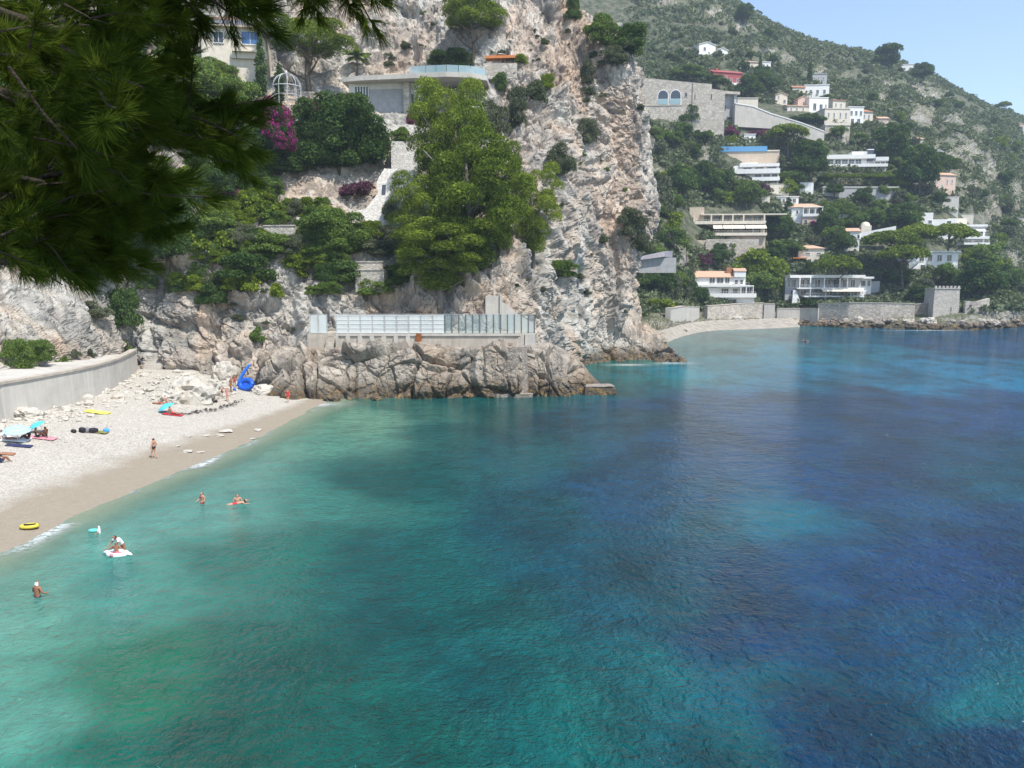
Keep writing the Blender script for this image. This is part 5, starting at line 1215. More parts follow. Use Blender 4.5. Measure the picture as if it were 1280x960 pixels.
# ---- far hillside
def house_at(u, v):
    return any(a - 1 < u < c + 1 and b < v < d - (d - b) * .12 for a, b, c, d in HOUSE_RECTS)
for (kind, u, vb, vt, wd, lab) in [
    ('umbrella', 1044, 376, 323, 60, 'wide umbrella pine standing in front of the low waterfront villa'),
    ('umbrella', 1112, 345, 292, 74, 'tall umbrella pine above the low waterfront villa'),
    ('umbrella', 1126, 366, 310, 70, 'dark dense umbrella pine between the low villa and the tower'),
    ('umbrella', 1146, 330, 284, 60, 'umbrella pine left of the broadest crown'),
    ('umbrella', 1184, 340, 284, 66, 'broad umbrella pine under the modern white villa'),
    ('round', 1186, 362, 328, 34, 'rounded tree just above the square tower'),
    ('dark', 1224, 376, 328, 56, 'big rounded dark tree right of the square tower'),
    ('round', 1228, 340, 306, 46, 'rounded tree below the right end of the modern white villa'),
    ('dark', 1258, 366, 330, 34, 'dark tree at the end of the headland'),
    ('dark', 1152, 381, 358, 40, 'clipped dark hedge tree left of the square tower'),
    ('umbrella', 983, 202, 160, 54, 'umbrella pine left of the long white villa'),
    ('pinedark', 1012, 235, 178, 44, 'dark pine beside the long white villa'),
    ('pinedark', 1114, 205, 158, 50, 'dark pine behind the long white villa'),
    ('pinedark', 1148, 250, 182, 50, 'dark bushy pine left of the pink villa'),
    ('pinedark', 1160, 225, 190, 40, 'dark pine behind the pink villa'),
    ('round', 1186, 220, 196, 26, 'small rounded tree above the pink villa'),
    ('round', 1092, 288, 260, 26, 'round clipped tree above the white walled house'),
    ('round', 1066, 290, 264, 34, 'round tree left of the clipped tree'),
    ('dark', 1126, 288, 256, 44, 'dark round tree right of the clipped tree'),
    ('dark', 1052, 320, 285, 32, 'dark tree in front of the white walled house'),
    ('cypress', 985, 272, 248, 12, 'cypress in front of the house with balconies'),
    ('cypress', 950, 95, 70, 5, 'small cypress beside the house on the upper slope'),
    ('cypress', 1012, 106, 78, 7, 'cypress on the upper slope by the stone house'),
    ('palm', 857, 336, 298, 20, 'palm in front of the tan villa base wall'),
    ('palm', 1100, 360, 336, 24, 'palm at the right end of the low waterfront villa'),
    ('round', 994, 236, 214, 30, 'light green round tree under the dark pine'),
    ('round', 933, 262, 226, 30, 'light green tree left of the house with balconies'),
    ('dark', 880, 245, 205, 40, 'dark tree under the bare ochre rock'),
    ('dark', 850, 250, 208, 40, 'dark tree left under the bare ochre rock'),
    ('dark', 860, 160, 132, 26, 'dark bush tree against the arched stone house'),
    ('dark', 893, 112, 96, 36, 'dark tree below the red house'),
    ('round', 860, 102, 84, 40, 'light green tree above the arched stone house'),
    ('dark', 955, 118, 84, 40, 'dark tree right of the red house'),
    ('dark', 936, 125, 98, 34, 'dark tree behind the long retaining wall'),
    ('pinedark', 1108, 88, 57, 36, 'dark pine on the skyline, tallest of the ridge'),
    ('pinedark', 1152, 104, 80, 30, 'dark pine on the skyline right of the ridge house'),
    ('umbrella', 1254, 146, 129, 18, 'lone umbrella pine on the skyline'),
    ('pinedark', 930, 30, 6, 22, 'dark pine near the skyline above the bare rock'),
    ('dark', 870, 382, 352, 34, 'green tree left of the white waterfront house'),
    ('olive', 838, 372, 345, 40, 'grey-green bush on the rocks by the beach'),
    ('dark', 830, 372, 330, 30, 'dark conifer on the rocky spur'),
    ('limebush', 822, 386, 372, 40, 'yellow-green bush at the foot of the rocky spur'),
    ('dark', 896, 330, 312, 30, 'dark tree below the tan villa'),
    ('purple', 880, 332, 314, 30, 'purple-pink bush below the tan villa'),
    ('bougain', 1015, 285, 276, 12, 'magenta bush on the house with balconies'),
    ('bougain', 915, 170, 158, 22, 'magenta bougainvillea on the long retaining wall'),
    ('bougain', 950, 172, 160, 26, 'reddish bougainvillea along the long retaining wall'),
    ('purple', 956, 244, 228, 16, 'red-purple bush below the white terraced house'),
    ('dark', 1010, 385, 372, 24, 'low dark hedge in front of the low villa'),
    ('limebush', 945, 345, 310, 60, 'bright yellow-green hedge slope above the white waterfront house'),
    ('limebush', 965, 360, 322, 50, 'bright yellow-green bank right of the white waterfront house'),
    ('round', 950, 370, 340, 40, 'green tree right behind the white waterfront house'),
    ('dark', 970, 300, 268, 40, 'dark tree right of the tan villa'),
    ('pinedark', 1035, 296, 262, 30, 'dark tree right of the house with balconies'),
    ('dark', 1080, 258, 236, 26, 'round dark bush in front of the long dark wall'),
    ('dark', 985, 320, 300, 40, 'dark tree left of the small pink house'),
    ('dark', 1000, 127, 117, 14, 'dark tree between the two white houses of the upper village'),
    ('round', 1032, 128, 119, 16, 'round tree below the white block house'),
    ('dark', 1020, 156, 143, 24, 'dark hedge tree before the white house with tall windows'),
    ('dark', 1004, 154, 142, 30, 'dark hedge along the top of the long retaining wall'),
    ('dark', 1012, 345, 328, 16, 'dark conifer under the small pink house'),
]:
    big = kind in PROTO and PROTO[kind][0][2] is not None
    plant_at(kind, u, vb, vt, wd, lab, 'palm' if kind == 'palm' else 'cypress' if kind == 'cypress' else 'tree' if big else 'bush', which=FAR + NEAR)
# the row of flat pollarded planes before the long white villa
for i in range(9):
    P, _ = hit(1034 + i * 11, 237, FAR)
    plant('umbrella', P, 7.0, 5.4, 'flat-topped plane tree in the row before the long white villa', 'tree', 'row of flat-topped plane trees', sink=.3, name='plane_tree')
# wild trees of the slope, one by one
n = 0; tries = 0; rng = random.Random(17)
TREE_SPOTS = []
while n < 245 and tries < 6000:
    tries += 1
    u = rng.uniform(815, 1282); v = rng.uniform(20, 380)
    if v < 95 and rng.random() < .45: continue
    if house_at(u, v): continue
    if bare_amt(np.array(u), np.array(v)) > .5: continue
    P, nn = hit(u, v, FAR)
    if P is None or P.z < 5 or P.y > 640: continue
    wdt = rng.uniform(4.5, 9.5) * (.75 if v < 160 else 1)
    # do not hide the front of a house
    tp = P.z + wdt * .9
    if house_at(*[float(x) for x in project(np.array([P.x, P.y, tp]))]) : continue
    if any(abs(u - a) < 9 and abs(v - b) < 5 for a, b in TREE_SPOTS): continue
    TREE_SPOTS.append((u, v))
    kind = rng.choice(['round', 'dark', 'round', 'pinedark', 'round', 'olive', 'olive', 'limebush', 'round'] if v > 130 else ['dark', 'pinedark', 'olive', 'shrub', 'shrub'])
    lab, grp = ('leafy tree on the built-up hillside across the bay', 'trees between the hillside houses') if v > 130 else ('wild tree on the high slope across the bay', 'wild trees on the high slope')
    plant(kind, P, wdt * rng.uniform(.8, 1.15), wdt, lab, 'tree', grp, sink=.8, name='hillside_tree'); n += 1
# maquis: thousands of shrubs as one cover
def build_maquis():
    me0 = [np.empty(0)]; rng = np.random.default_rng(9)
    o = bpy.data.objects['hillside']; nr, nc = 330, 420
    V = np.empty(len(o.data.vertices) * 3, np.float32); o.data.vertices.foreach_get('co', V); V = V.reshape(nr, nc, 3)
    Vs = []; tot = 0
    N = 11500
    i = rng.integers(0, nr - 2, N * 3); j = rng.integers(int(nc * .03), nc - 2, N * 3); f = rng.random((N * 3, 2))
    P = V[i, j] + (V[i + 1, j] - V[i, j]) * f[:, :1] + (V[i, j + 1] - V[i, j]) * f[:, 1:]
    u, v = project(P)
    keep = (P[:, 2] > 5.5) & (bare_amt(u, v) < .3 + .6 * rng.random(len(P))) & (u > 780)
    keep &= np.array([not house_at(a, b) for a, b in zip(u, v)])
    cl = fbm(P * .035, 3, 5) > -.42
    P = P[keep & cl][:N]
    for p in P:
        far = p[1] / 300
        r = rng.uniform(1.2, 2.9) * (.8 + .4 * far); n = 40
        lob = unit(4, rng) * np.array([.5, .5, .25]) * r
        k = rng.integers(0, 4, n); d = unit(n, rng); d[:, 2] = np.abs(d[:, 2]) * 1.0
        q = p + lob[k] + d * np.array([.62, .62, .55]) * r * (.75 + .3 * rng.random((n, 1)))
        Nn = d * .5 + unit(n, rng) * .6; Nn /= np.linalg.norm(Nn, axis=1, keepdims=True)
        T = np.cross(Nn, unit(n, rng)); T /= np.linalg.norm(T, axis=1, keepdims=True) + 1e-9; B = np.cross(Nn, T)
        s = r * .20 * (.6 + .8 * rng.random((n, 1)))
        Vs.append(np.stack([q - T * s, q - B * s * .8, q + T * s, q + B * s * .8], 1).reshape(-1, 3))
    A = np.concatenate(Vs)
    tag(obj('scrub_cover', mesh_np('scrub_cover', A, np.arange(len(A)).reshape(-1, 4), M['scrub'])), 'low grey-green scrub covering the far hillside', 'scrub', kind='stuff')
build_maquis()
# ------------------------------------------------------------------ the near shore's own structures
def flat_strip(name, A, B, mat, dz=0.0, kind='structure'):
    V = []; F = []
    for a, b in zip(A, B): V += [tuple(a), tuple(b)]
    for i in range(len(A) - 1): F.append((2 * i, 2 * i + 2, 2 * i + 3, 2 * i + 1))
    return tag(obj(name, mesh_np(name, np.array(V), np.array(F), M[mat])), kind=kind)
# retaining wall above the beach and the path behind it
def build_retaining():
    pts = [(-90, 501), (-40, 488), (0, 478), (30, 473), (60, 467.5), (90, 462), (115, 456.8), (135, 451.5), (150, 446.5), (162, 441), (170, 436.5)]
    TOP = [ground(u, v, 5.65) for u, v in pts]
    e = TOP[-1]; TOP += [e + Vector((-1.2, .8, 0)), e + Vector((-2.6, .6, 0))]
    r = empty('retaining_wall', (TOP[2].x, TOP[2].y, 2.0), 0, 'long curved pale cement retaining wall above the beach', 'wall'); o = Vector(r.location)
    m = MB(); c = MB(); inner = []
    N = []
    for i in range(len(TOP)):
        d = (TOP[min(i + 1, len(TOP) - 1)] - TOP[max(i - 1, 0)]); N.append(Vector((-d.y, d.x, 0)).normalized())
    for i in range(len(TOP) - 1):
        a, b, na, nb = TOP[i] - o, TOP[i + 1] - o, N[i], N[i + 1]; q = []
        for z, bat in ((-2.2 - o.z + 1.5, .35), (5.45 - o.z, 0)):
            for p, n, t in ((a, na, -bat), (b, nb, -bat), (b, nb, .6), (a, na, .6)): q.append((p.x + n.x * t, p.y + n.y * t, z))
        m.hexa(q); q = []
        for z in (5.45 - o.z + .004, 5.68 - o.z):
            for p, n, t in ((a, na, -.14), (b, nb, -.14), (b, nb, .72), (a, na, .72)): q.append((p.x + n.x * t, p.y + n.y * t, z))
        c.hexa(q)
    m.build('wall', M['palewall'], r); c.build('coping', M['concrete'], r)
    flat_strip('path', [p + n * .6 - Vector((0, 0, .5)) for p, n in zip(TOP[:-2], N)], [p + n * 7 - Vector((0, 0, .1)) for p, n in zip(TOP[:-2], N)], 'palewall')
    return TOP
RET = build_retaining()
# steps from the beach to the path
st = empty('stone_steps', beach_pt(188, 462), R(3), 'worn stone steps from the beach up beside the wall end', 'steps')
for i in range(11):
    MB().box(-1.25, 1.25, i * .42, i * .42 + .47, -.6 + .19 * i, .19 * (i + 1)).build('step', M['palewall'], st)
MB().prism([(-1.7, -.5), (-1.3, -.5), (-1.3, .5), (-1.7, .5)], 0, 4.4).build('side_wall', M['bigstone'], st)

# bathing terrace on the rocks
TY, TZ, FT = 104.0, at(520, 417, 104).z, at(520, 393.5, 104).z
def tx(u): return (u - 640) / FPX * (TY * CT - ST * (TZ - CAM_Z))
deck = empty('bathing_terrace', (tx(520), TY, TZ), 0, 'concrete bathing terrace on the rocks, with pilastered wall and rusty door', 'terrace')
lx = lambda u: tx(u) - tx(520); lz = lambda v: at(520, v, TY).z - TZ
MB().box(lx(384), lx(669), .1, 9, -.35, 0).build('deck', M['concrete'], deck)
MB().box(lx(384), lx(409), 0, .6, lz(440), -.352).build('wall', M['concrete'], deck); MB().box(lx(420), lx(664), 0, .6, lz(442), -.352).build('wall', M['concrete'], deck)
MB().box(lx(420), lx(669), -.15, .098, -.3, -.002).build('deck_edge', M['palewall'], deck)
for u in (420.5, 435, 450, 465, 480, 495, 510): MB().box(lx(u) - .28, lx(u) + .28, -.22, -.001, lz(436), -.32).build('pilaster', M['palewall'], deck)
MB().box(lx(520.6), lx(527), -.32, -.2, lz(434), .02).build('door', M['rust'], deck)
for i in range(4): MB().box(lx(409.3), lx(419.5), -.6 - .3 * i, .1 - .3 * i, lz(436), -.4 - .35 * i).build('entry_step', M['concrete'], deck)
for i in range(9):
    a = 655 - i * 2.3; MB().box(lx(a - 2.4), lx(a), -1.5, -.16, lz(440), -.02 - .2 * i).build('stair_step', M['concrete'], deck)
MB().prism([(lx(656), lz(440)), (lx(669), lz(440)), (lx(669), -.02), (lx(656), -.02)], -.9, -.16).build('end_wall', M['palewall'], deck)
fence = empty('glass_fence', (tx(520), TY + .25, TZ), 0, 'long glass windbreak fence on the bathing terrace', 'fence')
FH = FT - TZ
edges = [(387, 'frost'), (397.5, 'frost'), (408.5, None), (420, 'slat')] + [(420 + 15.1 * i, 'slat') for i in range(1, 9)] + [(556 + 8.7 * i, 'clear') for i in range(12)] + [(660.4, 'clear'), (668, None)]
pm = {}
for i, (u, k) in enumerate(edges):
    dark = u > 552
    m = MB().box(-.05, .05, -.05, .05, 0, FH + .05) if not dark else MB().box(-.08, .08, -.07, .07, 0, FH + .05)
    key = 'p%d' % dark
    if key not in pm: pm[key] = m.mesh('post', M['darkmetal' if dark else 'metal'])
    obj('post', pm[key], fence, (lx(u), 0, .002))
    if k and i + 1 < len(edges):
        x0, x1 = lx(u) + .09, lx(edges[i + 1][0]) - .09; wdt = x1 - x0; key = (k, round(wdt, 2))
        if key not in pm:
            pm[key] = MB().box(0, wdt, -.012, .012, .08, FH - .02).mesh('panel', M['frost' if k != 'clear' else 'clear'])
            pm[(key, 's')] = MB().box(-.02, wdt + .02, -.05, -.016, -.028, .028).mesh('slat', M['white'])
        p = obj('panel', pm[key], fence, (x0, 0, 0))
        if k == 'slat':
            for q in range(5): obj('slat', pm[(key, 's')], p, (0, 0, .12 + q * (FH - .2) / 4))
MB().box(lx(387), lx(408.5), -.045, .045, FH + .052, FH + .10).box(lx(420), lx(668), -.045, .045, FH + .052, FH + .10).build('top_rail', M['metal'], fence)
MB().box(lx(667.5), lx(668.3), .1, 4, .08, FH - .02).build('side_panel', M['clear'], fence)
# stair wall behind the terrace
sw = empty('stair_wall', at(615, 410, 110), 0, 'pale concrete wall with sloping stair parapet behind the fence', 'wall'); k = .110
MB().box(-8 * k, 12 * k, 0, 1.2, -1.0, 40 * k).build('wall', M['palewall'], sw)
MB().prism([(12.2 * k, -1), (52 * k, -1), (52 * k, 6 * k), (40 * k, 12 * k), (12.2 * k, 33 * k)], -.2, .5).build('parapet', M['palewall'], sw)
MB().box(10 * k, 12 * k, -.25, -.01, 0, 42.5 * k).build('pillar', M['palewall'], sw)
# round stone bastion
P = at(640, 497, 99.3); P.z = 0
bs = empty('stone_bastion', P, 0, 'round grey rubble bastion standing in the sea rocks', 'bastion')
MB().lathe([(2.35, -1.5), (2.2, .3), (2.0, 3.5), (1.9, 6.2), (1.6, 6.25), (0.02, 6.3)], 28, (0, 1.6, 0)).build('wall', M['darkstone'], bs)
MB().box(-2.4, 2.6, -.9, .6, -1.5, .42).build('footing', M['darkstone'], bs)
jt = empty('concrete_jetty', ground(757, 494, 0), R(4), 'low square concrete jetty at the tip of the rocks', 'jetty')
MB().hexa([(-2.8, -.2, -2), (1.6, 0, -2), (1.5, 3.4, -2), (-2.7, 3.4, -2), (-2.6, .1, .95), (1.4, .3, .8), (1.3, 3.2, .85), (-2.6, 3.2, 1.0)]).build('block', M['shore_rock'], jt); MB().slab([(-2.5, .15), (1.25, .4), (1.2, 3.1), (-2.5, 3.1)], 1.003, 1.10).build('top_slab', M['darkstone'], jt)

# villa above the pines
h = House('pale villa with curved roof terrace and barred window', 430, 606, 92, 152, ang=R(-3), Y=150); X, Z = h.x, h.z
h.box('wall', 'white', X(436), X(516), 1.5, 12, -4, Z(105)); h.box('lower_wall', 'greywall', X(462), X(504), 1.2, 1.499, -3, Z(112)); h.box('rock_pier', 'bigstone', X(504.5), X(512), .4, 2.5, -4, Z(105)); h.box('corner_pier', 'white', X(517), X(526), .8, 5, -4, Z(107)); h.box('rear_wall', 'greywall', X(512.2), X(600), 5.01, 12, -4, Z(107))
sl = [(X(430), .2), (X(455), -.8), (X(490), -1.4), (X(525), -2.0), (X(560), -2.6), (X(590), -1.6), (X(606), .6), (X(606), 12), (X(430), 12)]
h.mb('roof_slab', 'palewall', MB().slab(sl, Z(105) + .01, Z(99.5)))
w_ = h.mb('barred_window', 'pane', MB().box(X(443.5), X(461), 1.40, 1.52, Z(122), Z(108.5)))
h.mb('bars', 'white', MB().box(X(443), X(461.5), 1.28, 1.38, Z(122.6), Z(121.6)).box(X(443), X(461.5), 1.28, 1.38, Z(109), Z(108)) , w_)
for i in range(6): h.mb('bar', 'white', MB().box(X(443.6 + i * 3.4) - .09, X(443.6 + i * 3.4) + .09, 1.27, 1.379, Z(121.6), Z(109)), w_)
h.box('side_door', 'darkmetal', X(513), X(516), 1.42, 1.6, -1, Z(118))
pts = [(X(515), -1.7), (X(535), -2.0), (X(560), -2.4), (X(588), -1.45), (X(604), .7), (X(604.5), 6)]
for (a, b), (c, d) in zip(pts, pts[1:]):
    L = math.hypot(c - a, d - b); n = max(1, round(L / 2.4))
    for q in range(n):
        p0 = Vector((a + (c - a) * q / n, b + (d - b) * q / n, 0)); p1 = Vector((a + (c - a) * (q + .96) / n, b + (d - b) * (q + .96) / n, 0)); t = Vector((-(p1 - p0).y, (p1 - p0).x, 0)).normalized() * .03
        h.mb('rail_panel', 'railglass', MB().hexa([tuple(p + Vector((0, 0, z))) for z in (Z(99.5) + .02, Z(99.5) + 1.25) for p in (p0 - t, p1 - t, p1 + t, p0 + t)]))
# white house behind the branches
h = House('cream house with blue window and yellow eaves behind branches', 250, 336, 24, 80, ang=R(10), Y=156); X, Z = h.x, h.z
h.box('wall', 'cream', X(256), X(330), 0, 9, -4, Z(39)); h.box('roof', 'slate', X(254), X(333), -.9, 9.6, Z(37.6), Z(31)); h.box('eaves', 'tan', X(254), X(333), -1.0, 9.62, Z(39) + .01, Z(37.6) - .004); h.box('roof_parapet', 'terracotta', X(262), X(311), 2, 8, Z(31) + .004, Z(24)); h.box('yellow_band', 'cream', X(290), X(332), -.6, -.01, Z(74), Z(65)); h.box('awning_strip', 'awning', X(292), X(326), -1.3, -.61, Z(67), Z(65.5))
h.window(X(302), X(322.5), Z(57), Z(42), 0, pane='bluepane', bars=1); h.window(X(270), X(282), Z(57), Z(44), 0, bars=1)
# iron gazebo
P = at(359, 128, 148); gz = empty('iron_gazebo', P, 0, 'pale grey domed iron gazebo on the villa terrace', 'gazebo')
for i in range(10):
    a = i * math.pi / 5; q = lambda r, z: (r * math.cos(a), r * math.sin(a), z)
    MB().tube([q(2.5, -1), q(2.5, 2.6)], .07, 6).build('post', M['metal'], gz); MB().tube([q(2.5, 2.6), q(2.35, 3.4), q(1.8, 4.2), q(.9, 4.75), q(.1, 4.95)], .06, 6).build('rib', M['metal'], gz)
MB().tube([(2.5 * math.cos(i * math.pi / 12), 2.5 * math.sin(i * math.pi / 12), 2.6) for i in range(25)], .09, 6).build('ring', M['metal'], gz); MB().tube([(2.5 * math.cos(i * math.pi / 12), 2.5 * math.sin(i * math.pi / 12), 1.0) for i in range(25)], .06, 6).build('lower_ring', M['metal'], gz); MB().lathe([(.25, 4.9), (.3, 5.1), (.06, 5.5), (.01, 5.7)], 10).build('finial', M['metal'], gz)
# balustrade beside the gazebo
P = at(395, 131, 150); bl = empty('balustrade', P, R(-3), 'pale balustrade on the villa terrace right of the gazebo', 'balustrade'); MB().box(-6, 4.5, 0, .25, 1.0, 1.2).build('top_rail', M['palewall'], bl); MB().box(-6, 4.5, -.05, .3, -1.5, .15).build('plinth', M['palewall'], bl)
for i in range(20): MB().tube([(-5.8 + i * .53, .12, .15), (-5.8 + i * .53, .12, .5), (-5.8 + i * .53, .12, 1.0)], [.06, .11, .06], 6).build('baluster', M['palewall'], bl)
# curving stone stair tower in the garden
P = at(480, 283, 124.5); sk = empty('stone_stair', P, 0, 'white rubble stone stair wall curving down through the garden', 'stair'); k = .1295
f = lambda u, v: ((u - 480) * k, (283 - v) * k)
MB().prism([f(440, 276), (f(470, 290)), f(500, 290), f(500, 255), f(502, 237), f(512, 214), f(512, 205), f(476, 202), f(470, 214), (f(467, 222)), f(470, 235), f(460, 252)], .6, 3.5).build('wall', M['palestone'], sk)
MB().prism([f(438, 267), f(452, 276), f(470, 290), f(492, 290), f(488, 262), f(500, 238), f(520, 211), f(512, 208), f(494, 224), f(478, 246), f(462, 260)], -.4, .59).build('parapet', M['palestone'], sk)
MB().box(f(474.5, 0)[0], f(479, 0)[0], .5, .62, f(0, 238)[1], f(0, 225)[1]).build('slot_window', M['pane'], sk)
sk.rotation_euler.x = -R(24)  # leaned back and given paler stone so the wall looks sunlit
P = at(505, 206, 134); tb = empty('stone_block', P, R(10), 'square stone turret at the head of the stair wall', 'turret'); k = .137
MB().box(-15 * k, 0, 0, 4, -3, 27 * k).build('wall', M['palestone'], tb); MB().hexa([(0, 0, -3), (17 * k, 0, -3), (17 * k, 4, -3), (0.01, 4, -3), (.01, .2, 26 * k), (17 * k, .2, 12 * k), (17 * k, 3.8, 12 * k), (.01, 3.8, 26 * k)]).build('ramp_wall', M['palestone'], tb)
for lab, u0, u1, vt, vb, Y in [('low dry stone terrace wall in the lower garden', 330, 368, 283, 298, 117), ('upper step of the stone terrace walls above the fence', 446, 478, 328, 336, 115), ('lower step of the stone terrace walls above the fence', 444, 480, 338, 352, 113), ('stone planter wall under the curving stair wall', 486, 522, 275, 292, 124), ('grey terrace wall under the yellow hedge', 282, 322, 276, 288, 119)]:
    P = at((u0 + u1) / 2, vb, Y); k = Y / FPX; t_ = empty('terrace_wall', P, R(random.uniform(-6, 6)), lab, 'wall'); Wd = (u1 - u0) * k / 2
    MB().box(-Wd, Wd, 0, 3.5, -1.5, (vb - vt) * k).build('wall', M['stone'], t_); MB().box(-Wd - .1, Wd + .1, -.1, .5, (vb - vt) * k + .003, (vb - vt) * k + .15).build('coping', M['stone'], t_)
# orange canopy on the cliff
P, _n = hit(626, 84, NEAR); cn = empty('cliff_canopy', P, R(-4), 'orange canvas canopy with small parasol on the cliff edge', 'canopy'); k = P.y / FPX
MB().box(-18 * k, 18 * k, -1.5, 2.0, 10 * k, 11.2 * k).build('canvas', M['orange'], cn); MB().box(-18 * k, 18 * k, -1.55, -1.5, 8 * k, 10 * k).build('valance', M['orange'], cn)
for a in (-17, -6, 6, 17): MB().box(a * k - .07, a * k + .07, -1.4, -1.26, -2, 10 * k - .002).build('post', M['bark'], cn)
MB().box(-20 * k, 20 * k, -1.6, -1.3, -2.5, 2 * k).build('stone_base', M['bigstone'], cn)
MB().lathe([(1.3, 13.2 * k), (.7, 14.6 * k), (.03, 15.6 * k)], 10).build('parasol', M['white'], cn); MB().tube([(0, 0, 0), (0, 0, 15 * k)], .05, 6).build('pole', M['white'], cn)
# ------------------------------------------------------------------ rocks lying loose
def rock_mesh(name, seed, mat, sub=3, sc=(1, .85, .65), amp=1.0):
    bm = bmesh.new(); bmesh.ops.create_icosphere(bm, subdivisions=sub, radius=1)
    V = np.array([v.co[:] for v in bm.verts]); F = np.array([[v.index for v in f.verts] for f in bm.faces]); bm.free()
    d = amp * .42 * blocks(V * 1.0 + seed * 9.7, (1.0,) * 3, seed, .8) + .14 * blocks(V + seed * 3.1, (2.6,) * 3, seed + 3, .8) + .04 * fbm(V * 5 + seed, 2, seed)
    V = V * (1 + d)[:, None]; V = np.clip(V, -.95, .95) * np.array(sc)
    return mesh_np(name, V, F, M[mat])
ROCKS = [rock_mesh('rubble_rock', s, 'boulder', 2) for s in range(7)]
BIG = [rock_mesh('boulder', 20 + s, 'boulder', 4, (1, .85, .72), .6) for s in range(4)]
DARKR = [rock_mesh('shore_boulder', 40 + s, 'shore_rock', 3) for s in range(4)]
def rock(me, P, s, label, cat='rock', group=None, name='rock', rz=None, sz=None, sink=.3):
    o = obj(name, me, None, (P[0], P[1], P[2] + s * .65 * (1 - 2 * sink) * .6))
    o.scale = (s, s, sz or s); o.rotation_euler = (0, 0, random.uniform(0, 6.28) if rz is None else rz)
    return tag(o, label, cat, group)
for u, v, s, sz, lab, me in [(240, 500, 2.9, 3.0, 'huge pale boulder on the beach with a brown undercut', BIG[0]), (219, 502, 1.7, 1.6, 'brown-shaded boulder left of the huge pale boulder', BIG[1]), (259, 497, 1.9, 2.6, 'steep pale boulder beside the bathers, right of the huge one', BIG[2]),
                        (281, 474, 1.7, 3.0, 'pale boulder leaning at the cliff foot behind the bathers', BIG[3]), (34, 522, 1.5, 1.1, 'grey flat boulder at the foot of the retaining wall', BIG[1]), (330, 492, 1.5, 1.3, 'pale boulder between kayak and sea rocks', BIG[2])]:
    rock(me, beach_pt(u, v), s, lab, 'boulder', name='boulder', sz=sz)
rng = random.Random(3); n = 0
while n < 290:
    t = rng.random(); u = rng.uniform(-20, 300)
    vf = np.interp(u, [-20, 0, 60, 110, 150, 172, 230, 300], [527, 522, 509, 494, 477, 464, 466, 484])
    v = vf + rng.random() ** 1.5 * np.interp(u, [-20, 100, 200, 300], [18, 30, 40, 16]) - 1
    P = beach_pt(u, v); s = rng.uniform(.16, .42) + (.6 if rng.random() < .14 else 0) * rng.random()
    rock(rng.choice(ROCKS), P, s, 'bleached rubble rock at the top of the beach', 'rock', 'rubble rocks below the retaining wall', 'rubble_rock', rng.uniform(0, 6.28), s * rng.uniform(.6, 1)); n += 1
# flat wet stones awash at the shore
for u, v, s in [(235, 565, .5), (250, 566, .35), (282, 540, .7), (275, 545, .5), (322, 538, .45), (316, 549, .3), (258, 545, .35), (222, 558, .25), (236, 546, .3)]:
    P = beach_pt(u, v); rock(rng.choice(ROCKS), P, s, 'flat pale stone at the waterline', 'rock', 'stones at the waterline', 'shore_stone', None, s * .3)
# dark rocks awash before the headland and the far shore
for u, v, s in [(765, 493, .7), (700, 492, .9), (585, 497, .7), (470, 500, .8), (740, 453, 1.2), (842, 452, 1.0), (835, 449, 1.3), (360, 500, .9), (415, 501, 1.0), (612, 497, .8)]:
    P = ground(u, v, 0); rock(rng.choice(DARKR), P, s, 'dark wet rock awash at the foot of the sea rocks', 'rock', 'rocks awash at the headland', 'wet_rock')
n = 0
while n < 130:
    u = rng.uniform(835, 1275); v = np.interp(u, [835, 870, 970, 1060, 1110, 1270], [424, 413, 406, 409, 411, 409]) + rng.uniform(-9, 1.5)
    P, nn = hit(u, v, FAR)
    if P is None or P.z > 6 or (u < 972 and rng.random() < .6): continue
    s = rng.uniform(.6, 2.0); rock(rng.choice(DARKR if P.z < 1.5 else BIG + DARKR), P, s, 'rough rock along the far shore below the villas', 'rock', 'rocks along the far shore', 'far_rock', None, s * rng.uniform(.7, 1.2)); n += 1
# pebbles proud of the beach, too many to count
def build_pebbles():
    rng = np.random.default_rng(4); N = 4500
    y = rng.uniform(44, 98, N); s = 7 + 16 * rng.random(N) ** .8; x = shore_x(y) - s
    z = beach_z(x, y); r = rng.uniform(.03, .07, N)
    base = np.array([(1, 0, 0), (0, 1, 0), (-1, 0, 0), (0, -1, 0), (0, 0, .7), (0, 0, -.6)]); fc = np.array([(0, 1, 4), (1, 2, 4), (2, 3, 4), (3, 0, 4), (1, 0, 5), (2, 1, 5), (3, 2, 5), (0, 3, 5)])
    V = base[None] * r[:, None, None] * (1 + .35 * rng.normal(size=(N, 6, 3))) + np.stack([x, y, z + .02], 1)[:, None]
    F = fc[None] + (np.arange(N) * 6)[:, None, None]
    tag(obj('pebbles', mesh_np('pebbles', V.reshape(-1, 3), F.reshape(-1, 3), M['boulder'])), 'loose pale pebbles strewn over the beach', 'pebbles', kind='stuff')
build_pebbles()
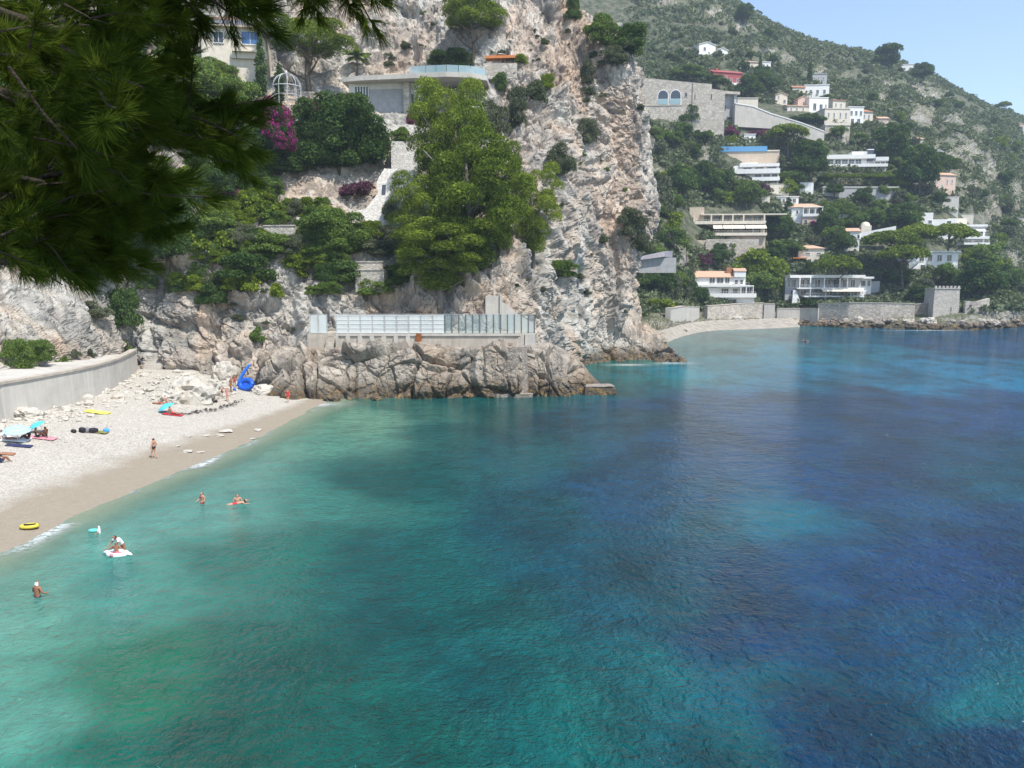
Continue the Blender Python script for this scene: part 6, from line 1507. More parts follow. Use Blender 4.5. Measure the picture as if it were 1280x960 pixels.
# ------------------------------------------------------------------ things on the beach
def parasol(u, v, r, hgt, mat, label, tilt=(0, 0)):
    P = beach_pt(u, v); o = empty('parasol', P, 0, label, 'parasol')
    m = MB(); n = 8
    for i in range(n):
        a, b = 2 * math.pi * i / n, 2 * math.pi * (i + 1) / n; mid = (a + b) / 2
        prof = [(.05, .0), (.5, -.13), (.85, -.30), (1.0, -.44)]
        for (r0, z0), (r1, z1) in zip(prof, prof[1:]):
            sg = lambda rr, z, an, k: (rr * r * math.cos(an) * k, rr * r * math.sin(an) * k, hgt + z * r)
            m.add([sg(r0, z0, a, 1), sg(r0, z0, mid, .985), sg(r0, z0, b, 1), sg(r1, z1, b, 1), sg(r1, z1 + .02, mid, .975), sg(r1, z1, a, 1)], [(0, 1, 4, 5), (1, 2, 3, 4)])
    c = m.build('canopy', M[mat], o); md = c.modifiers.new('t', 'SOLIDIFY'); md.thickness = .02
    c.rotation_euler = (tilt[0], tilt[1], 0)
    MB().tube([(0, 0, -.3), (0, 0, hgt + .08)], .022, 8).build('pole', M['white'], o)
    return o
parasol(22, 552, 1.0, 1.35, 'skyblue', 'pale blue parasol shading the white towels', (R(8), R(6)))
parasol(52, 541, .65, 1.0, 'turquoise', 'small turquoise parasol behind the two seated bathers', (R(15), R(-20)))
parasol(212, 516, .85, 1.0, 'turquoise', 'bright turquoise parasol by the red towel', (R(10), R(-24)))
def towel(u, v, w_, d_, rz, mat, label, cat='towel', thick=.03, name='towel'):
    P = beach_pt(u, v); xs = np.linspace(-w_ / 2, w_ / 2, 12); ys = np.linspace(-d_ / 2, d_ / 2, 10); X, Y = np.meshgrid(xs, ys)
    c, s_ = math.cos(rz), math.sin(rz); wx = P.x + X * c - Y * s_; wy = P.y + X * s_ + Y * c
    Z = beach_z(wx, wy) + thick + .06 + .03 * fbm(np.stack([wx.ravel() * 3, wy.ravel() * 3, wx.ravel() * 0], 1), 2, 5).reshape(X.shape)
    o = obj(name, mesh_np(name, np.stack([wx, wy, Z], -1).reshape(-1, 3) - np.array(P), grid_faces(10, 12), M[mat], smooth=True), None, P)
    md = o.modifiers.new('t', 'SOLIDIFY'); md.thickness = thick
    return tag(o, label, cat)
towel(20, 550, 1.9, 1.6, .2, 'whitecloth', 'white towel spread under the pale blue parasol'); towel(24, 558, 1.8, .7, .2, 'navy', 'dark blue towel in front of the white towel')
towel(52, 548, 2.2, .9, .1, 'pinkcloth', 'pink towel under the two seated bathers'); towel(122, 516.5, 2.1, .9, .0, 'yellow', 'yellow air mattress lying on the rubble', 'air mattress', .12, 'air_mattress')
towel(127, 541, 1.0, .7, 0, 'olivecloth', 'olive towel between the dark bags and blue bag'); towel(216, 519, 1.9, .8, .05, 'redcloth', 'red towel beneath the reclining sunbather'); towel(292, 487, .9, .7, .3, 'whitecloth', 'white towel by the kayak group')
towel(10, 569, .9, .5, .2, 'tan_skin', 'brown cloth bundle beside the dark seated bather', 'cloth', .1, 'cloth_bundle')
def bag(u, v, s, mat, label, sc=(1, .7, .7)):
    P = beach_pt(u, v); o = empty('beach_bag', P, random.uniform(-.5, .5), label, 'bag')
    bm = bmesh.new(); bmesh.ops.create_icosphere(bm, subdivisions=3, radius=.5); V = np.array([q.co[:] for q in bm.verts]); F = np.array([[q.index for q in f.verts] for f in bm.faces]); bm.free()
    V = np.sign(V) * np.abs(V * 2) ** .7 / 2 * (1 + .2 * fbm(V * 3 + u, 2, 3))[:, None] * np.array(sc) * s; V[:, 2] += s * sc[2] * .45
    obj('body', mesh_np('bag_body', V, F, M[mat], smooth=True), o)
    MB().tube([(-.2 * s, 0, .8 * s * sc[2]), (-.15 * s, 0, 1.15 * s * sc[2]), (.15 * s, 0, 1.15 * s * sc[2]), (.2 * s, 0, .8 * s * sc[2])], .02 * s, 6).build('strap', M['black'], o)
    return o
bag(92, 541, .45, 'black', 'small black bag at the left end of the row of bags'); bag(103, 540, .6, 'black', 'black holdall in the row of bags'); bag(109, 540, .55, 'greycloth', 'grey rucksack in the row of bags'); bag(117, 540.5, .7, 'black', 'large black rucksack beside the olive towel', (1.1, .7, .6)); bag(133, 540, .5, 'lightblue', 'light blue beach bag at the right end of the row of bags'); bag(293, 488, .4, 'blue', 'small blue bag at the feet of the bather in orange shorts'); bag(270, 503, .4, 'black', 'black bag on the pebbles below the boulder')
# inflatable kayak stood against the rock
P = beach_pt(296, 484); ky = empty('blue_kayak', P, R(-15), 'long blue inflatable kayak stood up against the cliff', 'kayak')
def hull(rr, off, name, mat, L=4.2):
    m = MB(); pts = []; rad = []
    for i in range(15):
        t = i / 14; x = .1 + 1.25 * t - .22 * math.sin(t * 3.14); z = .1 + 2.7 * t; pts.append((x + off[0], off[1] + .9 * t, z)); rad.append(max(.03, rr * math.sin(math.pi * (.06 + .88 * t)) ** .6))
    return m.tube(pts, rad, 10).build(name, M[mat], ky, True)
hull(.12, (-.11, 0), 'side_tube', 'blue'); hull(.12, (.11, .05), 'side_tube', 'blue'); hull(.10, (0, .04), 'floor', 'lightblue'); hull(.04, (-.11, -.11), 'stripe', 'lightblue')
P = beach_pt(305, 488); rb = empty('inflatable_boat', P, R(-20), 'round blue inflatable boat tilted on the rock below the kayak', 'inflatable boat')
ring = [(.85 * math.cos(a), .45 + .28 * math.sin(a), .68 + .52 * math.sin(a)) for a in [i * math.pi / 12 for i in range(25)]]
MB().tube(ring, .30, 10, False).build('tube', M['blue'], rb, True); MB().slab([(.82 * math.cos(i * math.pi / 10), .56 * math.sin(i * math.pi / 10)) for i in range(20)], 0, .05).build('floor', M['blue'], rb)
fl_ = [c for c in rb.children if c.name.startswith('floor')][0]; fl_.rotation_euler = (R(62), 0, 0); fl_.location = (0, .47, .68)
# floats at the water's edge and in the water
def float_ring(P, label, mat, mat2, rx=.85, ry=.5, r=.16, name='inflatable_float', tilt=0):
    o = empty(name, P, random.uniform(-.4, .4), label, 'float')
    MB().tube([(rx * math.cos(i * math.pi / 12), ry * math.sin(i * math.pi / 12), .05) for i in range(25)], r, 10, False).build('tube', M[mat], o, True)
    MB().slab([(rx * .95 * math.cos(i * math.pi / 10), ry * .95 * math.sin(i * math.pi / 10)) for i in range(20)], .0, .06).build('floor', M[mat2], o)
    return o
float_ring(beach_pt(37, 661) + Vector((0, 0, .12)), 'yellow inflatable float lying in the breaking wave', 'yellowfloat', 'yellow', .42, .28, .10)
MB().tube([(-.3, .1, .10), (0, -.05, .13), (.3, .1, .10)], .06, 8).build('dark_stripe', M['black'], bpy.data.objects['inflatable_float'])
o = float_ring(ground(147, 693), 'white inflatable float with pink tail carrying a child', 'whitecloth', 'pinkcloth', .48, .34, .12)
for s in (-1, 1): MB().tube([(s * .45, 0, .06), (s * .68, .03, .07), (s * .86, .0, .04)], [.08, .10, .04], 8).build('wing', M['whitecloth'], o, True)
MB().tube([(0, -.30, .05), (0, -.45, .10), (0, -.52, .2)], [.10, .10, .05], 8).build('tail', M['pinkcloth'], o, True)
float_ring(ground(117, 664), 'small turquoise float held by the child in the white cap', 'tealfloat', 'tealfloat', .24, .17, .06)

def build_weed():
    rng = np.random.default_rng(8); V = []; F = []
    for i in range(150):
        q = rng.random(); p = beach_pt(np.interp(q, [0, .5, 1], [222, 262, 302]) + rng.normal() * 2.5, np.interp(q, [0, .5, 1], [519, 514, 503]) + rng.normal() * 1.0)
        r = rng.uniform(.06, .2); n = len(V); c = np.array([p.x, p.y, float(beach_z(p.x, p.y)) + .10])
        V += [c + np.array(o_) * r * (1 + .4 * rng.normal(size=3)) for o_ in ((1, 0, 0), (0, .7, 0), (-1, 0, 0), (0, -.7, 0), (0, 0, .5))]; F += [(n, n + 1, n + 4), (n + 1, n + 2, n + 4), (n + 2, n + 3, n + 4), (n + 3, n, n + 4)]
    tag(obj('dried_seaweed', mesh_np('dried_seaweed', np.array(V), np.array(F), M['darkbark'])), 'dark line of dried seaweed on the pebbles', 'seaweed', kind='stuff')
build_weed()
# ------------------------------------------------------------------ people
BONES = [('pelvis', 'spine'), ('spine', 'chest'), ('chest', 'neck'), ('neck', 'jaw'), ('jaw', 'brow'), ('jaw', 'nose')]
for s in 'lr': BONES += [('chest', 'sh' + s), ('sh' + s, 'el' + s), ('el' + s, 'wr' + s), ('wr' + s, 'ha' + s), ('pelvis', 'hi' + s), ('hi' + s, 'kn' + s), ('kn' + s, 'an' + s), ('an' + s, 'to' + s)]
RAD = dict(pelvis=.145, spine=.13, chest=.15, neck=.058, jaw=.078, brow=.09, nose=.014, sh=.06, el=.042, wr=.03, ha=.036, hi=.092, kn=.058, an=.038, to=.034)
def pose(kind, rng):
    J = dict(pelvis=(0, 0, .93), spine=(0, .0, 1.14), chest=(0, -.01, 1.34), neck=(0, .0, 1.50), jaw=(0, .025, 1.58), brow=(0, .01, 1.67), nose=(0, .115, 1.61))
    for s, x in (('l', -1), ('r', 1)):
        J['sh' + s] = (.18 * x, 0, 1.42); J['el' + s] = (.25 * x, -.03, 1.14); J['wr' + s] = (.26 * x, .07, .91); J['ha' + s] = (.25 * x, .11, .83)
        J['hi' + s] = (.09 * x, 0, .87); J['kn' + s] = (.10 * x, .02, .49); J['an' + s] = (.10 * x, -.02, .08); J['to' + s] = (.12 * x, .13, .035)
    if kind == 'stride':
        J['knl'] = (-.10, .14, .50); J['anl'] = (-.10, .10, .08); J['tol'] = (-.11, .25, .035); J['knr'] = (.10, .0, .49); J['anr'] = (.10, -.22, .11); J['tor'] = (.11, -.08, .035); J['elr'] = (.24, -.10, 1.16); J['wrr'] = (.22, .06, .96); J['har'] = (.2, .13, .92)
    if kind == 'hips':
        for s, x in (('l', -1), ('r', 1)): J['el' + s] = (.36 * x, -.06, 1.18); J['wr' + s] = (.20 * x, .06, 1.02); J['ha' + s] = (.14 * x, .10, .97)
    if kind == 'bend':
        J.update(spine=(0, .12, 1.12), chest=(0, .30, 1.26), neck=(0, .40, 1.38), jaw=(0, .47, 1.43), brow=(0, .50, 1.51), nose=(0, .57, 1.42))
        for s, x in (('l', -1), ('r', 1)): J['sh' + s] = (.18 * x, .33, 1.32); J['el' + s] = (.24 * x, .48, 1.10); J['wr' + s] = (.2 * x, .66, .98); J['ha' + s] = (.18 * x, .74, .95)
    if kind in ('sit', 'recline'):
        b = 0 if kind == 'sit' else .22
        J.update(pelvis=(0, 0, .16), spine=(0, -.06 - b * .4, .36), chest=(0, -.08 - b, .57 - b * .3), neck=(0, -.05 - b * 1.2, .73 - b * .35), jaw=(0, -.01 - b * 1.2, .80 - b * .35), brow=(0, -.02 - b * 1.3, .90 - b * .35), nose=(0, .08 - b * 1.2, .83 - b * .35))
        for s, x in (('l', -1), ('r', 1)):
            J['sh' + s] = (.18 * x, -.06 - b, .64 - b * .3); J['hi' + s] = (.10 * x, .03, .14)
            if kind == 'sit': J['el' + s] = (.25 * x, .12, .45); J['wr' + s] = (.18 * x, .34, .44); J['ha' + s] = (.14 * x, .42, .42); J['kn' + s] = (.14 * x, .42, .42); J['an' + s] = (.13 * x, .66, .07); J['to' + s] = (.14 * x, .80, .04)
            else: J['el' + s] = (.26 * x, -.40, .24); J['wr' + s] = (.24 * x, -.24, .07); J['ha' + s] = (.22 * x, -.15, .05); J['kn' + s] = (.11 * x, .46, .16); J['an' + s] = (.11 * x, .86, .07); J['to' + s] = (.13 * x, .92, .16)
    if kind == 'lie':
        J = {k: (p[0], -(p[2] - .9), .13 + p[1] * .6) for k, p in J.items()}; J['nose'] = (0, J['jaw'][1] - .03, .24)
    if kind == 'swim':
        J = {k: (p[0], (p[2] - 1.3), .0 + p[1] * .3 - .1 * max(0, 1.3 - p[2])) for k, p in J.items()}
        J.update(neck=(0, .20, .05), jaw=(0, .27, .13), brow=(0, .27, .22), nose=(0, .37, .15))
        for s, x in (('l', -1), ('r', 1)): J['el' + s] = (.34 * x, .16, -.03); J['wr' + s] = (.42 * x, .38, .0); J['ha' + s] = (.44 * x, .46, .0)
    if kind == 'spread':   # standing in water, arms out on the float
        for s, x in (('l', -1), ('r', 1)): J['el' + s] = (.42 * x, .14, 1.26); J['wr' + s] = (.64 * x, .2, 1.20); J['ha' + s] = (.73 * x, .22, 1.20)
    if kind == 'wade':
        for s, x in (('l', -1), ('r', 1)): J['el' + s] = (.28 * x, .02, 1.16); J['wr' + s] = (.24 * x, .24, 1.08); J['ha' + s] = (.2 * x, .33, 1.08)
    return J
def person(P, kind, label, skin='skin', hair='hair', wear=('trunks', 'bluecloth'), face=0.0, H=1.68, sink=0.0, cap=None, seed=0, extra=None):
    rng = random.Random(seed); J = pose(kind, rng); sc = H / 1.75
    names = list(J); idx = {n: i for i, n in enumerate(names)}
    me = bpy.data.meshes.new('sk'); me.from_pydata([Vector(J[n]) * sc for n in names], [(idx[a], idx[b]) for a, b in BONES], [])
    ob = bpy.data.objects.new('sk', me); link(ob)
    ob.modifiers.new('s', 'SKIN')
    for n in names:
        r = RAD.get(n, RAD.get(n[:2])) * sc; sv = me.skin_vertices[0].data[idx[n]]
        flat = .72 if n in ('chest', 'spine', 'pelvis') else 1
        sv.radius = (r, r * flat); sv.use_root = n == 'pelvis'
    ob.modifiers.new('d', 'SUBSURF').levels = 1
    dg = bpy.context.evaluated_depsgraph_get(); bm_ = bpy.data.meshes.new_from_object(ob.evaluated_get(dg)); bpy.data.objects.remove(ob)
    V = np.empty(len(bm_.vertices) * 3); bm_.vertices.foreach_get('co', V); V = V.reshape(-1, 3)
    Nn = np.empty(len(bm_.vertices) * 3); bm_.vertices.foreach_get('normal', Nn); Nn = Nn.reshape(-1, 3)
    faces = [tuple(p.vertices) for p in bm_.polygons]
    # fingers: four unequal tapered prongs and a thumb at each hand
    verts = [tuple(v) for v in V]; fs = list(faces)
    for s, x in (('l', -1), ('r', 1)):
        a, b = Vector(J['wr' + s]) * sc, Vector(J['ha' + s]) * sc; d = (b - a).normalized(); sd = d.cross(Vector((0, 0, 1)))
        sd = sd.normalized() if sd.length > .2 else Vector((0, 1, 0)); up = d.cross(sd)
        for q, L in ((-1.5, .062), (-.5, .075), (.5, .08), (1.5, .068), (2.4, .05)):
            dd = d if q < 2 else (d + sd * 1.2).normalized(); o_ = b + sd * q * .017 * sc + d * (.022 if q < 2 else -.015); e = o_ + dd * L * sc - up * .012; w_ = .0085 * sc; i0 = len(verts)
            for p, k in ((o_, 1), (e, .65)): verts += [tuple(p + sd * w_ * k), tuple(p + up * w_ * k), tuple(p - sd * w_ * k), tuple(p - up * w_ * k)]
            fs += [(i0 + i, i0 + (i + 1) % 4, i0 + 4 + (i + 1) % 4, i0 + 4 + i) for i in range(4)] + [(i0 + 7, i0 + 6, i0 + 5, i0 + 4)]
    body = bpy.data.meshes.new('person'); body.from_pydata(verts, [], fs); body.materials.append(M[skin]); body.polygons.foreach_set('use_smooth', [True] * len(fs)); body.update()
    o = bpy.data.objects.new('person', body); link(o); o.location = (P[0], P[1], P[2] - sink); o.rotation_euler = (0, 0, face)
    tag(o, label, 'person', 'bathers on the beach and in the water' if False else None)
    A = np.array([J[a] for a, b in BONES]) * sc; B = np.array([J[b] for a, b in BONES]) * sc
    C = np.array([V[list(f)].mean(0) for f in faces]); AB = B - A
    t = np.clip(((C[:, None] - A[None]) * AB[None]).sum(2) / ((AB ** 2).sum(1)[None] + 1e-9), 0, 1)
    dist = np.linalg.norm(C[:, None] - A[None] - t[..., None] * AB[None], axis=2); nb = dist.argmin(1); tt = t[np.arange(len(C)), nb]
    bn = [(a[:2] if a[-1] in 'lr' and len(a) == 3 else a, b[:2] if b[-1] in 'lr' and len(b) == 3 else b) for a, b in BONES]
    def cover(name, mat, test, off):
        sel = [f for f, n_, q in zip(faces, nb, tt) if test(bn[n_], q)]
        if not sel: return
        used = sorted({i for f in sel for i in f}); mp = {i: k for k, i in enumerate(used)}
        m2 = bpy.data.meshes.new(name); m2.from_pydata([tuple(V[i] + Nn[i] * off) for i in used], [], [tuple(mp[i] for i in f) for f in sel]); m2.materials.append(M[mat]); m2.polygons.foreach_set('use_smooth', [True] * len(sel)); m2.update(); obj(name, m2, o)
    tr = lambda leg: (lambda b, q: b == ('pelvis', 'hi') or (b == ('pelvis', 'spine') and q < .35) or (b == ('hi', 'kn') and q < leg))
    for nm, mat in [wear] + (extra or []):
        if nm == 'trunks': cover('swim_trunks', mat, tr(.45), .012 * sc)
        elif nm == 'briefs': cover('bikini_bottom', mat, tr(.08), .008 * sc)
        elif nm == 'top': cover('bikini_top', mat, lambda b, q: b == ('spine', 'chest') and q > .6, .010 * sc)
        elif nm == 'shirt': cover('shirt', mat, lambda b, q: b in (('pelvis', 'spine'), ('spine', 'chest'), ('chest', 'sh')) or (b == ('chest', 'neck') and q < .5) or (b == ('sh', 'el') and q < .5), .014 * sc)
        elif nm == 'trousers': cover('trousers', mat, tr(1.01), .012 * sc)
    hd = [i for i, (n_, q) in enumerate(zip(nb, tt)) if bn[n_] == ('jaw', 'brow')]
    if hd:
        br = Vector(J['brow']) * sc; ja = Vector(J['jaw']) * sc; fw = (Vector(J['nose']) * sc - ja); fw.normalize()
        axis = (br - ja).normalized()
        sel = [faces[i] for i in range(len(faces)) if bn[nb[i]] in (('jaw', 'brow'), ('neck', 'jaw')) and ((Vector(C[i]) - ja).dot(axis) > .075 * sc or (Vector(C[i]) - ja).dot(fw) < -.02 * sc)]
        if sel:
            used = sorted({i for f in sel for i in f}); mp = {i: k for k, i in enumerate(used)}
            m2 = bpy.data.meshes.new('hair'); m2.from_pydata([tuple(V[i] + Nn[i] * .02 * sc) for i in used], [], [tuple(mp[i] for i in f) for f in sel]); m2.materials.append(M[cap or hair]); m2.update(); obj('cap' if cap else 'hair', m2, o)
    return o
b = beach_pt
# on the beach
person(b(193, 573), 'stride', 'woman in a dark bikini walking on the wet sand', 'skin', wear=('briefs', 'black'), face=R(75), H=1.72, extra=[('top', 'black')])
person(b(360, 503), 'stride', 'person in a red beach dress standing by the dark sea rocks', 'skin', wear=('shirt', 'redcloth'), face=R(200), H=1.55, extra=[('trunks', 'redcloth')])
person(b(178, 462) + Vector((0, 0, .2)), 'bend', 'person in dark clothes climbing the stone steps', 'skin', wear=('shirt', 'black'), face=R(10), H=1.7, extra=[('trousers', 'greycloth')])
person(b(289, 490), 'hips', 'bather in orange shorts standing in front of the blue kayak', 'tan_skin', wear=('trunks', 'orangecloth'), face=R(150), H=1.72)
person(b(293.5, 484), 'stand', 'bather with red top behind the one in orange shorts', 'tan_skin', wear=('trunks', 'redcloth'), face=R(170), H=1.7, extra=[('top', 'redcloth')])
person(b(271.5, 497), 'stand', 'pale bather in grey shorts left of the kayak group', 'skin', wear=('trunks', 'greycloth'), face=R(200), H=1.6)
person(b(277, 498), 'bend', 'bather in black bending down beside the pale one', 'skin', wear=('trunks', 'black'), face=R(240), H=1.55)
person(b(284.5, 502), 'stride', 'woman in pink swimsuit walking down from the kayak', 'skin', wear=('briefs', 'pinkcloth'), face=R(190), H=1.65, extra=[('top', 'pinkcloth')])
person(b(46, 548), 'sit', 'dark-tanned bather seated under the small parasol, left of the pair', 'dark_skin', wear=('trunks', 'black'), face=R(-60), H=1.75)
person(b(57, 547), 'sit', 'dark-tanned bather seated with raised arm, right of the pair', 'dark_skin', wear=('trunks', 'navy'), face=R(60), H=1.8)
person(b(36, 550), 'sit', 'dark-haired bather sitting at the edge of the white towel', 'dark_skin', wear=('shirt', 'black'), face=R(100), H=1.7)
person(b(8, 550), 'recline', 'sunbather on the white towel under the pale blue parasol', 'tan_skin', wear=('shirt', 'whitecloth'), face=R(-80), H=1.7)
person(b(0, 579), 'sit', 'seated bather in dark clothes cut by the left picture edge', 'tan_skin', wear=('shirt', 'black'), face=R(-30), H=1.75, extra=[('trunks', 'navy')])
person(b(216, 519) + Vector((0, 0, .1)), 'recline', 'sunbather in red reclining on the red towel', 'tan_skin', wear=('trunks', 'redcloth'), face=R(-95), H=1.7, extra=[('top', 'redcloth')])
person(b(200, 505), 'lie', 'sunbather lying in the shade of the brown boulder', 'tan_skin', wear=('trunks', 'redcloth'), face=R(-80), H=1.7)
person(b(207, 504), 'sit', 'bather sitting up beside the one lying by the boulder', 'skin', wear=('briefs', 'redcloth'), face=R(-120), H=1.65)
# in the water
g = lambda u, v: ground(u, v, 0)
person(g(47, 746), 'wade', 'man with white cap standing waist-deep, seen from behind', 'tan_skin', wear=('trunks', 'navy'), face=R(-20), H=1.78, sink=.98, cap='whitecloth')
person(g(253, 629), 'wade', 'woman standing waist-deep alone in the green water', 'skin', wear=('briefs', 'redcloth'), face=R(150), H=1.66, sink=.86, extra=[('top', 'redcloth')])
person(g(297, 626), 'wade', 'bather chest-deep at the left of the swimming pair', 'skin', wear=('trunks', 'black'), face=R(200), H=1.7, sink=1.18)
person(g(302, 629), 'swim', 'bather floating beside the chest-deep one', 'skin', wear=('trunks', 'redcloth'), face=R(-70), H=1.65, sink=-.05)
person(g(154, 687), 'bend', 'adult in a white shirt pushing the white float', 'tan_skin', wear=('shirt', 'whitecloth'), face=R(150), H=1.75, sink=.62)
person(g(146, 693) + Vector((0, 0, .1)), 'spread', 'child riding the white float with arms stretched out', 'tan_skin', wear=('trunks', 'pinkcloth'), face=R(180), H=1.35, sink=.72)
person(g(124, 666), 'wade', 'child with a white cap chest-deep beside a turquoise float', 'skin', wear=('shirt', 'whitecloth'), face=R(100), H=1.3, sink=.82, cap='whitecloth')
person(g(1005, 426), 'swim', 'distant swimmer in the far bay', 'skin', wear=('trunks', 'navy'), face=R(60), H=1.75, sink=-.1)
# ------------------------------------------------------------------ the pine the photographer looks out from under
def tuft_mesh(name, seed, L=.34, tufts=13, needles=42):
    rng = np.random.default_rng(seed); V = []; F = []
    pts = np.stack([np.linspace(0, L, 12), .05 * np.sin(np.linspace(0, 3, 12) + seed), .03 * np.cos(np.linspace(0, 4, 12) + seed)], 1)
    for k in range(tufts):
        q = k / (tufts - 1); i = min(11, int(4 + 7.9 * q)); p0 = pts[i] + rng.normal(size=3) * .008
        ax = np.array([1.0, .25 * rng.normal(), .2 * rng.normal() + .15]) if q > .3 else np.array([.75, .8 * rng.normal(), .8 * rng.normal()])
        ax /= np.linalg.norm(ax)
        if q <= .75:
            side = unit(1, rng)[0] * np.array([.3, 1, .8]); p0 = p0 + side * .07 * rng.random(); ax = ax + side * .9; ax /= np.linalg.norm(ax)
        for n in range(needles):
            d = ax + unit(1, rng)[0] * .46; d /= np.linalg.norm(d); ln = rng.uniform(.075, .125)
            b = p0 - ax * rng.uniform(0, .04); s = np.cross(d, unit(1, rng)[0]); s /= np.linalg.norm(s); w_ = .0011
            m = b + d * ln * .55 + np.array([0, 0, -.004]); e = b + d * ln + np.array([0, 0, -.012]); i0 = len(V)
            V += [b - s * w_, b + s * w_, m + s * w_ * 1.1, m - s * w_ * 1.1, e + s * w_ * .3, e - s * w_ * .3]; F += [(i0, i0 + 1, i0 + 2, i0 + 3), (i0 + 3, i0 + 2, i0 + 4, i0 + 5)]
    me = mesh_np(name, np.array(V), np.array(F), M['needle'])
    return me
SPRAY = [tuft_mesh('needle_spray', s) for s in range(6)]
TWIG = MB().tube([(-.05, 0, 0), (.12, .02, .01), (.33, .0, .0)], [.006, .005, .003], 6).mesh('twig', M['darkbark'])
def build_near_pine():
    rng = random.Random(12)
    root = empty('pine_tree', (-4.6, 1.2, 12.2), 0, 'dark near pine whose branches hang across the upper left', 'pine tree', None); o = Vector(root.location)
    MB().tube([Vector(p) - o for p in ((-4.6, 1.2, 11.9), (-4.5, 1.3, 13.5), (-4.2, 1.5, 15.2), (-4.0, 1.6, 17.0), (-4.1, 1.5, 18.6))], [.26, .22, .18, .13, .06], 12).build('trunk', M['bark'], root, True)
    limbs = []
    # each limb: from the trunk to a point seen at u, v at depth Y
    targets = [((-4.3, 1.4, 14.6), [(-60, 270, 3.0), (40, 275, 3.3), (120, 270, 3.5), (160, 275, 3.6)], .05),
               ((-4.25, 1.45, 14.9), [(-80, 200, 2.8), (60, 220, 3.0), (170, 175, 3.2), (262, 138, 3.3)], .035),
               ((-4.2, 1.5, 15.2), [(-60, 100, 2.8), (60, 120, 3.2), (100, 100, 3.5), (140, 90, 3.7)], .05),
               ((-4.1, 1.55, 15.8), [(-40, 0, 2.8), (80, 10, 3.2), (170, -25, 3.5), (280, -38, 3.7), (400, -40, 3.9)], .05),
               ((-4.3, 1.4, 14.4), [(-90, 320, 2.6), (-20, 312, 2.8), (30, 308, 3.0), (80, 308, 3.1)], .035),
               ((-4.1, 1.55, 16.0), [(-40, -60, 2.6), (150, -60, 3.0), (330, -60, 3.2), (450, -40, 3.4)], .05),
               ((-4.05, 1.6, 16.4), [(-20, -160, 2.4), (150, -180, 2.6), (320, -190, 2.8)], .05),
               ((-4.05, 1.6, 16.8), [(0, -330, 2.0), (200, -360, 2.2), (420, -360, 2.4)], .05),
               ((-4.2, 1.5, 15.0), [(-60, 180, 4.2), (40, 190, 4.6), (130, 200, 4.8)], .04)]
    for b, pts, r in targets:
        P = [Vector(b)] + [at(*p) for p in pts]
        Q = catmull(np.array([tuple(p) for p in P]), 24)
        m = MB().tube([Vector(q) - o for q in Q], [max(.005, .42 * r * (1 - .8 * i / 23)) for i in range(24)], 8)
        m.build('limb', M['darkbark'], root, True); limbs.append(Q)
    n = 0
    def spray(p, d, s=1.0):
        x = obj('needle_spray', SPRAY[rng.randrange(6)], root, Vector(p) - o); x.rotation_euler = (Vector(d).to_track_quat('X', 'Z').to_matrix() @ Matrix.Rotation(rng.uniform(0, 6.28), 3, 'X')).to_euler(); x.scale = (s,) * 3
        obj('twig', TWIG, x)
    W = [26, 30, 30, 26, 22, 26, 18, 20, 22]
    for Q, k in zip(limbs, W):
        for i in range(k):
            t = rng.uniform(.28, 1) ** .8; a = Q[min(23, int(t * 23))]; d0 = Vector(Q[23]) - Vector(Q[10]); d0.normalize()
            side = Vector((rng.gauss(0, .8), rng.gauss(0, .8), rng.gauss(.0, .5))); d = (d0 * .8 + side).normalized()
            spray(Vector(a) + side * .08, d, rng.uniform(.55, .85))
    # fill: sprays through the hanging crown, plus unseen ones overhead added to shade it
    for (u0, u1, v0, v1, y0, y1, k) in [(-60, 150, -60, 120, 2.4, 4.6, 105), (-60, 160, 100, 250, 2.6, 4.8, 88), (-60, 60, 240, 310, 2.4, 4.0, 40), (-60, 110, 290, 318, 2.8, 3.8, 14), (150, 270, -60, -12, 2.8, 4.2, 24), (260, 430, -70, -24, 3.0, 4.2, 26), (100, 700, -700, -300, 1.5, 3.2, 130), (0, 420, -420, -180, 1.8, 3.4, 40), (210, 255, 130, 205, 3.0, 3.8, 12), (110, 190, 235, 270, 3.0, 4.0, 14), (0, 500, -420, -150, 2.0, 4.0, 60)]:
        for i in range(k):
            p = at(rng.uniform(u0, u1), rng.uniform(v0, v1), rng.uniform(y0, y1)); d = Vector((rng.gauss(.8, .5), rng.gauss(.1, .6), rng.gauss(-.05, .4))).normalized()
            spray(p, d, rng.uniform(.55, .9))
    return root
build_near_pine()
# ------------------------------------------------------------------ labels: say of each look-alike what it stands beside
LAND = [(905, 362, 'white waterfront house'), (905, 285, 'tan villa with awnings'), (893, 307, 'tan masonry terrace wall'), (850, 130, 'arched stone house'), (970, 155, 'long retaining wall'), (910, 100, 'red house'), (885, 62, 'slanting roofed house'), (946, 82, 'small pink roofed house'),
        (1020, 116, 'white block house'), (1022, 133, 'house with tall windows'), (1046, 148, 'beige block house'), (1070, 146, 'house with village balconies'), (1104, 153, 'small salmon house'), (1136, 86, 'skyline ridge house'), (1068, 200, 'long white villa'), (1075, 242, 'dark terrace wall'), (945, 215, 'white villa with stacked balconies'), (930, 187, 'blue pool wall'),
        (1007, 270, 'house with two balcony rows'), (1064, 300, 'house with tiled edge'), (1014, 320, 'small cream house'), (1190, 285, 'modern white villa'), (1180, 228, 'salmon pink villa'), (1165, 324, 'villa behind the pines'), (1044, 362, 'low waterfront villa'), (1182, 376, 'square stone tower'), (1048, 345, 'wide umbrella pine'), (983, 180, 'left umbrella pine'), (1108, 72, 'tallest skyline pine'), (1254, 138, 'lone skyline pine'),
        (892, 15, 'upper bare rock'), (1165, 120, 'bare ridge outcrop'), (1192, 200, 'pale rock streak'), (810, 320, 'grey slate roof'), (1222, 382, 'ruined stone wall')]
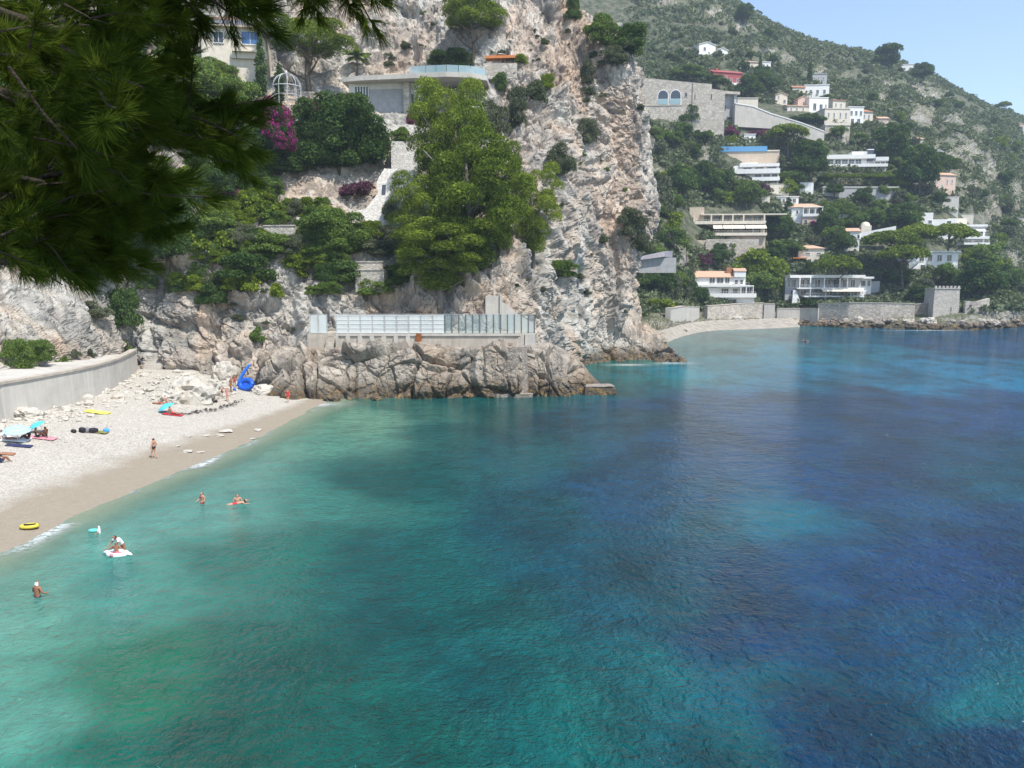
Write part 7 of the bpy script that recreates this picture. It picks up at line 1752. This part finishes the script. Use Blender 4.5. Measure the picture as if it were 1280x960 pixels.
LAND_NEAR = [(480, 240, 'stone stair wall'), (348, 290, 'long dry stone wall'), (462, 340, 'stone terrace steps'), (392, 235, 'bare ochre bank'), (510, 125, 'barred window villa'), (358, 112, 'iron gazebo'), (300, 50, 'blue windowed house'), (305, 306, 'red flowering bush'), (420, 290, 'round garden tree'), (626, 72, 'orange canopy'), (590, 40, 'spreading cliff pine'), (565, 78, 'dark bush under the pine'), (528, 405, 'glass fence'), (610, 380, 'pale stair wall'), (305, 470, 'blue kayak'), (668, 270, 'leaning dark pine'),
             (716, 10, 'bluff top bush'), (785, 50, 'bushes behind the bluff'), (770, 430, 'bluff foot'), (640, 460, 'round bastion'), (757, 487, 'low jetty'), (580, 250, 'pine clump'), (188, 450, 'stone steps'), (740, 185, 'bluff cleft'), (800, 270, 'bluff edge scrub')]
ORD = ['nearest', 'second nearest', 'third nearest', 'fourth nearest', 'fifth nearest', 'sixth nearest', 'seventh nearest', 'eighth nearest', 'ninth nearest', 'tenth nearest', '11th nearest', '12th nearest', '13th nearest', '14th nearest', '15th nearest', '16th nearest', '17th nearest', '18th nearest', '19th nearest', '20th nearest']
def relabel(group, what, land):
    it = [o for o in COL.objects if o.get('group') == group]; slot = {}
    bpy.context.view_layer.update()
    for o in it:
        u, v = [float(x) for x in project(np.array(o.matrix_world.translation))]
        h = (o.dimensions.z or (o.children[0].dimensions.z if o.children else 1)) * FPX / max(20, o.location.y)
        v -= h * .4
        d, lu, lv, nm = min(((u - a) ** 2 + (2.0 * (v - b)) ** 2, a, b, n) for a, b, n in land)
        dx, dy = u - lu, v - lv
        rel = ('left of' if dx < 0 else 'right of') if abs(dx) > 2.2 * abs(dy) else ('above' if dy < 0 else 'below') if abs(dy) > 1.2 * abs(dx) else ('upper left of' if dx < 0 else 'upper right of') if dy < 0 else ('lower left of' if dx < 0 else 'lower right of')
        slot.setdefault((rel, nm, what(o)), []).append((d, o))
    for (rel, nm, wt), L in slot.items():
        L.sort(key=lambda t: t[0])
        for i, (d, o) in enumerate(L):
            q = f'{ORD[i]} of the {wt}{"es" if wt.endswith("bush") else "s"} ' if len(L) > 1 and i < len(ORD) else f'{wt} '
            o['label'] = f'{q}{rel} the {nm}'
def tone(o):
    m = (o.data or (o.children[0].data if o.children else None)); n = m.name.split('.')[0] if m else ''; n = n.replace('near', '')
    for k, t_ in (('round', 'leafy mid-green tree'), ('dark_pine', 'dark pine-like tree'), ('darkbush', 'dark green bush'), ('dark', 'dark green tree'), ('limebush', 'yellow-green bush'), ('olive', 'grey-green bush'), ('shrub', 'dull green shrub'), ('pinebush', 'bright pine-green bush'), ('bush', 'leafy green bush')):
        if n.startswith(k): return t_
    return 'shrub'
relabel('trees between the hillside houses', tone, LAND); relabel('wild trees on the high slope', lambda o: 'wild ' + tone(o), LAND)
relabel('bushes of the terraced garden', lambda o: tone(o).replace('bush', 'garden bush'), LAND_NEAR); relabel('bushes on the wooded slope', lambda o: tone(o).replace('bush', 'slope bush'), LAND_NEAR); relabel('wild shrubs on the pale cliff', lambda o: 'wild ' + tone(o), LAND_NEAR)
relabel('rocks awash at the headland', lambda o: 'dark wet rock', LAND_NEAR + [(835, 450, 'cliff point')])
pl = sorted([o for o in COL.objects if o.get('group') == 'row of flat-topped plane trees'], key=lambda o: o.location.x)
for i, o in enumerate(pl): o['label'] = (['first', 'second', 'third', 'fourth', 'fifth', 'sixth', 'seventh', 'eighth', 'last'][i]) + ' flat-topped plane tree from the left before the long white villa'
for o in COL.objects:
    if o.parent is None and o.get('category') and not o.get('kind'): o['kind'] = 'thing'
# ------------------------------------------------------------------ sea air
def build_haze():
    m = bpy.data.materials.new('sea_air'); m.use_nodes = True; t = m.node_tree
    t.nodes.remove(t.nodes['Principled BSDF']); v = t.nodes.new('ShaderNodeVolumePrincipled')
    v.inputs['Color'].default_value = (.72, .85, 1, 1); v.inputs['Density'].default_value = HAZE; v.inputs['Anisotropy'].default_value = .2
    t.links.new(v.outputs[0], t.nodes['Material Output'].inputs['Volume'])
    o = MB().box(-900, 9100, -250, 12100, -8, 330).build('haze', m); tag(o, 'thin blue sea haze filling the whole bay', 'haze', kind='stuff')
HAZE = .0002
build_haze()
print('script seconds', round(time.time() - T0, 1))
